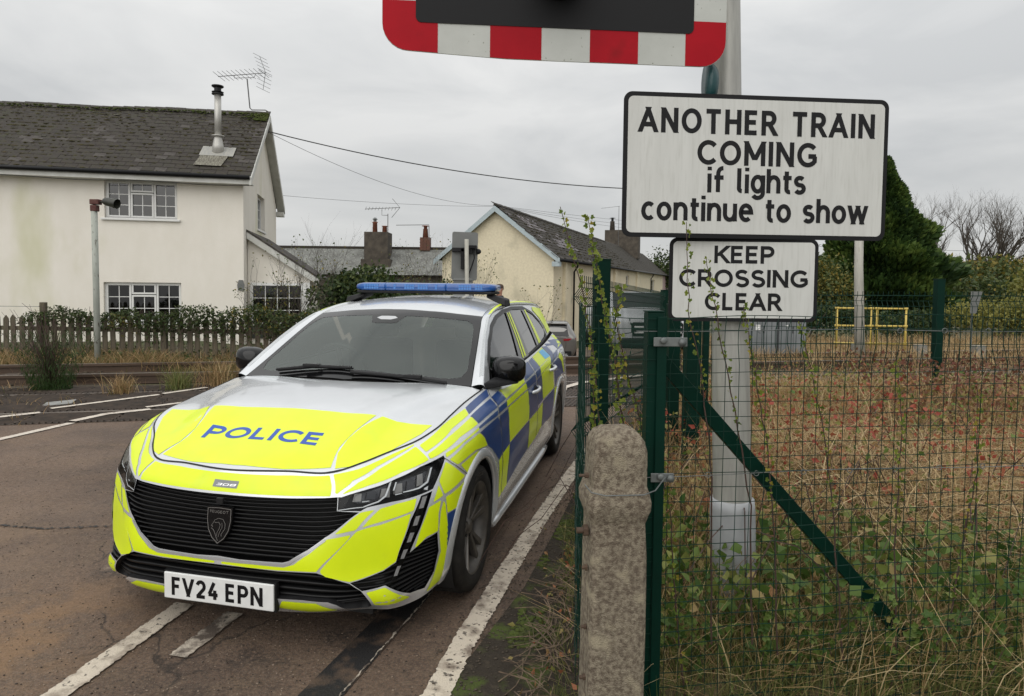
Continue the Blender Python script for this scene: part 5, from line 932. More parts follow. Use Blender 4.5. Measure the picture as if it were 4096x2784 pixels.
for sx in (-1, 1):
    q = MB(); q.hexa([(sx*.50, -.02, .72), (sx*.84, .14, .74), (sx*.84, .2, .74), (sx*.50, .1, .72), (sx*.50, -.02, .94), (sx*.86, .14, .98), (sx*.86, .2, .98), (sx*.50, .1, .94)]); bevel(q.build('headlight', M['gloss_black'], RG), .02); plain_wheel(RG, sx*.82, 1.0, .38, .24); plain_wheel(RG, sx*.82, 4.2, .38, .24)
    q = MB(); q.box((sx*.98-.1, 1.5, 1.12), (sx*.98+.1, 1.58, 1.30)); bevel(q.build('wing_mirror', M['matblack'], RG), .03)
q = MB(); q.box((-.80, -.10, .40), (.80, .02, .62)); bevel(q.build('bumper', M['matblack'], RG), .04); q = MB(); q.box((-.26, -.12, .50), (.26, -.10, .61)); q.build('number_plate', M['plate'], RG)
# ------------------------------------------------------------------ person beyond the car
def skin_figure():
    Jn = [((0, 0, .95), .145), ((0, 0, 1.15), .135), ((0, .0, 1.36), .145), ((0, .0, 1.46), .075), ((0, -.005, 1.54), .055), ((0, -.012, 1.62), .078), ((0, -.015, 1.70), .080),
          ((.20, 0, 1.41), .062), ((.25, .02, 1.14), .047), ((.22, -.08, .92), .036), ((.21, -.11, .84), .038), ((-.20, 0, 1.41), .062), ((-.25, .02, 1.14), .047), ((-.22, -.08, .92), .036), ((-.21, -.11, .84), .038),
          ((.10, 0, .88), .095), ((.11, .0, .50), .065), ((.11, .02, .10), .045), ((.11, -.10, .04), .042), ((-.10, 0, .88), .095), ((-.11, 0, .50), .065), ((-.11, .02, .10), .045), ((-.11, -.10, .04), .042)]
    E_ = [(0, 1), (1, 2), (2, 3), (3, 4), (4, 5), (5, 6), (2, 7), (7, 8), (8, 9), (9, 10), (2, 11), (11, 12), (12, 13), (13, 14), (0, 15), (15, 16), (16, 17), (17, 18), (0, 19), (19, 20), (20, 21), (21, 22)]
    me = bpy.data.meshes.new('body'); me.from_pydata([j[0] for j in Jn], E_, []); o = bpy.data.objects.new('body', me); COL.objects.link(o)
    md = o.modifiers.new('skin', 'SKIN'); md.use_smooth_shade = True
    for v, j in zip(me.skin_vertices[0].data, Jn): v.radius = (j[1], j[1]*(.8 if j[0][2] > 1.1 and abs(j[0][0]) < .1 and j[0][2] < 1.4 else 1))
    me.skin_vertices[0].data[0].use_root = True; s_ = o.modifiers.new('sub', 'SUBSURF'); s_.levels = 2; s_.render_levels = 2; return o
zp = 1.525-1.79; PE = empty('person', (-.275, 14.0, zp+.02), rad(-38), label='man in a dark jacket standing behind the police car light bar', cat='person')
bo = skin_figure(); bo.parent = PE; SKN = mat('skin', (.42, .22, .15), (.50, .26, .18), 5, rough=.55); bo.data.materials.append(SKN)
q = MB(); q.smooth = True
q.lathe([(.02, 1.66-.115), (.062, 1.575), (.076, 1.63), (.081, 1.69), (.072, 1.745), (.03, 1.775)], 24, Matrix.Translation((0, -.018, 0)) @ Matrix.Diagonal((.92, 1.12, 1, 1))); hd = q.build('head', SKN, PE)
q = MB(); q.smooth = True; q.lathe([(.079, 1.66), (.088, 1.70), (.084, 1.75), (.055, 1.785), (.01, 1.795)], 24, Matrix.Translation((0, .004, 0)) @ Matrix.Diagonal((.95, 1.12, 1, 1))); q.build('hair', mat('brown_hair', (.055, .032, .018), rough=.8), hd)
q = MB(); q.smooth = True; q.hexa([(-.014, -.105, 1.645), (.014, -.105, 1.645), (.010, -.09, 1.645), (-.010, -.09, 1.645), (-.006, -.098, 1.70), (.006, -.098, 1.70), (.006, -.085, 1.70), (-.006, -.085, 1.70)]); q.hexa([(-.013, -.128, 1.648), (.013, -.128, 1.648), (.013, -.09, 1.640), (-.013, -.09, 1.640), (-.006, -.102, 1.69), (.006, -.102, 1.69), (.006, -.09, 1.69), (-.006, -.09, 1.69)]); q.build('nose', SKN, hd)
for sx in (-1, 1):
    q = MB(); q.smooth = True; q.lathe([(.0, -.006), (.013, 0), (.0, .006)], 10, Matrix.Translation((sx*.030, -.100, 1.692)) @ Matrix.Rotation(PI/2, 4, 'X')); q.build('eye', M['matblack'], hd)
    q = MB(); q.smooth = True; q.lathe([(.0, -.008), (.024, 0), (.0, .008)], 12, Matrix.Translation((sx*.080, -.01, 1.675)) @ Matrix.Rotation(PI/2, 4, 'Y') @ Matrix.Diagonal((1.2, .7, 1, 1))); q.build('ear', SKN, hd)
q = MB(); q.box((-.022, -.106, 1.610), (.022, -.09, 1.617)); q.build('mouth', mat('lips', (.30, .10, .08)), hd)
q = MB(); q.smooth = True; q.lathe([(.145, .88), (.160, 1.05), (.165, 1.25), (.205, 1.40), (.10, 1.50), (.078, 1.545), (.066, 1.54)], 24, Matrix.Diagonal((1.12, .78, 1, 1)), close=False)
for sx in (-1, 1): q.tube([(sx*.17, 0, 1.43), (sx*.245, .015, 1.2), (sx*.255, .01, 1.12), (sx*.225, -.07, .92)], [.075, .062, .06, .048], 12)
q.build('jacket', mat('black_jacket', (.010, .010, .012), (.018, .018, .020), 8, rough=.8), PE)
q = MB(); q.smooth = True
for sx in (-1, 1): q.tube([(sx*.095, 0, .93), (sx*.11, 0, .5), (sx*.11, .015, .08)], [.115, .085, .07], 12)
q.build('trousers', mat('dark_trousers', (.014, .014, .018), rough=.85), PE)
for sx in (-1, 1): q = MB(); q.box((sx*.11-.05, -.19, 0), (sx*.11+.05, .08, .10)); bevel(q.build('shoe', M['matblack'], PE), .03, 3)
# ------------------------------------------------------------------ beyond the track, right
for i, x in enumerate((5.17, 5.80)):
    t = empty('equipment_cabinet', (x, 14.0, 0), rad(4), label=('left grey trackside cabinet with a white notice, below the signs', 'right grey trackside cabinet, nearer the yellow rails')[i], cat='cabinet')
    q = MB(); q.box((0, 0, -.05), (.60, .5, 1.15)); bevel(q.build('housing', M['cab'], t), .015); q = MB(); q.box((.02, -.015, .02), (.29, 0, 1.10)); q.box((.31, -.015, .02), (.58, 0, 1.10)); bevel(q.build('door', M['cab'], t), .006); q = MB(); q.box((.27, -.03, .55), (.285, -.014, .70)); q.build('handle', M['matblack'], t)
    for k in range(6): q = MB(); q.box((.06+.04*k, -.02, .12), (.075+.04*k, -.0152, .95)); q.build('door_rib', M['cab'], t)
    q = MB(); q.box((.10, -.022, .60), (.20, -.0155, .73)) if i == 0 else q.box((.12, -.022, .70), (.17, -.0155, .73)); q.build('notice', M['white'], t)
YP = None
for i, (x0, x1) in enumerate(((7.60, 8.46), (8.54, 9.27))):
    t = empty('pipe_barrier', (x0, 15.2, 0), 0, label=('left yellow pipe barrier beyond the tracks, partly behind the pale post', 'right yellow pipe barrier beyond the tracks')[i], cat='barrier'); w_ = x1-x0
    for sx in (.025, w_-.025): q = MB(); q.smooth = True; q.tube([(sx, 0, -.05), (sx, 0, 1.06)], .022, 10); q.build('upright', M['yellowpipe'], t)
    for z in (1.07, .66, .25): q = MB(); q.smooth = True; q.tube([(.025, 0, z), (w_-.025, 0, z)], .021, 10); q.build('crossbar', M['yellowpipe'], t)
    for sx in (.025, w_-.025):
        for z in (1.07, .66, .25): q = MB(); q.smooth = True; q.tube([(sx-.045, 0, z), (sx+.045, 0, z)], .029, 8); q.build('pipe_joint', M['yellowpipe'], t)
t = empty('lamp_post', (7.24, 13.6, 0), 0, label='pale grey post rising behind the large sign, in front of the yellow barrier', cat='post'); q = MB(); q.smooth = True; q.tube([(.10, 0, -.1), (0, 0, 2.0), (-.04, 0, 4.2)], [.105, .085, .08], 14); q.build('pole', mat('pale_post', (.50, .48, .43), (.38, .37, .33), 4, rough=.6, stretch=(3, 3, .5), c3=(.24, .22, .17), s3=9, lo3=.6, hi3=.75), t)
for k, x in enumerate((6.5, 7.9, 9.2)):
    q = MB(); q.box((-.12, -.07, 0), (.12, .07, .30)); o = bevel(q.build('marker_post', mat('pale_concrete', (.26, .25, .22), (.17, .165, .15), 9, rough=.9), None), .01); o.location = (x+1.2, 14.4, 0); tag(o, ('left', 'middle', 'right')[k]+' of three short concrete markers in the grass under the yellow barriers', 'marker')
t = empty('trackside_sign', (10.15, 14.2, 0), 0, label='small pale tapered sign behind the far green fence post', cat='sign'); q = MB(); q.prism([(-.11, 1.02), (.02, 1.02), (.14, 1.50), (-.11, 1.50)], lambda x, z: (x, 0, z), lambda x, z: (x, .01, z)); q.build('sign_plate', M['greysign'], t); q = MB(); q.tube([(-.05, .03, -.1), (-.05, .03, 1.45)], .02, 6); q.build('pole', M['galv'], t)
# ------------------------------------------------------------------ signal mast and signs
def mast_mesh():
    q = MB(); q.smooth = True; q.lathe([(.082, .40), (.081, .62), (.080, .95), (.077, 1.3), (.066, 1.55), (.0575, 1.72), (.0565, 4.4)], 28, close=False); return q
MT = empty('signal_mast', (.994, 2.79, 0), 0, label='thick aluminium mast with a pale sleeved foot, carrying the white signs', cat='mast')
MT.rotation_euler = (0, rad(-2.2), 0)
mast_mesh().build('pole', M['alu'], MT)
q = MB(); q.smooth = True; q.lathe([(.096, -.05), (.095, .60), (.092, .64), (.080, .645)], 28, close=False); q.build('sleeve', M['alu2'], MT)
SG = rad(4.6)
def rot(p, c, a): return (c[0]+p[0]*math.cos(a), c[1]+p[0]*math.sin(a)+p[2]*-math.cos(a)*0-0, p[1]+c[2])
def text_sign(name, c, w, h, tilt, lines, lab, cat, r=.035, bw=.018):
    t = empty(name, c, tilt, label=lab, cat=cat)
    q = MB(); q.prism(rrect(w, h, r, 8), lambda x, z: (x, .004, z), lambda x, z: (x, 0, z)); q.build('sign_plate', M['signblack'], t)
    q = MB(); q.prism(rrect(w-2*bw, h-2*bw, r*.62, 8), lambda x, z: (x, -.0002, z), lambda x, z: (x, -.0012, z)); fc = q.build('face', M['signwhite'], t)
    for (s_, y, H_, wt, wd) in lines: text_letters(s_, M['signblack'], fc, H_, wt, lambda x, yy, l, y=y: (x, -.0016-l, y+yy), gap=.40 if s_.isupper() else .30, width=wd)
    q = MB()
    for z in (-h*.3, h*.3): q.box((-w*.42, .006, z-.02), (w*.42, .035, z+.02))
    q.build('channel', M['galv'], t); return t
text_sign('warning_sign', (.985, 2.648, 2.045), 1.105, .575, SG, [('ANOTHER TRAIN', .138, .099, .235, .985), ('COMING', .015, .099, .235, .50), ('if lights', -.096, .099, .215, .412), ('continue to show', -.212, .099, .215, .95)], 'large white sign lettered ANOTHER TRAIN COMING if lights continue to show', 'sign')
text_sign('road_sign', (.948, 2.665, 1.590), .612, .342, rad(.6), [('KEEP', .075, .072, .25, .245), ('CROSSING', -.022, .072, .25, .530), ('CLEAR', -.118, .072, .25, .315)], 'smaller white sign lettered KEEP CROSSING CLEAR below the large sign', 'sign', r=.032, bw=.015)
# striped backboard of the wig-wag, seen from below
BB = empty('signal_backboard', (.165, 2.56, 2.43), SG, label='red and white striped backboard of the crossing signal at the top edge', cat='signal board')
bh, bw_ = .62, 1.345
def bend(x, z, l=0): return (x, .0-l+.020*(2*x/bw_)**2*0, z-.022*(1-(abs(x-.35)/ (bw_*.5+.35)))*0)
xs_ = [-.672, -.462, -.262, -.063, .127, .318, .508, .672]
def bot(x): return .018*max(0, (-x-.1)/.57)**2   # the board is bowed a little
def edgepts(a, b, z0, z1):
    return [(a, z0+bot(a)), (b, z0+bot(b)), (b, z1), (a, z1)]
q = MB(); rr_ = .10
outl = [(-.672+rr_*(1-math.cos(a)), .018+rr_*(1-math.sin(a))) for a in np.linspace(0, PI/2, 8)]+[(-.40, .010), (-.2, .001), (0, .0)]+[(.672-rr_*(1-math.sin(a)), rr_*(1-math.cos(a))) for a in np.linspace(0, PI/2, 8)]+[(.672, bh), (-.672, bh)]
q.prism(outl, lambda x, z: (x, .006, z), lambda x, z: (x, 0, z)); bk_ = q.build('board', M['boardwhite'], BB)
def clip_rect(poly, x0, x1, z0, z1):
    def cut(P, f, ip_):
        o = []
        for i in range(len(P)):
            a, b = P[i-1], P[i]; fa, fb = f(a), f(b)
            if fa != fb: o.append(ip_(a, b))
            if fb: o.append(b)
        return o
    def xi(v): return lambda a, b: (v, a[1]+(b[1]-a[1])*(v-a[0])/(b[0]-a[0]))
    def zi(v): return lambda a, b: (a[0]+(b[0]-a[0])*(v-a[1])/(b[1]-a[1]), v)
    for f, g in ((lambda p: p[0] >= x0, xi(x0)), (lambda p: p[0] <= x1, xi(x1)), (lambda p: p[1] >= z0, zi(z0)), (lambda p: p[1] <= z1, zi(z1))):
        if poly: poly = cut(poly, f, g)
    return poly
inset = [(a*.9985, b if b > .3 else b+.0008) for a, b in outl]
def stripe(x0, x1, z0, z1, m):
    P = clip_rect(inset, x0, x1, z0, z1)
    if len(P) > 2: q = MB(); q.prism(P, lambda x, z: (x, -.0002, z), lambda x, z: (x, -.0012, z)); q.build('red_stripe', m, bk_)
stripe(-.672, -.462, 0, .205, M['signred']); stripe(-.262, -.063, 0, .2, M['signred']); stripe(.127, .318, 0, .2, M['signred']); stripe(.508, .672, 0, .175, M['signred'])
stripe(-.672, -.50, .36, .50, M['signred']); stripe(.50, .672, .36, .50, M['signred'])
q = MB(); ip2 = [(x-.003, z+.335) for x, z in rrect(1.085, .42, .022)]; q.prism([(x, z) for x, z in ip2], lambda x, z: (x, -.0014, z+.0), lambda x, z: (x, -.0035, z)); q.build('black_panel', M['signblack'], bk_)
for x in (-.25, .25) if False else (-.0,):
    q = MB(); q.smooth = True; q.lathe([(.105, 0), (.105, .16)], 28, Matrix.Translation((x-.0, -.0036, .335)) @ Matrix.Rotation(PI/2, 4, 'X'), close=False); q.lathe([(0, .01), (.10, .012)], 28, Matrix.Translation((x, -.0036, .335)) @ Matrix.Rotation(PI/2, 4, 'X'), close=False); q.build('lamp_hood', M['gloss_black'], BB)
q = MB(); q.smooth = True; q.lathe([(.055, 0), (.06, .03), (.04, .075), (.01, .09)], 18, Matrix.Translation((.62, .075, -.038)) @ Matrix.Rotation(rad(90), 4, 'Y') @ Matrix.Diagonal((1.5, .8, .6, 1))); q.build('bell', mat('dark_teal', (.006, .05, .055), rough=.35), BB)
# ------------------------------------------------------------------ concrete post
CP = empty('concrete_post', (.307, 1.88, 0), rad(6), label='weathered concrete fence post with a rounded top and rusty bolts', cat='post')
def cpost():
    prof = [(-.10, .0865, .0), (.35, .0845, .004), (.60, .083, .004), (.80, .081, .003), (.895, .080, 0), (.93, .092, 0), (.955, .094, .0), (.985, .086, .0), (1.00, .080, 0), (1.06, .079, 0), (1.10, .077, 0), (1.125, .072, 0), (1.145, .060, 0), (1.158, .042, 0), (1.163, .015, 0)]
    q = MB(); q.smooth = True; k = 24; ring = []
    for z, hw, o in prof:
        for i in range(k):
            a = 2*PI*i/k; c_, s_ = math.cos(a), math.sin(a); e = .28
            x_ = hw*math.copysign(abs(c_)**e, c_); y_ = hw*.95*math.copysign(abs(s_)**e, s_); ring.append((x_+NR.normal(0, .0009)+o-.01*(1-z), y_+NR.normal(0, .0009), z+NR.normal(0, .0008)))
    m_ = len(prof); q.add(ring, [(i*k+j, i*k+(j+1) % k, (i+1)*k+(j+1) % k, (i+1)*k+j) for i in range(m_-1) for j in range(k)]+[tuple((m_-1)*k+j for j in range(k))]); return q
CP.location.z = -.008; cpo = cpost().build('post_body', M['concrete'], CP); dm = cpo.modifiers.new('sub', 'SUBSURF'); dm.levels = 2; dm.render_levels = 2; dm.subdivision_type = 'SIMPLE'
tx_ = bpy.data.textures.new('pits', 'CLOUDS'); tx_.noise_scale = .012; tx_.noise_depth = 3; dd_ = cpo.modifiers.new('pits', 'DISPLACE'); dd_.texture = tx_; dd_.strength = .0022; dd_.mid_level = .5
for z, l_, r_ in ((1.025, .022, .006), (.865, .026, .012), (.755, .012, .007), (.58, .012, .006), (.43, .014, .007)):
    q = MB(); q.smooth = False; Mx = Matrix.Translation((-.085, -.028, z)) @ Matrix.Rotation(-PI/2, 4, 'Y'); q.lathe([(r_*1.4, 0), (r_*1.4, l_*.5)], 6, Mx); q.lathe([(r_*.75, l_*.5), (r_*.75, l_*1.25)], 10, Mx); q.build('bolt', M['rust'], CP)
q = MB(); q.tube([(-.10, -.05, 1.005), (-.088, -.082, .992), (-.05, -.0905, .985), (.06, -.0905, .985), (.10, -.07, .990), (.16, .02, 1.0)], .0018, 5); q.build('tie_wire', M['galv'], CP)
# ------------------------------------------------------------------ green gate post, strut and weld-mesh
GP = empty('fence_gate_post', (.474, 2.16, 0), rad(3), label='green steel post with latch bolt and long diagonal strut beside the concrete post', cat='post')
q = MB(); q.box((-.027, -.027, -.1), (.027, .027, 1.475)); bevel(q.build('post', M['green'], GP), .003); q = MB(); q.box((-.029, -.029, 1.475), (.029, .029, 1.481)); bevel(q.build('cap', M['green'], GP), .002)
q = MB(); q.box((.002, -.040, .02), (.034, -.032, 1.462)); bevel(q.build('flat_bar', M['green'], GP), .002)
for z in (1.385, .935):
    q = MB(); q.box((-.012, -.047, z-.020), (.10 if z > 1.2 else .065, -.0415, z+.010)); lt = bevel(q.build('latch_plate', M['galv'], GP), .002); q = MB(); q.smooth = True; q.lathe([(.011, 0), (.011, .012), (.006, .014)], 8, Matrix.Translation((.018, -.047, z)) @ Matrix.Rotation(PI/2, 4, 'X')); q.build('bolt', M['galv'], lt); q = MB(); q.smooth = True; q.lathe([(.013, 0), (.013, .010)], 6, Matrix.Translation((.082 if z > 1.2 else .052, -.047, z-.006)) @ Matrix.Rotation(PI/2, 4, 'X')); q.build('bolt', M['galv'], lt)
q = MB(); a = Vector((.03, .03, 1.32)); b = Vector((1.22, .24, .06)); d = (b-a).normalized(); n_ = Vector((0, 1, 0)).cross(d).normalized()*.0245
q.hexa([a-n_, b-n_, b-n_+Vector((0, .04, 0)), a-n_+Vector((0, .04, 0)), a+n_, b+n_, b+n_+Vector((0, .04, 0)), a+n_+Vector((0, .04, 0))]); bevel(q.build('strut', M['green'], GP), .002)
# weld mesh: front run along the grass, side run along the road
MF = empty('wire_mesh_fence', (0, 0, 0), 0, label='nearest green square wire mesh fence across the overgrown grass', cat='fence')
def fx_(t): return np.array([.238+(1.95-.238)*t, 2.10+(2.34-2.10)*t])
LN = math.hypot(1.712, .24)
def zt(s): return 1.468-.006*math.sin(s*9)-.010*max(0, math.sin(s*4.2))
vw, hw_ = MB(), MB()
nv = int(LN*1.5/.0485)
for i in range(nv+1):
    s_ = i*.0485; t = s_/LN; P = []
    for z in [zt(s_), 1.415, 1.37, 1.30, 1.1, .8, .5, .2, .0]:
        wob = .006*math.sin(s_*17+z*3)*(1 if z > 1.35 else .25); kk = .012 if (1.36 < z < 1.42) else 0; p = fx_(t); P.append((p[0]+wob+kk*math.sin(s_*7)*1.2, p[1]+.006*math.sin(s_*11+z*5), z))
    vw.tube(P, .0013, 4, caps=False)
z = 1.468; r_ = 0
while z > .02:
    P = []
    for i in range(0, 61):
        t = i/40; p = fx_(t); s_ = t*LN; zz = (zt(s_) if r_ == 0 else z+.003*math.sin(s_*6+r_)); P.append((p[0], p[1]-.003+.005*math.sin(s_*11+zz*5), zz))
    hw_.tube(P, .0014 if r_ else .0018, 4, caps=False); z -= .0485; r_ += 1
vw.build('upright_wires', M['greenwire'], MF, kind='stuff'); hw_.build('cross_wires', M['greenwire'], MF, kind='stuff')
for z in (1.417, .93):
    q = MB(); q.tube([(*fx_(t), z-.004*math.sin(t*9)) for t in np.linspace(.10, 1.5, 30)], .0014, 5)
    for k in range(13): p = fx_(.15+k*.1); q.tube([(p[0]+.009*math.cos(a), p[1]-.004, z+.009*math.sin(a)) for a in np.linspace(0, 2*PI, 9)], .0013, 4, caps=False)
    q.build('line_wire', M['galv'], MF)
MS = empty('wire_mesh_fence', (0, 0, 0), 0, label='green square wire mesh seen edge-on beside the road, left of the concrete post', cat='fence')
q = MB()
for i in range(0, 42):
    t = i/41; x = .236+.195*t+.006*math.sin(i*1.3); y = 2.10+2.0*t; q.tube([(x+.008*math.sin(z*7+i)*(1.6 if .2 < z < .95 else .5), y, z) for z in np.linspace(1.46, .12 if i > 3 else .28, 9)], .0014, 4, caps=False)
for r_ in range(27): z = 1.46-r_*.0485; q.tube([(.236+.195*t+.010*math.sin(t*9+r_)*(1.6 if .2 < z < .95 else .5), 2.10+2.0*t, z) for t in np.linspace(0, 1, 24)], .0014, 4, caps=False)
q.build('wire_mesh', M['greenwire'], MS, kind='stuff')
# ------------------------------------------------------------------ folded panel fence behind
def vmesh(name, a, b, ztop_a, ztop_b, zbot, lab, step=.050, folds=(.10, .95), r=.0036):
    t_ = empty(name, (0, 0, 0), 0, label=lab, cat='fence'); a = np.array(a, float); b = np.array(b, float); L_ = np.linalg.norm(b-a); d = (b-a)/L_; nrm = np.array([-d[1], d[0]])
    uw, cw_ = MB(), MB(); n_ = int(L_/step)
    prof = [(0, 0), (-.035, 0), (-.10, .042), (-.165, 0), (-.23, 0)]
    for k in range(n_+1):
        p = a+d*k*step; zt_ = ztop_a+(ztop_b-ztop_a)*k/n_; P = [(p[0], p[1], zt_)]
        for f0 in folds:
            for dz, o in ((0, 0), (.06, .045), (.12, 0)): P.append((p[0]+nrm[0]*o, p[1]+nrm[1]*o, zt_-f0+.05-dz))
        P.append((p[0], p[1], zbot)); uw.tube(P, r, 4, caps=False)
    for dz, o in [(.045, 0)]+[(f0-.05+e, o) for f0 in folds for e, o in ((0, 0), (.06, .045), (.12, 0))]+[(z_, 0) for z_ in np.arange(.42, .85, .2)]+[(z_, 0) for z_ in np.arange(1.25, 1.7, .2)]:
        q0 = a+nrm*o; q1 = b+nrm*o; cw_.tube([(q0[0], q0[1], ztop_a-dz), (q1[0], q1[1], ztop_b-dz)], r*1.1, 4, caps=False)
    uw.build('upright_wires', M['greenwire'], t_, kind='stuff'); cw_.build('cross_wires', M['greenwire'], t_, kind='stuff'); return t_
vmesh('folded_mesh_fence', (.435, 4.15), (1.83, 7.75), 1.625, 1.475, -.1, 'green folded mesh panel fence along the road, left of the signs', folds=(.13, 1.0))
vmesh('folded_mesh_fence', (1.84, 7.9), (8.6, 6.75), 1.50, 1.56, .1, 'long green folded mesh panel fence running right in front of the railway', step=.055, r=.0034, folds=(.10, .92))
def gpost(x, y, z, w, lab, rz=0., d=None):
    t = empty('fence_post', (x, y, 0), rz, label=lab, cat='post'); q = MB(); d = d or w; q.box((-w/2, -d/2, -.1), (w/2, d/2, z)); bevel(q.build('post', M['green'], t), .004); q = MB(); q.box((-w/2-.003, -d/2-.003, z), (w/2+.003, d/2+.003, z+.008)); bevel(q.build('cap', M['green'], t), .003); return t
gpost(.625, 4.55, 1.735, .098, 'tall thick green post rising above the mesh beside the road', rad(14))
gpost(1.185, 4.75, 1.42, .085, 'thick green post left of the smaller sign pole, nearest the gate strut', rad(4)); gpost(1.215, 4.35, 1.42, .095, 'widest green post just left of the aluminium mast', rad(4)); gpost(1.515, 5.05, 1.40, .045, 'narrow green post touching the aluminium mast', rad(4))
gpost(4.57, 6.95, 1.655, .08, 'green post standing in the far mesh fence on the right', rad(2)); gpost(1.84, 7.85, 1.5, .07, 'green corner post at the far end of the roadside mesh', rad(10))
M['lamp_grey'] = mat('lamp_reflector', (.10, .10, .105), (.035, .035, .04), 22, rough=.2, metal=.7)
M['lamp_dark'] = mat('lamp_projector', (.05, .05, .055), rough=.1, metal=.6)
M['badgegrey'] = mat('badge_grey', (.22, .23, .24), rough=.5)
M['matscreen'] = mat('screen_mask', (.012, .012, .012), rough=.3, spec=.4)
M['guide'] = mat('light_guide', (.85, .86, .87), rough=.25)
M['led'] = mat('led_lens', (.17, .17, .17), (.26, .26, .26), 300, rough=.3, stretch=(1, 1, .1))
M['lamp_red'] = mat('tail_lamp_red', (.28, .008, .012), rough=.12, coat=.6)
M['cloth'] = mat('seat_cloth', (.055, .056, .058), rough=.9)
M['bluelens'] = mat('blue_lens', (.010, .070, .27), (.014, .095, .33), 12, rough=.16, coat=.5, spec=.5)
M['ledblue'] = mat('led_blue', (.07, .24, .58), (.04, .15, .45), 160, rough=.25, coat=.5)
M['satin_d'] = mat('brake_disc', (.10, .09, .085), rough=.5, metal=.8)
M['reflective'] = mat('reflective_white', (.55, .57, .58), (.40, .42, .43), 260, rough=.35, metal=.3, lo=.45, hi=.55)
# ------------------------------------------------------------------ police car
def pip(P, poly):
    x, y = P[:, 0], P[:, 1]; ins = np.zeros(len(P), bool); n = len(poly)
    for i in range(n):
        x1, y1 = poly[i]; x2, y2 = poly[(i+1) % n]
        if y1 == y2: continue
        c = ((y1 > y) != (y2 > y)) & (x < (x2-x1)*(y-y1)/(y2-y1)+x1); ins ^= c
    return ins
def subdiv(poly, step, closed=True):
    o = []; n = len(poly)
    for i in range(n if closed else n-1):
        a = np.array(poly[i]); b = np.array(poly[(i+1) % n]); k = max(1, int(np.ceil(np.linalg.norm(b-a)/step)))
        for j in range(k): o.append(tuple(a+(b-a)*j/k))
    if not closed: o.append(tuple(poly[-1]))
    return o
def FS(A, off=0.): return S(A[:, 0], A[:, 1], np.full(len(A), off) if np.isscalar(off) else off)
def _hf(fn, side=0):
    def f(A, off=0.):
        def g(A): return np.stack([A[:, 0], A[:, 1], fn(A[:, 0], A[:, 1])], 1)
        P = g(A)
        if np.any(off):
            e = .004; a = g(A+[e, 0])-g(A-[e, 0]); b = g(A+[0, e])-g(A-[0, e]); n = np.cross(a, b); n /= np.linalg.norm(n, axis=1)[:, None]; P = P+n*np.reshape(off, (-1, 1))
        return P
    return f
FH, FT = _hf(T), _hf(T2)
def FV(sg):
    def f(A, off=0.):
        def g(A): return np.stack([A[:, 0], sg*V(A[:, 0], A[:, 1]), A[:, 1]], 1)
        P = g(A)
        if np.any(off):
            e = .004; a = g(A+[e, 0])-g(A-[e, 0]); b = g(A+[0, e])-g(A-[0, e]); n = np.cross(a, b)*-sg; n /= np.linalg.norm(n, axis=1)[:, None]; P = P+n*np.reshape(off, (-1, 1))
        return P
    return f
def normals(F, A, e=.004, flip=1.):
    a = F(A+[e, 0])-F(A-[e, 0]); b = F(A+[0, e])-F(A-[0, e]); n = np.cross(a, b)*flip; return n/(np.linalg.norm(n, axis=1)[:, None]+1e-12)
def patch_mesh(name, poly, F, off=0., step=.03, holes=(), flip=1., skirt=0.):
    poly = subdiv(poly, step); pts = list(poly); edges = [(i, (i+1) % len(poly)) for i in range(len(poly))]
    H = []
    for h in holes:
        h = subdiv(h, step*.7); b = len(pts); pts += h; edges += [(b+i, b+(i+1) % len(h)) for i in range(len(h))]; H.append(h)
    A = np.array(poly); lo, hi = A.min(0), A.max(0)
    gx, gy = np.meshgrid(np.arange(lo[0]+step/2, hi[0], step), np.arange(lo[1]+step/2, hi[1], step)); g = np.stack([gx.ravel(), gy.ravel()], 1)
    if len(g):
        k = pip(g, poly)
        for h in H: k &= ~pip(g, h)
        pts += [tuple(q) for q in g[k]]
    r = delaunay_2d_cdt([Vector(p) for p in pts], edges, [], 0, 1e-6)
    V2 = np.array([tuple(v) for v in r[0]]); T3 = np.array([list(t) for t in r[2]]); c = V2[T3].mean(1)
    k = pip(c, poly)
    for h in H: k &= ~pip(c, h)
    T3 = T3[k]; used, inv_ = np.unique(T3, return_inverse=True); V2 = V2[used]; T3 = inv_.reshape(-1, 3)
    P = F(V2, off); nr = normals(F, V2, flip=flip)
    fn = np.cross(P[T3[:, 1]]-P[T3[:, 0]], P[T3[:, 2]]-P[T3[:, 0]]); s = (fn*nr[T3[:, 0]]).sum(1) < 0
    T3[s] = T3[s][:, ::-1]
    me = npmesh(name, P, T3, smooth=True)
    try: me.normals_split_custom_set_from_vertices([tuple(x) for x in nr])
    except Exception as ex: print('normals', ex)
    return me
def patch(name, poly, F, m, parent, **k): return link(name, patch_mesh(name, poly, F, **k), m, parent)
def mirror(poly): return [(-a, b) for a, b in poly][::-1]
def strip_mesh(pts, F, w, off, closed=False):
    A = np.array(subdiv(pts, .03, closed)); n = len(A)
    P = F(A, off); nr = normals(F, A)
    d = np.roll(P, -1, 0)-np.roll(P, 1, 0)
    if not closed: d[0] = P[1]-P[0]; d[-1] = P[-1]-P[-2]
    sd_ = np.cross(nr, d); sd_ /= np.linalg.norm(sd_, axis=1)[:, None]
    V_ = np.concatenate([P-sd_*w/2, P+sd_*w/2]); F_ = np.array([(i, (i+1) % n, n+(i+1) % n, n+i) for i in range(n if closed else n-1)])
    return npmesh('seam', V_, F_, smooth=True)
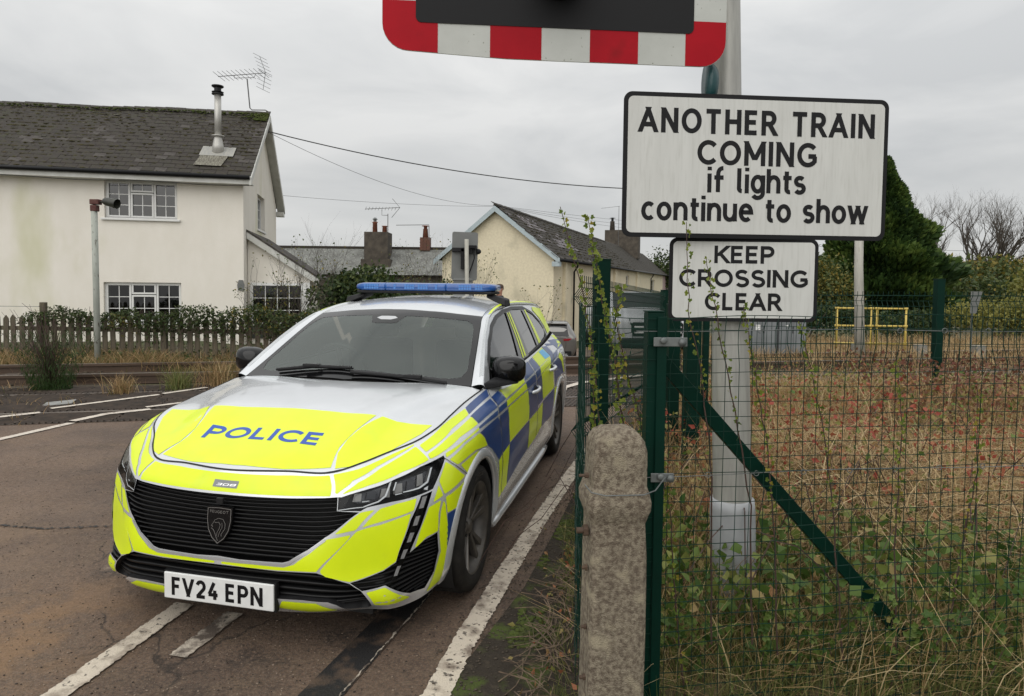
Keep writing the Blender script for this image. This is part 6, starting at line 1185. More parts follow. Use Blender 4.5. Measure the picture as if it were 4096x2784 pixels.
def skirt_mesh(poly, F, o0, o1, step=.03, closed=True):
    A = np.array(subdiv(poly, step, closed)); n = len(A); P = F(A, o0); Q = F(A, o1)
    return npmesh('skirt', np.concatenate([P, Q]), np.array([(i, (i+1) % n, n+(i+1) % n, n+i) for i in range(n if closed else n-1)]), smooth=False)
def inv(u, w):
    u = np.atleast_1d(np.array(u, float)); w = np.atleast_1d(np.array(w, float)); t = np.full(len(u), .3)
    for _ in range(8):
        a = np.full(len(u), SK[4]); b = np.full(len(u), SK[14])
        for _ in range(24):
            m_ = (a+b)/2; q = S(m_, t)[:, 0] > u; a = np.where(q, m_, a); b = np.where(q, b, m_)
        s = (a+b)/2; a = np.full(len(u), -.2); b = np.full(len(u), TMAX)
        for _ in range(24):
            m_ = (a+b)/2; q = S(s, m_)[:, 2] < w; a = np.where(q, m_, a); b = np.where(q, b, m_)
        t = (a+b)/2
    return s, t
_a = rad(12.6411)
CAR = empty('police_car', (-1.0434, 3.4708, 0), math.atan2(-math.cos(_a), -math.sin(_a)), label='police estate car in yellow and blue chequers with a blue light bar', cat='car')
def pl(n): return POLY[n][1]
def full(n): h = pl(n); return h+[(-a, b) for a, b in h[::-1] if a > 1e-6]
def circ(u0, r, n=40): return [(u0+r*math.cos(2*PI*i/n), .317+r*math.sin(2*PI*i/n)) for i in range(n)]
arches = []
for u0 in (0, -2.732):
    c = circ(u0, .348); c = [p for p in c if p[1] > .10]
    # open at the bottom: start at the right foot
    c.sort(key=lambda p: math.atan2(p[1]-.317, p[0]-u0) if math.atan2(p[1]-.317, p[0]-u0) > -PI/2 else math.atan2(p[1]-.317, p[0]-u0)+2*PI)
    s, t = inv([p[0] for p in c], [p[1] for p in c]); q = list(zip(s, t)); q = [(q[0][0], -.08)]+q+[(q[-1][0], -.08)]; arches += [q, mirror(q)]
holes = [full('grille'), full('intake')]
for n in ('headlight', 'claw'): holes += [pl(n), mirror(pl(n))]
body = patch('body', [(-SMAX, 0), (SMAX, 0), (SMAX, TMAX), (-SMAX, TMAX)], FS, M['silver'], CAR, step=.034, holes=holes+arches)
under = MB(); under.box((-2.36, -.84, .125), (-.40, .84, .30)); under.box((-3.5, -.60, .15), (-2.30, .60, .30)); under.box((-.45, -.60, .125), (.60, .60, .25)); under.build('underbody_light_block', M['dark'], CAR)  # car floor as plain boxes, made low and wide to block light underneath
# bonnet
_sh = [(float(p[0]), float(p[1])) for p in S(np.linspace(0, SK[9], 40), np.full(40, TMAX))]
_hp = [(a, b) for a, b in _sh if a > -.415]+[(-.42, .742), (-.41, .70), (-.375, .52), (-.325, .28), (-.30, .12), (-.295, 0)]
_hp[0] = (_hp[0][0], 0.)
hood_poly = _hp+[(a, -b) for a, b in _hp[::-1] if b > 1e-6]
hood = patch('bonnet', hood_poly, FH, M['silver'], CAR, step=.03)
link('seam', strip_mesh([(-x, TMAX-.004) for x in np.linspace(SK[9]*.99, 0, 40)]+[(x, TMAX-.004) for x in np.linspace(.01, SK[9]*.99, 40)], FS, .0075, .0022), M['dark'], CAR)
# chequers and yellow panels
for k, (g, q) in list(POLY.items()):
    if not (k.startswith('y_') or k.startswith('b_') or k == 'sticker'): continue
    mt = M['yellow'] if k[0] == 'y' else (M['blue'] if k[0] == 'b' else M['sticker']); Fq = FS if g == 'S' else FH
    nm = {'y': 'yellow_panel', 'b': 'blue_panel', 's': 'crest_sticker'}[k[0]]; of = .0013 if k != 'sticker' else .0022
    par = hood if g == 'H' else body
    if k in ('y_h1', 'y_19a'):   # continuous across the centre
        if k == 'y_h1': q = [(.69, 0), (.64, .385)]+[]; q = None
        continue
    me = patch_mesh(nm, q, Fq, off=of, step=.035)
    link(nm, me, mt, par)
    if k != 'sticker': link(nm, patch_mesh(nm, mirror(q) if g == 'S' else [(a, -b) for a, b in q][::-1], Fq, off=of, step=.035), mt, par)
def sympatch(nm, half, F, m, par, off, swap=False):
    q = half+[((-a, b) if not swap else (a, -b)) for a, b in half[::-1] if (abs(a) if not swap else abs(b)) > 1e-6]
    return patch(nm, q, F, m, par, off=off, step=.035)
h1 = [p for p in POLY['y_h1'][1] if p[1] > .02]; h1.sort(key=lambda p: p[0]); 
zz = POLY['y_h1'][1]; fr = max(p[0] for p in zz); 
half = [(.205, 0), (.206, .10), (.208, .183), (.238, .450), (.310, .433), (.388, .412), (.45, .400), (.504, .393), (.56, .402), (.637, .421), (.662, .330), (.688, .227), (.703, .12), (.712, 0)]
sympatch('yellow_panel', half, FH, M['yellow'], hood, .0013, swap=True)
n19 = POLY['y_19a'][1]; tt = [p for p in n19]; smx = max(p[0] for p in tt)
sympatch('yellow_panel', [(0, .775), (.12, .769), (.217, .764), (.33, .769), (.444, .776), (.450, .770), (.454, .65), (.453, .540), (.448, .535), (.241, .549), (.12, .555), (0, .558)], FS, M['yellow'], body, .0013)
# bonnet lettering
A0, A1, B1, B0 = [np.array(x) for x in ((.493, -.347), (.393, -.352), (.388, .316), (.490, .314))]
def polmap(x, y, lift):
    # x along +v, y towards the windscreen
    p = (.497 - y, x-.022); q = FH(np.array([p]), .0022+lift*.6)[0]; return q
text_letters('POLICE', M['pblue'], hood, .106, .27, polmap, gap=.47, shear=-.12, wide=1.36, sub=3)
# grille
gp = full('grille'); ip = full('intake')
GR = patch('grille', gp, FS, M['dark'], CAR, off=-.05, step=.04)
link('surround', skirt_mesh(gp, FS, .0, -.05), M['gloss_black'], GR)
def srange(poly, t):
    xs = []
    for i in range(len(poly)):
        (a, b), (c, d) = poly[i], poly[(i+1) % len(poly)]
        if (b > t) != (d > t): xs.append(a+(c-a)*(t-b)/(d-b))
    return sorted(xs)
def slat(poly, t, th, par, nm='slat', front=-.006, back=-.03, m=None, rng=None):
    xs = rng or srange(poly, t)
    if len(xs) < 2: return
    x0, x1 = xs[0]+.004, xs[-1]-.004; n = max(3, int((x1-x0)/.05)); s = np.linspace(x0, x1, n)
    pr = [(t-th/2, back), (t-th/2, front-.003), (t-th*.2, front), (t+th*.2, front), (t+th/2, front-.003), (t+th/2, back)]
    rows = [S(s, np.full(n, a), np.full(n, b)) for a, b in pr]; k = len(pr); V_ = np.stack(rows, 1).reshape(-1, 3)
    F_ = [(i*k+j, i*k+j+1, (i+1)*k+j+1, (i+1)*k+j) for i in range(n-1) for j in range(k-1)]
    link(nm, npmesh(nm, V_, np.array(F_)[:, ::-1], smooth=False), m or M['grille'], par)
tl = np.linspace(.262, .512, 14)
for t in tl: slat(gp, t, .0075, GR)
# brighter lower lip of the grille opening
link('lower_trim', strip_mesh([p for p in gp if p[1] < .30][::1] if False else [(a, b-.005) for a, b in [(-.47, .345), (-.41, .292), (-.335, .243), (-.305, .238), (-.1, .235), (0, .238), (.1, .235), (.305, .238), (.335, .243), (.41, .292), (.47, .345)]], FS, .009, .0035), M['satin'], GR)
IN = patch('lower_intake', ip, FS, M['dark'], CAR, off=-.07, step=.04)
link('surround', skirt_mesh(ip, FS, .0, -.07), M['plastic'], IN)
for t in (.075, .098, .121, .144, .167, .19): slat(ip, t, .010, IN, front=-.022, back=-.05, m=M['grille'])
# emblem
shp = [(-.058, .075), (0, .080), (.058, .075), (.058, .02), (.050, -.02), (.030, -.055), (0, -.078), (-.030, -.055), (-.050, -.02), (-.058, .02)]
em = MB()
def em3(x, y, l): return (.808-.10*(y-.0)-.10*abs(x)**1.2+l, x, .537+y)
em.prism(shp, lambda x, y: em3(x*1.03, y*1.0, -.012), lambda x, y: em3(x*1.03, y*1.0, .004)); EM = em.build('emblem', M['gloss_black'], GR)
ol = MB()
for a, b in zip(shp, shp[1:]+shp[:1]): ol.tube([em3(a[0]*.94, a[1]*.92, .006), em3(b[0]*.94, b[1]*.92, .006)], .0013, 4)
lion = [[(-.030, .012), (-.020, .030), (.0, .040), (.022, .036), (.034, .018), (.034, -.004), (.024, -.020), (.016, -.032), (.018, -.040)], [(-.030, .012), (-.038, .004), (-.028, .002), (-.036, -.008), (-.026, -.012), (-.020, -.020), (-.010, -.042), (.0, -.060)],
        [(-.014, .020), (.002, .022), (.010, .012), (.006, -.006), (-.004, -.024), (-.006, -.040)], [(.018, .020), (.020, .0), (.008, -.022), (.002, -.044)], [(-.024, .022), (-.012, .018)]]
for q in lion:
    for a, b in zip(q, q[1:]): ol.tube([em3(a[0]*.92, a[1]*.92-.006, .006), em3(b[0]*.92, b[1]*.92-.006, .006)], .0009, 4)
ol.build('outline', M['rimcut'], EM)
text_mesh('PEUGEOT', .011, .14, lambda x, y, l: em3(x, y+.052, .0062+l), gap=.5, width=.088).build('lettering', M['rimcut'], EM)
sensor = MB().box((.795, -.016, .628), (.806, .016, .652)); bevel(sensor.build('camera_cover', M['plastic'], GR), .003)
# headlights, side intakes and lamps
for sg in (1, -1):
    f = (lambda q: q) if sg == 1 else mirror
    hl = patch('headlight', f(pl('headlight')), FS, M['grille'], CAR, off=-.045, step=.03)
    link('housing', skirt_mesh(f(pl('headlight')), FS, -.001, -.045), M['grille'], hl)
    for k in ('hl_mod1', 'hl_mod2'):
        q = f(pl(k)); rf = patch('reflector', q, FS, M['lamp_grey'] if 'lamp_grey' in M else M['satin'], hl, off=-.034, step=.02); link('reflector_edge', skirt_mesh(q, FS, -.012, -.034), M['rimcut'], rf)
        c = np.array(q).mean(0)
        for d in (-.055, .0, .055):
            w_ = [(c[0]+d-.020, c[1]-.030+d*.25*sg), (c[0]+d+.018, c[1]-.028+d*.25*sg), (c[0]+d+.016, c[1]+.030+d*.25*sg), (c[0]+d-.016, c[1]+.030+d*.25*sg)]
            link('projector', patch_mesh('projector', w_, FS, off=-.022 if d else -.018, step=.02), M['rimcut'] if d else M['lamp_dark'] if 'lamp_dark' in M else M['trim'], rf)
    for k in ('hl_g1', 'hl_g2', 'hl_g3', 'hl_g4', 'hl_g5', 'hl_g6', 'hl_g7'):
        patch('light_guide', f(pl(k)), FS, M['guide'] if 'guide' in M else M['white'], hl, off=-.009, step=.03)
    patch('lens', f(pl('headlight')), FS, M['lens'], hl, off=-.0008, step=.03)
    cl = patch('side_intake', f(pl('claw')), FS, M['gloss_black'], CAR, off=-.022, step=.03)
    link('surround', skirt_mesh(f(pl('claw')), FS, .0, -.022), M['gloss_black'], cl)
    cp = f(pl('claw'))
    for t in np.arange(.030, .335, .0185):
        xs = srange(cp, t)
        xs = [x for x in xs]
        if len(xs) < 2: continue
        a, b = (xs[-2], xs[-1]) if sg == 1 else (xs[0], xs[1])
        led = .855-.0*t
        slat(cp, t, .008, cl, 'slat', front=-.008, back=-.02, m=M['grille'], rng=[a, b])
    spine = [(.765, .505), (.905, .525), (.880, .43), (.820, .25), (.775, .13), (.735, .06), (.700, .07)]
    sp = pl('claw')
    for k in ('led1', 'led2', 'led3', 'led4', 'led5'):
        c = np.array(pl(k)); m_ = c.mean(0); big = [(float(m_[0]+(a-m_[0])*1.6), float(m_[1]+(b-m_[1])*1.75)) for a, b in c]
        patch('lamp_bezel', f(big), FS, M['gloss_black'], cl, off=-.004, step=.03)
        patch('led_lamp', f(pl(k)), FS, M['led'] if 'led' in M else M['satin'], cl, off=-.001, step=.03)
# badge
bd = patch('badge', pl('badge'), FS, M['badgegrey'], body, off=.0022, step=.02)
def bmap(x, y, l): return FS(np.array([(x+.003, .634+y)]), .0040+l)[0]
text_mesh('308', .030, .20, bmap, gap=.45, shear=.25, width=.092).build('badge_lettering', M['chrome'], bd)
# registration plate
pm = MB().box((.812, -.262, .203), (.822, .262, .316)); PLT = bevel(pm.build('number_plate', M['plate'], CAR), .004, 2)
PLT.modifiers['bevel'].limit_method = 'ANGLE'
text_letters('FV24', M['black'], PLT, .079, .24, lambda x, y, l: (.8226+l, x-.216, .227+y), gap=.37, centre=False, wide=.88)
text_letters('EPN', M['black'], PLT, .079, .24, lambda x, y, l: (.8226+l, x+.045, .227+y), gap=.42, centre=False, wide=.88)
bk = MB().box((.790, -.268, .196), (.811, .268, .320)); bk.build('plate_holder', M['plastic'], CAR)
# seams
def seam(q, F=FS, w=.005, off=.0026): link('seam', strip_mesh(q, F, w, off), M['dark'], body)
gap1 = [(1.877, .800), (1.805, .754), (1.789, .707), (1.768, .671), (1.786, .605), (1.824, .508), (1.826, .393), (1.858, .177), (1.90, .06)]
gap2 = [(2.885, .800), (2.893, .714), (2.895, .653), (2.945, .556), (2.966, .457), (2.972, .299), (2.945, .204), (2.95, .06)]
gap3 = [(3.93, .800), (3.84, .719), (3.70, .672), (3.755, .597), (3.771, .492), (3.70, .35), (3.58, .22), (3.52, .06)]
for q in (gap1, gap2, gap3): seam(q, w=.0035); seam([(-a, b) for a, b in q][::-1], w=.0035)
bs = [(.985, .650), (1.026, .615), (1.118, .558), (1.202, .503), (1.225, .47)]
seam(bs, w=.003); seam([(-a, b) for a, b in bs][::-1], w=.003)
# lower sill roll
for sg in (1, -1):
    q = MB(); q.smooth = True; q.tube([(x, sg*(.868-.012*abs((x+1.36)/.95)**4), .168) for x in np.linspace(-.45, -2.28, 14)], .026, 10); q.build('sill', M['silver'], CAR)
# wheel arch trims and liners
for u0 in (0, -2.732):
    for sg in (1, -1):
        an = np.linspace(rad(-21), rad(201), 44); rings = []
        for r_, of in ((.348, -.02), (.348, .006), (.362, .010), (.392, .006), (.398, .0)):
            u_ = u0+r_*np.cos(an); w_ = .317+r_*np.sin(an); s_, t_ = inv(u_, np.maximum(w_, .17)); P_ = S(s_*sg, t_, np.full(44, of)); P_[:, 0] = u_; P_[:, 2] = w_; rings.append(P_)
        n = 44; V_ = np.concatenate(rings); F_ = np.array([(j*n+i, j*n+i+1, (j+1)*n+i+1, (j+1)*n+i) for j in range(4) for i in range(n-1)])
        link('wheel_arch_trim', npmesh('arch', V_, F_ if sg < 0 else F_[:, ::-1], smooth=True), M['silver'], CAR)
        ln = MB(); ln.smooth = True; a2 = np.linspace(rad(-32), rad(212), 30)
        vs = [(u0+.352*math.cos(a), sg*y, .317+.352*math.sin(a)) for y in (.875 if u0 == 0 else .88, .60) for a in a2]; ln.add(vs, [(i, i+1, 30+i+1, 30+i) for i in range(29)]); ln.add([(u0+.352*math.cos(a), sg*.60, .317+.352*math.sin(a)) for a in a2], [tuple(range(30))]); ln.build('arch_liner', M['dark'], CAR)
# wheels (built round the local x axis, outer face towards +x)
def wheel(u0, sg, steer=0.):
    wh = empty('wheel'); wh.parent = CAR; wh.location = (u0, sg*.795, .317); wh.rotation_euler = (0, 0, (PI/2 if sg > 0 else -PI/2)+steer)
    X = Matrix.Rotation(PI/2, 4, 'Y')
    t = MB(); t.smooth = True
    t.lathe([(.224, -.10), (.250, -.108), (.285, -.108), (.306, -.098), (.316, -.07), (.317, -.03), (.317, .03), (.316, .07), (.308, .096), (.290, .108), (.268, .112), (.250, .111), (.236, .108), (.226, .100)], 56, X, close=False)
    ty = t.build('tyre', M['tyre'], wh)
    g = MB()
    for k in range(72):
        a = 2*PI*k/72; Mx = Matrix.Rotation(a, 4, 'X') @ Matrix.Translation((0, 0, .3125)) @ Matrix.Rotation(.5, 4, 'Z'); g.box((-.07, -.0022, 0), (-.012, .0022, .0062), Mx); g.box((.012, -.0022, 0), (.07, .0022, .0062), Matrix.Rotation(a+.04, 4, 'X') @ Matrix.Translation((0, 0, .3125)) @ Matrix.Rotation(-.5, 4, 'Z'))
    g.build('tread', M['tyre'], ty)
    def tymap(x, y, l):
        a = x/.275; r_ = .262+y; return (.1128+l, -r_*math.sin(a), r_*math.cos(a))
    text_mesh('GOODYEAR', .018, .2, tymap, gap=.4, wide=1.2).build('tyre_lettering', M['rim'], ty)
    r = MB(); r.smooth = True
    r.lathe([(.220, -.095), (.205, -.08), (.195, .0), (.200, .07), (.212, .085), (.222, .098), (.229, .104), (.231, .100)], 56, X, close=False); r.build('rim', M['rim'], wh)
    d = MB(); d.lathe([(.0, -.02), (.195, -.02)], 40, X, close=False); d.lathe([(.13, .0), (.145, .0), (.145, -.02)], 40, X, close=False); d.build('brake_disc', M['satin_d'] if 'satin_d' in M else M['trim'], wh)
    for k in range(5):
        b0 = 2*PI*k/5+.31
        for dd_ in (-.20, .20):
            sp_ = MB()
            def P_(r_, a, x): return (x, r_*math.cos(a), r_*math.sin(a))
            a0 = b0+dd_*.55; a1 = b0+dd_
            wi, wo = .012, .017
            q = []
            for r_, a, x, w_ in ((.045, a0, .062, wi), (.215, a1, .086, wo)):
                q.append((r_, a, x, w_))
            vs = []
            for xo in (-.030, 0):
                for r_, a, x, w_ in q:
                    for s_ in (-1, 1): vs.append(P_(r_, a+s_*w_/max(r_, .06), x+xo))
            sp_.hexa([vs[0], vs[1], vs[3], vs[2], vs[4], vs[5], vs[7], vs[6]]); bevel(sp_.build('spoke', [M['rim'], M['rimcut']][1 if dd_ > 0 else 0] if k % 2 else M['rim'], wh), .004, 2)
    h = MB(); h.smooth = True; h.lathe([(.0, .070), (.030, .070), (.034, .062), (.066, .056), (.072, .03)], 30, X, close=False); h.build('hub_cap', M['rim'], wh)
    nb = MB()
    for k in range(5):
        a = 2*PI*k/5; nb.tube([(.054, .054*math.cos(a), .054*math.sin(a)), (.064, .054*math.cos(a), .054*math.sin(a))], .009, 6)
    nb.build('wheel_nuts', M['trim'], wh)
wheel(0, 1, .0); wheel(0, -1, .0); wheel(-2.732, 1); wheel(-2.732, -1)
# windscreen, roof, cabin side
ws = [(-.30, 0), (-.335, .28), (-.39, .52), (-.433, .732), (-.60, .700), (-.78, .668), (-1.0, .628), (-1.151, .602), (-1.11, .45), (-1.07, .25), (-1.05, 0)]
wsf = ws+[(a, -b) for a, b in ws[::-1] if b > 1e-6]
cl_ = [(-.385, 0), (-.40, .25), (-.455, .58), (-.49, .655), (-.565, .672), (-.78, .632), (-.97, .593), (-1.02, .57), (-1.04, .53), (-.985, .28), (-.965, .13), (-.955, 0)]
clf = cl_+[(a, -b) for a, b in cl_[::-1] if b > 1e-6]
patch('windscreen_frame', wsf, FT, M['gloss_black'], CAR, holes=[clf], off=.001, step=.04)
WS = patch('windscreen', clf, FT, M['windscreen'], CAR, step=.05)
cm = [(-.94, -.06), (-.94, .06), (-1.0, .105), (-1.045, .11), (-1.045, -.11), (-1.0, -.105)]
CMP = MB().box((-.98, -.085, 1.262), (-.90, .085, 1.30)); bevel(CMP.build('camera_housing', M['plastic'], CAR), .012, 3)
patch('camera_mask', [(-.875, .09), (-.86, .06), (-.86, -.06), (-.875, -.09), (-.975, -.13), (-.975, .13)], FT, M['matscreen'], WS, off=.0012, step=.05)
patch('camera_window', [(-.90, .035), (-.90, -.035), (-.925, -.075), (-.945, -.05), (-.945, .05), (-.925, .075)], FT, M['satin'], WS, off=.0020, step=.05)
rf = [(-1.052, 0), (-1.072, .25), (-1.112, .45), (-1.155, .602), (-1.25, .597), (-1.5, .588), (-1.95, .575), (-2.45, .56), (-2.9, .55), (-3.25, .53), (-3.5, .50), (-3.52, 0)]
patch('roof', rf+[(a, -b) for a, b in rf[::-1] if b > 1e-6], FT, M['silver'], CAR, step=.06)
Aline = [(-.433, .737), (-.60, .705), (-.78, .672), (-1.0, .632), (-1.155, .606), (-1.5, .588), (-1.95, .575), (-2.45, .56), (-2.9, .55), (-3.25, .53), (-3.5, .50)]
Bline = [(-.455, .962), (-.67, 1.115), (-.87, 1.23), (-1.10, 1.318), (-1.28, 1.352), (-1.55, 1.376), (-1.95, 1.386), (-2.45, 1.376), (-2.9, 1.362), (-3.25, 1.34), (-3.5, 1.315)]
def dens(Q, n): 
    Q = np.array(Q, float); k = np.arange(len(Q)); x = np.linspace(0, len(Q)-1, n); return crom(k, Q, x)
for sg in (1, -1):
    a = FT(dens(Aline, 60)*[1, sg]); b = FV(sg)(dens(Bline, 60)); rows = []
    for q in np.linspace(0, 1, 7):
        m_ = a*(1-q)+b*q; m_[:, 1] += sg*.020*4*q*(1-q)*.8; m_[:, 2] += .014*4*q*(1-q); rows.append(m_)
    n = 60; F_ = np.array([(j*n+i, j*n+i+1, (j+1)*n+i+1, (j+1)*n+i) for j in range(6) for i in range(n-1)])
    link('roof_pillar', npmesh('pillar', np.concatenate(rows), F_ if sg > 0 else F_[:, ::-1], smooth=True), M['silver'], CAR)
    # yellow edge line along the cant rail
    i0, i1 = 23, 58; k = i1-i0; y0 = rows[2][i0:i1]+[0, sg*.002, .002]; y1 = rows[4][i0:i1]+[0, sg*.002, .002]
    link('yellow_edge', npmesh('yedge', np.concatenate([y0, y1]), np.array([(i, i+1, k+i+1, k+i) for i in range(k-1)]) if sg > 0 else np.array([(i, i+1, k+i+1, k+i) for i in range(k-1)])[:, ::-1], smooth=True), M['yellow'], CAR)
    i0, i1 = 2, 22; k = i1-i0; y0 = rows[2][i0:i1]+[0, sg*.0015, .0015]; y1 = rows[4][i0:i1]+[0, sg*.0015, .0015]
    link('reflective_strip', npmesh('rstrip', np.concatenate([y0, y1]), np.array([(i, i+1, k+i+1, k+i) for i in range(k-1)]) if sg > 0 else np.array([(i, i+1, k+i+1, k+i) for i in range(k-1)])[:, ::-1], smooth=True), M['reflective'] if 'reflective' in M else M['satin'], CAR)
    belt = [(float(u_), float(w_)) for u_, _, w_ in S(np.linspace(SK[9], SK[14], 20), np.full(20, TMAX))]
    belt[0] = (-.455, .955)
    side = [(u_, w_-.006) for u_, w_ in belt]+[(-3.5, 1.08)]+Bline[::-1]
    win = [(-.575, .972), (-.72, 1.075), (-.89, 1.175), (-1.10, 1.262), (-1.33, 1.312), (-1.59, 1.340), (-1.936, 1.354), (-2.42, 1.341), (-2.75, 1.280), (-2.95, 1.190), (-3.02, 1.130), (-2.99, 1.095), (-2.85, 1.070), (-2.546, 1.051), (-1.674, 1.014), (-1.0, .987)]
    c = np.array(win).mean(0); fr_ = []
    W_ = np.array(win); d = np.roll(W_, -1, 0)-np.roll(W_, 1, 0); nn_ = np.stack([d[:, 1], -d[:, 0]], 1); nn_ /= np.linalg.norm(nn_, axis=1)[:, None]
    if ((W_+nn_*.01-c)**2).sum() < ((W_-c)**2).sum(): nn_ = -nn_
    fr_ = [tuple(x) for x in W_+nn_*.026]
    patch('cabin_side', side, FV(sg), M['silver'], CAR, holes=[win], off=-.004, flip=-sg, step=.05)
    fro = fr_; patch('window_frame', fro, FV(sg), M['trim'], CAR, holes=[win], off=.0, flip=-sg, step=.05)
    patch('side_glass', win, FV(sg), M['sideglass'], CAR, off=-.006, flip=-sg, step=.06)
    for q, mt, nm, of in (([(-1.409, 1.007), (-1.76, 1.008), (-1.83, 1.35), (-1.65, 1.343)], 'gloss_black', 'pillar_cover', .001), ([(-1.575, 1.013), (-1.53, 1.013), (-1.675, 1.338), (-1.705, 1.338)], 'yellow', 'yellow_strip', .003), ([(-1.665, 1.016), (-1.610, 1.016), (-1.735, 1.340), (-1.775, 1.342)], 'yellow', 'yellow_strip', .003),
                          ([(-2.25, 1.040), (-2.50, 1.052), (-2.47, 1.335), (-2.31, 1.34)], 'gloss_black', 'pillar_cover', .001), ([(-2.36, 1.046), (-2.49, 1.052), (-2.455, 1.333), (-2.40, 1.335)], 'yellow', 'yellow_strip', .003)):
        patch(nm, q, FV(sg), M[mt], CAR, off=of, flip=-sg, step=.06)
    patch('yellow_panel', [(-3.09, 1.08), (-3.47, 1.09), (-3.45, 1.31), (-2.92, 1.345), (-2.85, 1.315), (-3.02, 1.24), (-3.10, 1.15)], FV(sg), M['yellow'], CAR, off=.0, flip=-sg, step=.06)
    # door handles
    for u0, w0 in ((-1.427, .800), (-2.18, .862)):
        q = MB(); q.smooth = True; pts = [(u0-.105+.21*x, sg*(.922+.034*math.sin(PI*min(1, max(0, x*1.0)))**.5), w0-.006+.012*(1-x)) for x in np.linspace(.0, 1, 11)]
        q.tube(pts, [.012]+[.0145]*9+[.012], 8); q.build('door_handle', M['silver'], CAR)
        cup = MB(); cup.smooth = True; cup.lathe([(.0, .001), (.035, .0012), (.052, .0015)], 18, Matrix.Translation((u0-.01, sg*.9235, w0)) @ Matrix.Rotation(-sg*PI/2, 4, 'X') @ Matrix.Diagonal((1.1, .62, 1, 1)), close=False); cup.build('handle_recess', M['dark'], CAR)
    # mirror
    mr_ = MB(); mr_.smooth = True; rings = []
    for i in range(13):
        a = PI*i/12-PI/2
        for k in range(20):
            b_ = 2*PI*k/20
            def se(x, p): return math.copysign(abs(x)**p, x)
            x_ = .088*se(math.cos(a), .75)*se(math.cos(b_), .8); z_ = .086*se(math.cos(a), .6)*se(math.sin(b_), .75); y_ = .104*se(math.sin(a), .8)
            if x_ < 0: x_ *= .55
            rings.append((-.715+x_-abs(y_+.02)*.12, sg*(.893+y_), 1.035+z_+y_*.05))
    mr_.add(rings, [(i*20+k, i*20+(k+1) % 20, (i+1)*20+(k+1) % 20, (i+1)*20+k) for i in range(12) for k in range(20)]); MI = mr_.build('mirror', M['gloss_black'], CAR)
    ar = MB(); ar.hexa([(-.44, sg*.80, .945), (-.62, sg*.83, .965), (-.74, sg*.96, .962), (-.68, sg*.96, .955), (-.46, sg*.80, .985), (-.64, sg*.82, 1.0), (-.76, sg*.95, .985), (-.69, sg*.95, .982)]); bevel(ar.build('mirror_arm', M['plastic'], MI), .008, 2)
    mg = MB(); mg.box((-.775, sg*.893-.085, .975), (-.768, sg*.893+.085, 1.09)); bevel(mg.build('mirror_glass', M['chrome'], MI), .003)
    tri_ = patch('corner_trim', [(-.50, .972), (-.64, .980), (-.66, 1.03), (-.60, .985)], FV(sg), M['plastic'], CAR, off=.002, flip=-sg, step=.05)
# tail
tg = MB(); tg.smooth = True
rt = FT(np.stack([np.full(13, -3.5), np.linspace(-.5, .5, 13)], 1)); rb = S(np.linspace(-(SMAX-SK[15]), (SMAX-SK[15]), 13)*0+np.concatenate([np.linspace(SK[15], SMAX, 7), -np.linspace(SMAX, SK[15], 7)[1:]])[::-1], np.full(13, TMAX))
V_ = [tuple(p) for p in rt]+[tuple(p) for p in rb]; tg.add(V_, [(i, i+1, 13+i+1, 13+i) for i in range(12)]); tg.build('tailgate_glass', M['gloss_black'], CAR)
for sg in (1, -1):
    patch('tail_lamp', [(sg*4.62, .66), (sg*5.05, .66), (sg*5.05, .56), (sg*4.75, .56)] if sg > 0 else [(-4.62, .66), (-4.75, .56), (-5.05, .56), (-5.05, .66)], FS, M['lamp_red'] if 'lamp_red' in M else M['red'], CAR, off=.002, step=.05)
# interior
it = MB(); it.box((-1.0, -.66, .60), (-.55, .66, .90)); it.box((-.62, -.66, .84), (-.45, .66, .93)); bevel(it.build('dashboard', M['plastic'], CAR), .03, 3)
for v in (.36, -.36):
    q = MB(); q.box((-1.55, v-.25, .42), (-1.05, v+.25, .60)); q.box((-1.72, v-.25, .50), (-1.56, v+.25, 1.12)); q.box((-1.74, v-.12, 1.13), (-1.64, v+.12, 1.30)); bevel(q.build('seat', M['cloth'] if 'cloth' in M else M['plastic'], CAR), .04, 3)
sw = MB(); sw.smooth = True; Mx = Matrix.Translation((-.98, -.36, .97)) @ Matrix.Rotation(rad(-65), 4, 'Y')
sw.tube([Mx @ Vector((.18*math.cos(a), .18*math.sin(a), 0)) for a in np.linspace(0, 2*PI, 33)], .014, 8, caps=False); sw.tube([Mx @ Vector((-.17, 0, 0)), Mx @ Vector((.17, 0, 0))], .018, 6); sw.build('steering_wheel', M['plastic'], CAR)
# wipers
for pts in ([(-.385, .60), (-.37, .40), (-.335, .03)], [(-.372, .02), (-.40, -.25), (-.415, -.50)]):
    P_ = FT(np.array(pts), .028); q = MB(); q.tube([tuple(x) for x in P_], [.009, .011, .008], 6); w_ = q.build('wiper', M['plastic'], CAR)
    b2 = MB(); P2 = FT(np.array([(a-.012, b) for a, b in pts]), .012); b2.tube([tuple(x) for x in P2], .007, 4); b2.build('wiper_blade', M['dark'], w_)
    hb = MB(); P3 = FT(np.array([pts[1]]), .036)[0]; hb.box(tuple(P3-[.014, .055, .010]), tuple(P3+[.014, .055, .008])); bevel(hb.build('wiper_joint', M['plastic'], w_), .004)
cw = patch('cowl', [(-.293, 0), (-.323, .28), (-.375, .52), (-.42, .72), (-.47, .74), (-.45, .52), (-.39, .28), (-.365, 0), (-.39, -.28), (-.45, -.52), (-.47, -.74), (-.42, -.72), (-.375, -.52), (-.323, -.28)], FT, M['dark'], CAR, off=-.012, step=.05)
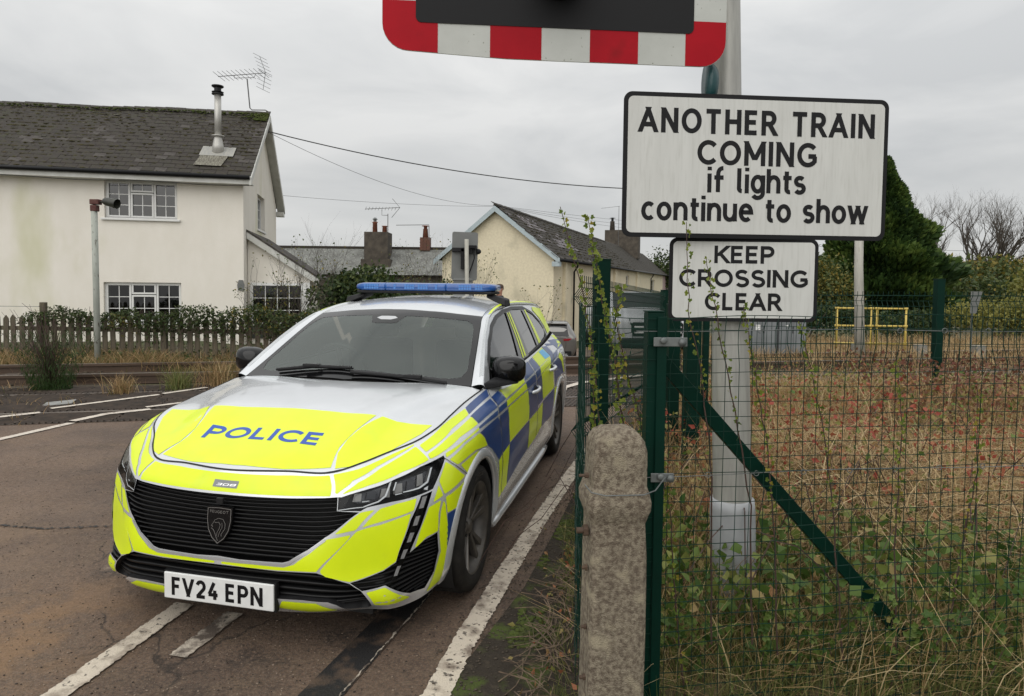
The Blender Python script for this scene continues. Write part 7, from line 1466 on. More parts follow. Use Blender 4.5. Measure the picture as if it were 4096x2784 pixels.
# light bar
LB = empty('light_bar'); LB.parent = CAR
ba = MB(); ba.box((-1.84, -.555, 1.478), (-1.60, .555, 1.500)); bevel(ba.build('base', M['plastic'], LB), .008)
def lbseg(v0, v1, e0, e1):
    q = MB(); q.smooth = True; n = 22; st = [v0+(v1-v0)*x for x in ((0, .03, .10, .25, .75, .90, .97, 1) if 1 else ())]
    ring = []
    for v in st:
        d0 = (v-v0) if e0 else 1; d1 = (v1-v) if e1 else 1; d = min(d0, d1); sc = min(1, (d/.07)**.45 if d > 0 else .25) if (e0 or e1) and d < .07 else 1
        for k in range(n):
            a = 2*PI*k/n; ring.append((-1.72+.130*(.6+.4*sc)*math.copysign(abs(math.cos(a))**.45, math.cos(a)), v, 1.527+.034*(.5+.5*sc)*math.copysign(abs(math.sin(a))**.5, math.sin(a))))
    m_ = len(st); q.add(ring, [(i*n+k, i*n+(k+1) % n, (i+1)*n+(k+1) % n, (i+1)*n+k) for i in range(m_-1) for k in range(n)]+[tuple(range(n-1, -1, -1)), tuple((m_-1)*n+k for k in range(n))]); return q
for v0, v1, e0, e1 in ((-.570, -.315, 1, 0), (-.309, .185, 0, 0), (.191, .570, 0, 1)): lbseg(v0, v1, e0, e1).build('blue_lens', M['bluelens'] if 'bluelens' in M else M['blue'], LB)
for v0, v1 in ((-.49, -.36), (-.24, -.20), (-.15, -.05), (-.04, .06), (.10, .14), (.29, .40), (.42, .50)):
    q = MB(); nn2 = max(1, int((v1-v0)/.021))
    for i in range(nn2):
        for z in (1.512, 1.531): a = v0+i*.021; q.box((-1.60, a+.002, z), (-1.5885, a+.019, z+.016))
    q.build('led_module', M['ledblue'] if 'ledblue' in M else M['sticker'], LB)
for sg in (1, -1):
    q = MB(); q.hexa([(-1.80, sg*.50, 1.455), (-1.62, sg*.50, 1.455), (-1.60, sg*.66, 1.385), (-1.78, sg*.66, 1.385), (-1.79, sg*.50, 1.485), (-1.64, sg*.50, 1.485), (-1.63, sg*.655, 1.445), (-1.76, sg*.655, 1.445)]); bevel(q.build('mounting_foot', M['plastic'], LB), .012, 3)
ae = MB(); ae.tube([(-3.0, 0, 1.41), (-3.05, 0, 1.56)], .006, 6); ae.build('aerial', M['plastic'], CAR)
# ------------------------------------------------------------------ vegetation
def blades(name, base, h, w, lean, tint, m, bend=.35, parent=None, **k):
    """base (n,3) roots; each blade = 2 quads + tip triangle as 3 quads (last degenerate avoided)"""
    n = len(base); a = NR.uniform(0, 2*PI, n); la = NR.uniform(0, 2*PI, n)
    side = np.stack([np.cos(a), np.sin(a), np.zeros(n)], 1)*w[:, None]/2; dr = np.stack([np.cos(la), np.sin(la), np.zeros(n)], 1)*lean[:, None]
    up = np.array([0, 0, 1.]); pts = []
    for f, ww in ((0, 1), (.4, .85), (.75, .55), (1, .12)):
        c = base+dr*(f**1.7)*h[:, None]+up*(h[:, None]*(f-bend*f*f*lean[:, None]))
        pts += [c-side*ww, c+side*ww]
    V_ = np.stack(pts, 1).reshape(-1, 3); b = (np.arange(n)*8)[:, None]
    F_ = np.concatenate([b+np.array([0, 1, 3, 2]), b+np.array([2, 3, 5, 4]), b+np.array([4, 5, 7, 6])])
    return link(name, npmesh(name, V_, F_, tint=np.repeat(tint, 8)), m, parent, **k)
def leafcloud(name, P, size, tint, m, parent=None, droop=.3, asp=.62, **k):
    """one folded leaf (2 quads... diamond with crease) per point"""
    n = len(P); d = NR.normal(0, 1, (n, 3)); d[:, 2] -= droop; d /= np.linalg.norm(d, axis=1)[:, None]
    r = NR.normal(0, 1, (n, 3)); s = np.cross(d, r); s /= np.linalg.norm(s, axis=1)[:, None]; nn = np.cross(s, d); L_ = size[:, None]
    v = [P, P+d*L_*.35+s*L_*asp*.5+nn*L_*.10, P+d*L_, P+d*L_*.35-s*L_*asp*.5+nn*L_*.10, P+d*L_*.45]
    V_ = np.stack(v, 1).reshape(-1, 3); b = (np.arange(n)*5)[:, None]
    F_ = np.concatenate([b+np.array([0, 1, 4]), b+np.array([1, 2, 4]), b+np.array([0, 4, 3]), b+np.array([4, 2, 3])])
    return link(name, npmesh(name, V_, F_, tint=np.repeat(tint, 5)), m, parent, **k)
def clumpy(xy, f, seed=0): return .5+.5*np.sin(xy[:, 0]*f+seed)*np.cos(xy[:, 1]*f*.9+seed*1.7)
# area behind the near mesh
def region(n, y0, y1, pw=1.0):
    y = y0+(y1-y0)*NR.random(n)**pw; xl = np.interp(y, [2.3, 4.3, 7.0, 7.6], [.38, .66, 1.75, 2.0])+.05; xr = 1.08*y+.30; x = xl+(xr-xl)*NR.random(n); return np.stack([x, y], 1)
def hmap(A): return .06+.10*clumpy(A, 1.9, 1)+np.interp(A[:, 1], [2.2, 3.2, 5, 7], [0, .10, .20, .28])
n = 2600; g = region(n, 3.0, 7.0, .9); blades('dry_stalks', np.c_[g, hmap(g)*.8], NR.uniform(.35, .68, n), NR.uniform(.003, .006, n), NR.uniform(.05, .7, n), np.clip(NR.normal(.25, .18, n), 0, 1), M['grass'], kind='stuff')
# a low mound gives the mass its floor
g = region(5200, 2.2, 7.3); hh = hmap(g)
ground_m = []
gxx, gyy = np.meshgrid(np.arange(.3, 8.6, .12), np.arange(2.2, 7.6, .12)); A_ = np.stack([gxx.ravel(), gyy.ravel()], 1); xl = np.interp(A_[:, 1], [2.2, 4.3, 7.6], [.30, .60, 1.95])
Zz = np.where(A_[:, 0] < xl+.05, -.02, hmap(A_)*.8)+NR.normal(0, .012, len(A_)); n_r, n_c = gxx.shape; ii = np.arange(n_r*n_c).reshape(n_r, n_c)
link('ground_mound', npmesh('mound', np.c_[A_, Zz], np.stack([ii[:-1, :-1], ii[:-1, 1:], ii[1:, 1:], ii[1:, :-1]], -1).reshape(-1, 4), smooth=True), mat('litter', (.09, .066, .036), (.15, .11, .06), 9, rough=1, bump=1., bscale=40, c3=(.035, .04, .014), s3=3), kind='structure')
n = 31000; g = region(n, 2.35, 7.2, .8); z = hmap(g)*.75; near = np.clip((3.3-g[:, 1])/1.0, 0, 1)
h = NR.uniform(.16, .46, n)*(1-.10*near); lean = NR.uniform(.1, 1.1, n); tint = np.clip(NR.normal(.34, .26, n)+.30*(clumpy(g, 2.7, 2) > .62)+near*.16, 0, 1)
blades('dry_grass', np.c_[g, z], h, NR.uniform(.003, .007, n), lean, tint, M['grass'], kind='stuff')
n = 3600; g = region(n, 3.0, 4.6, 1.); k_ = (g[:, 0] > 1.7); g = g[k_]; n = len(g); z = hmap(g)*.8+.05
blades('flattened_straw', np.c_[g, z+NR.uniform(0, .16, n)], NR.uniform(.3, .65, n), NR.uniform(.003, .006, n), NR.uniform(1.6, 2.6, n)*.8, np.clip(NR.normal(.12, .1, n), 0, 1), M['grass'], bend=.40, kind='stuff')
n = 15000; g = region(n, 2.35, 6.9, .9); z = hmap(g)+NR.uniform(.0, .42, n)*np.interp(g[:, 1], [2.3, 3.0, 4.2, 7], [.7, .8, 1.0, .9])
red = np.exp(-((g[:, 1]-4.6)/1.2)**2)*np.exp(-((g[:, 0]-2.3)/1.6)**2)*(clumpy(g, 5, 3) > .38); tint = np.clip(NR.normal(.26, .16, n)+red*NR.uniform(.0, 1.1, n)+.42*np.clip((g[:, 1]-2.8)/.6, 0, 1)*NR.random(n)**.6, 0, 1)
sz = NR.uniform(.022, .058, n)*np.interp(g[:, 1], [2.3, 3.5, 7], [1.15, .9, 1.0])
leafcloud('bramble_leaves', np.c_[g, z], sz, tint, M['leafmix'], kind='stuff')
n = 2700; g = region(n, 2.30, 3.2, 1.); z = NR.uniform(.08, .50, n)
leafcloud('bramble_leaves', np.c_[g, z], NR.uniform(.030, .070, n), np.clip(NR.normal(.22, .15, n), 0, 1), M['leafmix'], asp=.8, kind='stuff')
n = 5000; g = region(n, 2.28, 2.9, 1.); blades('green_grass', np.c_[g, np.full(n, .0)], NR.uniform(.15, .42, n), NR.uniform(.003, .006, n), NR.uniform(.1, .8, n), np.clip(NR.normal(.45, .25, n), 0, 1), M['greengrass'], kind='stuff')
n = 4200; yb = NR.uniform(5.0, 7.1, n); g = np.stack([NR.uniform(3.4, 7.2, n), yb], 1); leafcloud('bramble_leaves', np.c_[g, hmap(g)+NR.uniform(.05, .5, n)], NR.uniform(.03, .06, n), np.clip(NR.normal(.8, .12, n), 0, 1), leafmat('rusty_leaves', [(0, (.12, .10, .03)), (1, (.15, .05, .035)), (.5, (.16, .10, .05))]), kind='stuff')
# arching dead stems
q = MB()
for _ in range(260):
    g = region(1, 2.4, 6.5, .8)[0]; a = R.uniform(0, 2*PI); L_ = R.uniform(.3, .9); z0 = .1; P = []
    for t in np.linspace(0, 1, 7): P.append((g[0]+math.cos(a)*L_*t, g[1]+math.sin(a)*L_*t*.6, z0+R.uniform(.35, .6)*4*t*(1-t)*.9+.05))
    q.tube(P, R.uniform(.0015, .0035), 3, caps=False)
q.build('dead_stems', M['twig'], None, kind='stuff')
# climbing brambles on the mesh: each plant a thing with its own leaves
ML = []
for i in range(3):
    bm_ = MB(); s = 1.0; pts_ = []
    for (dx, dz, sc) in ((0, 0, 1), (.55, -.25, .8), (-.55, -.25, .8)):
        b = [(dx*.4, 0, dz*.3)]; o = len(bm_.v)
        P = [(0, 0), (.34, .18), (.40, .45), (.25, .62), (.16, .86), (0, 1.0), (-.16, .86), (-.25, .62), (-.40, .45), (-.34, .18)]
        ang = {0: 0, .55: -.95, -.55: .95}[dx]; c_, s_ = math.cos(ang), math.sin(ang); vs = []
        for x, y in P: X_ = x*sc; Y_ = y*sc; vs.append((X_*c_-Y_*s_, -.16*abs(x)+R.uniform(-.03, .03), X_*s_+Y_*c_))
        vs.append(((0)*c_-.45*sc*s_, .05, .45*sc*c_)); bm_.add(vs, [(j, (j+1) % 10, 10) for j in range(10)])
    me = bm_.mesh('leaf'); at = me.attributes.new('tint', 'FLOAT', 'POINT'); at.data.foreach_set('value', [(.12, .5, .9)[i]]*len(me.vertices)); me.materials.append(M['vineleaf']); ML.append(me)
ML2 = []
for i, me in enumerate(ML): m2 = me.copy(); m2.materials.clear(); m2.materials.append(M['leafmix']); m2.attributes['tint'].data.foreach_set('value', [(.05, .30, .52)[i]]*len(m2.vertices)); ML2.append(m2)
def bramble(pts, nl, size, lab, r0=.0035, up=.3, low=False):
    if not low: nl = int(nl*1.45)
    t = empty('bramble', pts[0], 0, label=lab, cat='bramble'); o = Vector(pts[0]); P = [Vector(p)-o for p in pts]
    D_ = []
    for a, b in zip(P, P[1:]):
        for k in range(6): D_.append(a.lerp(b, k/6)+Vector((R.uniform(-.004, .004), R.uniform(-.004, .004), 0)))
    D_.append(P[-1]); q = MB(); q.tube(D_, [r0*(1-.7*i/len(D_)) for i in range(len(D_))], 5); q.build('stem', M['twig'], t)
    for k in range(nl):
        f = (k+R.random())/nl; f = up+(1-up)*f; i = min(int(f*(len(D_)-1)), len(D_)-2); c = D_[i].lerp(D_[i+1], f*(len(D_)-1)-i); ob = bpy.data.objects.new('leaf', (ML2 if low else ML)[R.choices((0, 1, 2), (4, 5, 1))[0]]); COL.objects.link(ob); ob.parent = t
        s = size*R.uniform(.55, 1.25); ob.scale = (s, s, s); ob.location = c+Vector((R.uniform(-.014, .014), R.uniform(-.012, .006), R.uniform(-.008, .008))); ob.rotation_euler = (R.uniform(-.9, .9), R.uniform(-2.4, 2.4), R.uniform(-.9, .9))
    return t
bramble([(.32, 2.22, .95), (.285, 2.2, 1.3), (.235, 2.18, 1.55), (.155, 2.15, 1.82)], 51, .013, 'thin bramble stem leaning left beside the road mesh, top near the cottage roof', up=.15)
bramble([(.42, 2.30, .95), (.36, 2.26, 1.30), (.30, 2.22, 1.55), (.25, 2.20, 1.80)], 87, .015, 'leafiest bramble climbing in front of the tall green post', up=.05)
bramble([(.50, 2.35, .95), (.43, 2.3, 1.2), (.36, 2.25, 1.45), (.38, 2.25, 1.56)], 45, .014, 'short bramble curling between the tall green post and the gate post', up=.05)
bramble([(.30, 2.15, .95), (.28, 2.15, 1.1), (.265, 2.15, 1.35)], 39, .015, 'low bramble tangled in the edge of the road mesh', up=.0)
bramble([(.72, 2.24, .3), (.70, 2.22, .9), (.665, 2.22, 1.2), (.60, 2.2, 1.48), (.585, 2.2, 1.78)], 33, .011, 'bare bramble crossing the left part of the smaller sign', up=.5)
bramble([(.86, 2.24, .3), (.84, 2.23, .8), (.76, 2.22, 1.2), (.685, 2.2, 1.50), (.655, 2.2, 1.66)], 39, .011, 'bramble rising over the letters of the smaller sign', up=.4)
bramble([(.96, 2.26, .25), (.94, 2.26, .7), (.90, 2.25, 1.0), (.84, 2.24, 1.30), (.80, 2.24, 1.50)], 45, .014, 'bramble in front of the aluminium mast, right of its middle', up=.3)
bramble([(1.22, 2.30, .2), (1.17, 2.3, .7), (1.12, 2.3, 1.05), (1.06, 2.3, 1.30), (1.02, 2.3, 1.44)], 51, .013, 'tall bramble to the right of the mast with yellow tips', up=.3)
bramble([(1.42, 2.32, .2), (1.40, 2.32, .7), (1.40, 2.3, 1.05), (1.37, 2.3, 1.32)], 45, .013, 'upright bramble crossing the diagonal strut high up', up=.3)
bramble([(1.62, 2.35, .2), (1.66, 2.35, .6), (1.71, 2.35, .9), (1.70, 2.35, 1.20)], 45, .014, 'right-hand bramble against the mesh near the frame edge', up=.2)
bramble([(.62, 2.2, .1), (.58, 2.2, .45), (.55, 2.2, .80), (.50, 2.2, 1.0)], 36, .017, 'low bramble growing at the foot of the green gate post', up=.0)
for k in range(12):
    x = .52+k*.105+R.uniform(-.03, .03); bramble([(x, 2.3, .05), (x+R.uniform(-.1, .1), 2.28, .28), (x+R.uniform(-.18, .18), 2.25, R.uniform(.38, .55))], 24, R.uniform(.018, .030), '%s low leafy bramble from the gate post, at the foot of the near mesh' % ORD[k], r0=.0025, up=.3, low=True)['group'] = 'low brambles behind the mesh'
# verge litter: sticks, leaves, moss and grass tufts beside the road
q = MB()
for _ in range(150):
    y = R.uniform(2.1, 3.4); x = np.interp(y, [2.1, 3.4], [-.02, .30])+R.uniform(-.05, .13); a = R.uniform(0, PI); L_ = R.uniform(.05, .28); z0 = R.uniform(.008, .06)
    P = [(x+math.cos(a+.5*t)*L_*(t-.5), y+math.sin(a+.5*t)*L_*(t-.5), z0+R.uniform(-.006, .012)+.02*t) for t in (0, .3, .6, 1)]; q.tube(P, R.uniform(.0010, .0028), 3, caps=False)
q.build('fallen_twigs', mat('dead_twig', (.16, .115, .075), (.075, .05, .035), 30, rough=.9), None, kind='stuff')
n = 130; y = NR.uniform(2.2, 4.2, n); x = np.interp(y, [2.1, 4.2], [.10, .42])+NR.normal(0, .07, n)
leafcloud('fallen_leaves', np.c_[x, y, NR.uniform(.008, .05, n)], NR.uniform(.018, .04, n), NR.uniform(.45, .92, n), M['leafmix'], kind='stuff')
n = 800; y = NR.uniform(2.05, 5.6, n); x = np.interp(y, [2.0, 4.2, 5.6], [.17, .43, .95])+NR.normal(0, .035, n); blades('green_grass', np.c_[x, y, np.zeros(n)], NR.uniform(.03, .14, n), NR.uniform(.002, .004, n), NR.uniform(.2, 1., n), NR.random(n), M['greengrass'], kind='stuff')
y = NR.uniform(2.1, 5.2, 2200); x = np.interp(y, [2.1, 3.3, 5.2], [-.12, .10, .60])+np.abs(NR.normal(0, .12, 2200)); c_ = np.stack([x, y], 1); kk = clumpy(c_, 9, 1) > .58
blobs('verge_moss', [(a, b, .006) for a, b in c_[kk]], M['mossgreen'], None, (.006, .015), .5, kind='stuff')
y = NR.uniform(1.9, 6, 1500); x = np.interp(y, [1.9, 3.3, 6], [-.25, .06, .8])+NR.normal(-.02, .12, 1500)
blobs('verge_grit', [(a, b, .007) for a, b in zip(x, y)], mat('grit', (.09, .07, .05), (.035, .027, .02), 60, rough=.9), None, (.002, .005), .7, kind='stuff')
for cc, nn3 in (((.26, .20, .15), 2600), ((.030, .023, .018), 3200)):
    y = 1.9+4.2*NR.random(nn3)**1.5; x = -.35-NR.random(nn3)*(.75*y+.9)+.25*(y-2)
    blobs('road_grit', [(a, b, .002) for a, b in zip(x, y)], mat('road_chip', cc, rough=.9), None, (.0014, .0034), .6, kind='stuff')
# left: grass below the picket fence and by the rails
n = 15000; x = NR.uniform(-11.5, -3.3, n); y = NR.uniform(10.9, 12.6, n); blades('dry_grass', np.c_[x, y, np.full(n, -.02)], NR.uniform(.10, .42, n)*(.6+.6*clumpy(np.c_[x, y], 2.2)), NR.uniform(.006, .012, n), NR.uniform(.2, 1., n), np.clip(NR.normal(.55, .25, n), 0, 1), M['grass'], kind='stuff')
n = 3200; x = NR.uniform(-12, -3.5, n); y = NR.uniform(11.3, 14, n); leafcloud('weeds', np.c_[x, y, NR.uniform(0, .25, n)], NR.uniform(.04, .08, n), NR.random(n)*.7, M['climber'], kind='stuff')
def tuft(x, y, n, h, m, lab, w=(.004, .009), r=.10, tm=(.5, .25)):
    a = NR.uniform(0, 2*PI, n); rr = np.abs(NR.normal(0, r, n)); return blades('grass_tuft', np.c_[x+rr*np.cos(a), y+rr*np.sin(a), np.zeros(n)], NR.uniform(h*.4, h, n), NR.uniform(*w, n), NR.uniform(.1, .9, n), np.clip(NR.normal(*tm, n), 0, 1), m, label=lab, cat='grass tuft')
tuft(-5.28, 8.75, 260, .36, M['grass'], 'yellowish grass tuft beside the rail, left of the car bonnet'); tuft(-4.72, 9.15, 300, .42, M['greengrass'], 'green grass tuft beside the rail nearest the car mirror'); tuft(-4.3, 9.5, 380, .5, M['grass'], 'tall seeding grass tuft just behind the car windscreen pillar', r=.2); tuft(-7.95, 9.0, 120, .25, M['greengrass'], 'small grey-green weed at the left frame edge by the rail')
# green broom-like shrub by the rail
SHb = empty('broom_shrub', (-6.42, 9.0, 0), 0, label='upright green broom shrub with bare brown stems beside the lamp post', cat='shrub')
q = MB()
for _ in range(110):
    a = R.uniform(0, 2*PI); s_ = R.uniform(.05, .75); h_ = R.uniform(.45, 1.2); q.tube([(0, 0, 0), (math.cos(a)*s_*.3, math.sin(a)*s_*.2, h_*.5), (math.cos(a)*s_, math.sin(a)*s_*.5, h_)], [.006, .004, .002], 3, caps=False)
q.build('stems', M['twig'], SHb, kind='stuff')
n = 3600; a = NR.uniform(0, 2*PI, n); hh = NR.random(n)**1.9*.80; s_ = (.28+.45*hh)*np.sqrt(NR.random(n)); P = np.c_[s_*np.cos(a), s_*np.sin(a)*.6, hh]
blades('foliage', P, NR.uniform(.04, .10, n), NR.uniform(.004, .008, n), NR.uniform(.1, .7, n), np.clip(NR.normal(.12, .15, n), 0, 1), leafmat('broom_green', [(0, (.025, .055, .012)), (1, (.10, .09, .03)), (.5, (.05, .085, .02))]), parent=SHb, kind='stuff')
# climber over the picket fence
CLB = empty('climber', (0, 0, 0), 0, label='leafy climber draped along the top of the picket fence', cat='climber')
n = 9500; x = NR.uniform(-9.3, -3.2, n); d = np.abs(NR.normal(0, 1, n)); yy = 12.43-(x+9.84)*.075; dens_ = np.interp(x, [-9.3, -8.6, -7.6, -6.6, -3.2], [.4, .7, .6, 1, 1.2])
zt_ = np.interp(x, [-9.3, -8.6, -7.8, -7.0, -6, -5, -3.2], [.92, .98, .93, .95, 1.05, 1.08, 1.0])+.05*np.sin(x*5)+.03*np.sin(x*13); z = zt_-d*.16*dens_-NR.random(n)**3*.35*dens_
kk = NR.random(n) < dens_*.85
leafcloud('foliage', np.c_[x, yy+NR.normal(-.05, .10, n), z][kk], NR.uniform(.04, .085, n)[kk], np.clip(NR.normal(.28, .22, n)+.5*((x > -5.2) & (NR.random(n) < .25))+.4*((abs(x+7.3) < .25) & (z < .9)), 0, 1)[kk], M['climber'], parent=CLB, asp=.45, kind='stuff')
q = MB()
for _ in range(120):
    x0 = R.uniform(-9, -3.3); z0 = R.uniform(.5, .95); a = R.uniform(-1, 1); q.tube([(x0, pfy(x0)-.06, z0), (x0+a*.2, pfy(x0)-.10, z0+R.uniform(-.2, .15)), (x0+a*.45, pfy(x0)-.06, z0+R.uniform(-.35, .2))], .004, 3, caps=False)
q.build('stems', M['twig'], CLB, kind='stuff')
# branching plants and trees
def branches(q, p, d, L_, r, lev, spread=.5, up=.15, seg=3, rng=R, tips=None, nch=3, shrink=.68):
    P = [p]; rs = [r]
    for k in range(seg):
        d = (d+Vector((rng.uniform(-.18, .18), rng.uniform(-.18, .18), rng.uniform(-.08, .16)+up*.2))).normalized(); p = p+d*L_/seg; P.append(p); rs.append(r*(1-.35*(k+1)/seg))
    q.tube(P, rs, 5 if lev > 2 else 3, caps=False)
    if lev == 0:
        if tips is not None: tips.append(p)
        return
    for k in range(nch):
        i = rng.choice(range(1, len(P))) if k else len(P)-1; ax = d.orthogonal().normalized(); ax.rotate(Matrix.Rotation(rng.uniform(0, 2*PI), 3, d)); nd = d.copy(); nd.rotate(Matrix.Rotation(rng.uniform(.25, spread+.25), 3, ax)); nd = (nd+Vector((0, 0, up))).normalized()
        branches(q, P[i], nd, L_*rng.uniform(shrink-.1, shrink+.12), rs[i]*.72, lev-1, spread, up, seg, rng, tips, nch, shrink)
def bare_shrub(x, y, z, h, lab, n=7, leaf=None, spread=.45):
    t = empty('bare_shrub', (x, y, z), 0, label=lab, cat='shrub'); q = MB(); tips = []
    for _ in range(n): branches(q, Vector((R.uniform(-.2, .2), R.uniform(-.1, .1), 0)), Vector((R.uniform(-.4, .4), R.uniform(-.2, .2), 1)).normalized(), h*.42, .014, 3, spread, .1, 3, R, tips)
    q.build('stems', M['bark'], t, kind='stuff')
    if leaf: P = np.array([tuple(p) for p in tips]); P = np.repeat(P, leaf, 0)+NR.normal(0, .05, (len(P)*leaf, 3)); leafcloud('foliage', P, NR.uniform(.03, .07, len(P)), np.clip(NR.normal(.75, .2, len(P)), 0, 1), M['climber'], parent=t, kind='stuff')
n = 2600; g = region(n, 2.25, 3.0, 1.); blades('dry_stalks', np.c_[g, np.full(n, .02)], NR.uniform(.25, .55, n), NR.uniform(.0025, .005, n), NR.uniform(.1, 1.2, n), np.clip(NR.normal(.16, .14, n), 0, 1), M['grass'], kind='stuff')
n = 3500; x = NR.uniform(.40, 2.1, n); blades('green_grass', np.c_[x, NR.uniform(2.06, 2.36, n)+.14*(x-.3), np.full(n, -.02)], NR.uniform(.12, .34, n), NR.uniform(.0025, .005, n), NR.uniform(.1, .9, n), NR.random(n), M['greengrass'], kind='stuff')
bare_shrub(-4.85, 14.4, 0, 2.35, 'bare twiggy shrub with a few yellow leaves in front of the lean-to window', 9, 1); bare_shrub(-5.7, 14.8, 0, 1.5, 'smaller bare shrub with yellow leaves against the lean-to window', 6, 2)
bare_shrub(-5.3, 19, 0, 3.3, 'thin bare shrub standing against the grey terrace roof', 4)
def bush(x, y, z, w, d, h, n, lab, m, size=(.06, .12), tm=(.4, .25), name='bush', lobes=7, cat='bush', core=True):
    t = empty(name, (x, y, z), 0, label=lab, cat=cat); Ls = [(R.uniform(-.36, .36)*w, R.uniform(-.3, .3)*d, R.uniform(.35, .72)*h, R.uniform(.22, .36)) for _ in range(lobes)]+[(0, 0, h*.42, .42)]
    Pn, Tn = [], []
    for (lx_, ly_, lz_, rr) in Ls:
        k = n//len(Ls); v = NR.normal(0, 1, (k, 3)); v /= np.linalg.norm(v, axis=1)[:, None]; r = NR.random(k)**.30; base_t = R.gauss(0, .12)
        Pn.append(np.array([lx_, ly_, lz_])+v*r[:, None]*np.array([w, d, h*.9])*rr*(1+NR.normal(0, .10, (k, 1)))); Tn.append(np.clip(NR.normal(tm[0]+base_t, tm[1], k), 0, 1))
    P = np.concatenate(Pn); Tt = np.concatenate(Tn); kk = P[:, 2] > -.1
    leafcloud('foliage', P[kk], NR.uniform(*size, kk.sum()), Tt[kk], m, parent=t, kind='stuff')
    q = MB()
    for _ in range(5): a = R.uniform(0, 2*PI); q.tube([(0, 0, 0), (math.cos(a)*w*.12, math.sin(a)*d*.12, h*.35), (math.cos(a)*w*.28, math.sin(a)*d*.25, h*.7)], [.05*h/2, .03*h/2, .01], 5)
    q.build('stems', M['bark'], t); return t
bush(-4.35, 17.4, -.2, 2.5, 1.8, 2.25, 7000, 'dense dark green bush behind the light bar, right of the lean-to', M['darkleaf'], (.07, .16), (.45, .28))
bush(-2.7, 16.6, -.2, 2.6, 1.6, 1.85, 5500, 'darkest low bush behind the middle of the light bar', M['darkleaf'], (.06, .14), (.25, .25))
bush(-1.3, 19.5, -.5, 1.8, 1.4, 2.4, 1500, 'loose pale climbing bush behind the far signal', M['climber'], (.05, .10), (.6, .25))
bush(-2.9, 21.5, -.5, 3.0, 1.2, 2.7, 1700, 'thin straggly bush against the grey terrace slates', M['climber'], (.05, .09), (.55, .25))
bare_shrub(-1.45, 17.5, -.3, 2.9, 'bare stems rising beside the far signal board', 5, 2); bare_shrub(-2.9, 20.5, -.4, 3.3, 'bare stems rising in front of the terrace chimneys', 5, 1)
bush(.16, 15.0, -.5, 1.15, .7, 1.75, 900, 'small leafy bush at the foot of the cream cottage gable', M['darkleaf'], (.05, .09), (.5, .25)); bare_shrub(.45, 14.9, -.3, 1.9, 'wispy shoot against the cream cottage gable', 2, 2)
# conifer
def conifer(x, y, z, h, r, n, lab):
    t = empty('conifer_tree', (x, y, z), 0, label=lab, cat='tree'); hh = NR.random(n)**.72; a = NR.uniform(0, 2*PI, n)
    prof = np.interp(hh, [0, .10, .25, .42, .60, .80, 1], [.80, .96, 1.0, .80, .50, .24, .02]); lob = 1+.12*np.sin(a*5+hh*9)+.10*np.sin(a*9-hh*21)+.15*np.sin(hh*27+a*2)
    rr = prof*r*lob*(1-.35*NR.random(n)**2.2); P = np.c_[rr*np.cos(a), rr*np.sin(a), hh*h+rr*.05]
    n_ = n; out = np.c_[np.cos(a), np.sin(a), np.full(n, .75)]+NR.normal(0, .28, (n, 3)); out /= np.linalg.norm(out, axis=1)[:, None]; s = np.cross(out, NR.normal(0, 1, (n, 3))); s /= np.linalg.norm(s, axis=1)[:, None]; L_ = NR.uniform(.16, .42, n)[:, None]; nn = np.cross(s, out)
    V_ = np.stack([P-s*.05*L_/.3, P+s*.05*L_/.3, P+out*L_*.6+s*.07*L_/.3+nn*.02, P+out*L_, P+out*L_*.6-s*.07*L_/.3+nn*.02], 1).reshape(-1, 3); b = (np.arange(n)*5)[:, None]
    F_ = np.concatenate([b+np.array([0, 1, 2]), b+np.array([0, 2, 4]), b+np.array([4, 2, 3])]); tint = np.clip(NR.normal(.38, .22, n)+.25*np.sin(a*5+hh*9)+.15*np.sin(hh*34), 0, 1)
    link('crown', npmesh('crown', V_, F_, tint=np.repeat(tint, 5)), M['conifer'], t, kind='stuff')
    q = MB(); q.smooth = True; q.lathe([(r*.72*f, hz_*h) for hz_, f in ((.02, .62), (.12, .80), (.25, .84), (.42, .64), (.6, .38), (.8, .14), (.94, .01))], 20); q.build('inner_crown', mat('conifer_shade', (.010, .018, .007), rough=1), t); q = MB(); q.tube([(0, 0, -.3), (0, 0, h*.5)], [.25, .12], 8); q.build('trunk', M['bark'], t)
conifer(16.9, 30, -.3, 7.6, 2.8, 60000, 'tall dark conifer behind the large white sign')
def tree(x, y, z, L_, r, lev, n, lab, spread=.45, lean=0, seed=3):
    t = empty('bare_tree', (x, y, z), 0, label=lab, cat='tree'); rg = random.Random(seed); q = MB(); q2 = MB()
    for k in range(n): a = 2*PI*k/n+.4; branches(q, Vector((.25*math.cos(a), .25*math.sin(a), 0)), Vector((math.cos(a)*.85+lean, math.sin(a)*.5, 1)).normalized(), L_, r, lev, spread, .10, 3, rg, None, 3, .70)
    q.build('branches', M['bark'], t, kind='stuff'); q2.tube([(0, 0, -1), (0, 0, .6)], [.4, .3], 8); q2.build('trunk', M['bark'], t)
tree(38.8, 55, -1, 3.7, .30, 6, 6, 'large bare tree on the right skyline', .42, seed=5); tree(33.0, 60, -1, 1.5, .10, 5, 3, 'smaller bare tree to the left of the large bare one', .42, seed=8); tree(47.5, 57, -1, 2.2, .14, 5, 3, 'bare tree cut by the right frame edge', .42, seed=12)
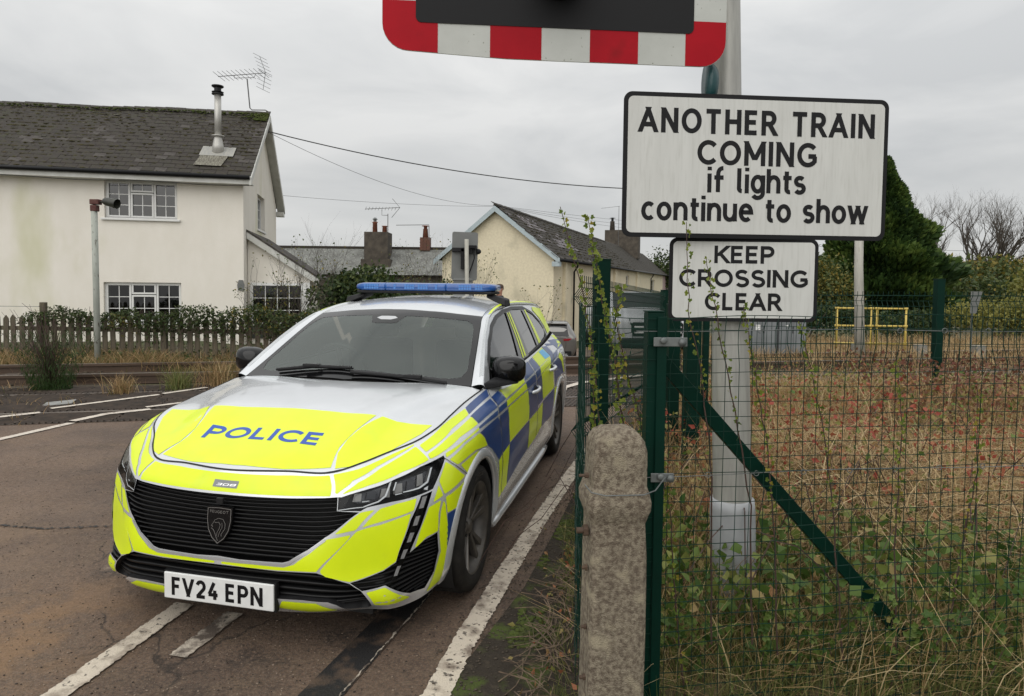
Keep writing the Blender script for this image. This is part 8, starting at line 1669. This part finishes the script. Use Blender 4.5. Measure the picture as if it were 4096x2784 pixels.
bush(18.6, 22, -.3, 4.4, 3.0, 3.6, 8000, 'yellow-green willow bush at the right frame edge', M['willow'], (.10, .20), (.5, .25), 'willow_bush'); bush(17.0, 19.5, -.2, 4.0, 2.0, 1.9, 5200, 'low mixed bush under the willow, right of the far post', M['climber'], (.08, .14), (.5, .3)); bush(14.4, 19.0, -.2, 3.0, 1.6, 1.6, 3600, 'pale silvery bush right of the far green post', M['willow'], (.07, .13), (.65, .2)); bush(11.8, 19.5, -.2, 3.4, 1.5, 1.35, 3400, 'low dark bush behind the yellow barriers', M['darkleaf'], (.07, .13), (.4, .3)); bush(8.3, 18.5, -.2, 3.6, 1.5, 1.5, 3600, 'dark bush behind the grey cabinets', M['darkleaf'], (.07, .14), (.3, .3))
bush(12.6, 27, -.3, 4.4, 2.5, 3.7, 5200, 'brownish hedge tree between the small sign and the conifer', M['climber'], (.10, .17), (.7, .2)); bush(26, 34, -.5, 9, 4, 3.2, 6500, 'bramble-covered bank below the bare trees', M['climber'], (.14, .26), (.55, .3)); bush(33, 44, -.5, 14, 5, 4.6, 6500, 'far brown thicket below the bare trees', M['climber'], (.2, .34), (.7, .25)); bush(21.5, 24.5, -.5, 4, 3, 4.1, 4500, 'tall yellow-green bush cut by the right frame edge', M['willow'], (.12, .22), (.55, .25))
bush(20.5, 88, -2, 7, 5, 9.3, 3200, 'distant tree between the cottage roof end and the large sign', M['darkleaf'], (.3, .5), (.5, .25), 'distant_tree', cat='tree')
n = 2600; sx = NR.uniform(-22, -4.2, n); nn_ = NR.uniform(8.1, 12.4, n); xx = DD.x*sx+NN.x*nn_; yy_ = DD.y*sx+NN.y*nn_
blobs('ballast_stones', [(a, b, .01) for a, b in zip(xx, yy_)], M['ballast'], None, (.014, .035), .7, kind='stuff')
n = 5200; sx = NR.uniform(-22, -3.4, n); nn_ = NR.choice([8.15, 9.0, 10.2, 10.45, 11.3, 12.2], n)+NR.normal(0, .16, n) if hasattr(NR, 'nochoice') else np.array([8.12, 9.1, 10.2, 10.42, 11.3, 12.2])[NR.integers(0, 6, n)]+NR.normal(0, .14, n); xx = DD.x*sx+NN.x*nn_; yy_ = DD.y*sx+NN.y*nn_; k_ = clumpy(np.c_[xx, yy_], 3.1, 4) > .45
blades('track_weeds', np.c_[xx, yy_, np.full(n, 0.)][k_], NR.uniform(.04, .17, n)[k_], NR.uniform(.005, .009, n)[k_], NR.uniform(.3, 1.1, n)[k_], np.clip(NR.normal(.5, .25, n), 0, 1)[k_], M['grass'], kind='stuff')
# grass beyond the track on the right and along the far rails
n = 16000; x = NR.uniform(3.4, 15, n); y = 12.0+NR.random(n)*6+.1*(x-4); blades('dry_grass', np.c_[x, y, np.full(n, -.02)], NR.uniform(.10, .45, n), NR.uniform(.006, .014, n), NR.uniform(.2, 1., n), np.clip(NR.normal(.35, .2, n), 0, 1), M['grass'], kind='stuff')
n = 9000; x = NR.uniform(2.6, 9.5, n); y = 7.2+NR.random(n)*2.6+.12*(x-3); blades('dry_grass', np.c_[x, y, np.full(n, .0)], NR.uniform(.12, .42, n), NR.uniform(.004, .010, n), NR.uniform(.2, 1.2, n), np.clip(NR.normal(.22, .2, n), 0, 1), M['grass'], kind='stuff')
# hills and far tree line closing the horizon
q = MB(); q.smooth = True
for (xa, xb, y, hs) in ((-260, 420, 330, (4, 6, 8, 11, 13, 15, 18, 20, 22, 20, 18)),):
    xs2 = np.linspace(xa, xb, len(hs)); vs = []
    for x_, h_ in zip(xs2, hs): vs += [(x_, y, -6), (x_, y+60, h_*.8), (x_, y+160, h_)]
    q.add(vs, [(i*3+j, i*3+3+j, i*3+4+j, i*3+1+j) for i in range(len(hs)-1) for j in range(2)])
q.build('hills', mat('far_hill', (.05, .06, .03), (.07, .06, .035), .05, rough=1), None, kind='structure')
n = 15000; x = NR.uniform(-90, 150, n); h_ = 4.5+2*np.sin(x*.11)+1.2*np.sin(x*.37); leafcloud('distant_wood', np.c_[x, 100+NR.uniform(-2, 4, n), -2.4+NR.random(n)*h_*.8], NR.uniform(.5, 1.1, n), np.clip(NR.normal(.5, .25, n), 0, 1), M['climber'], kind='stuff')
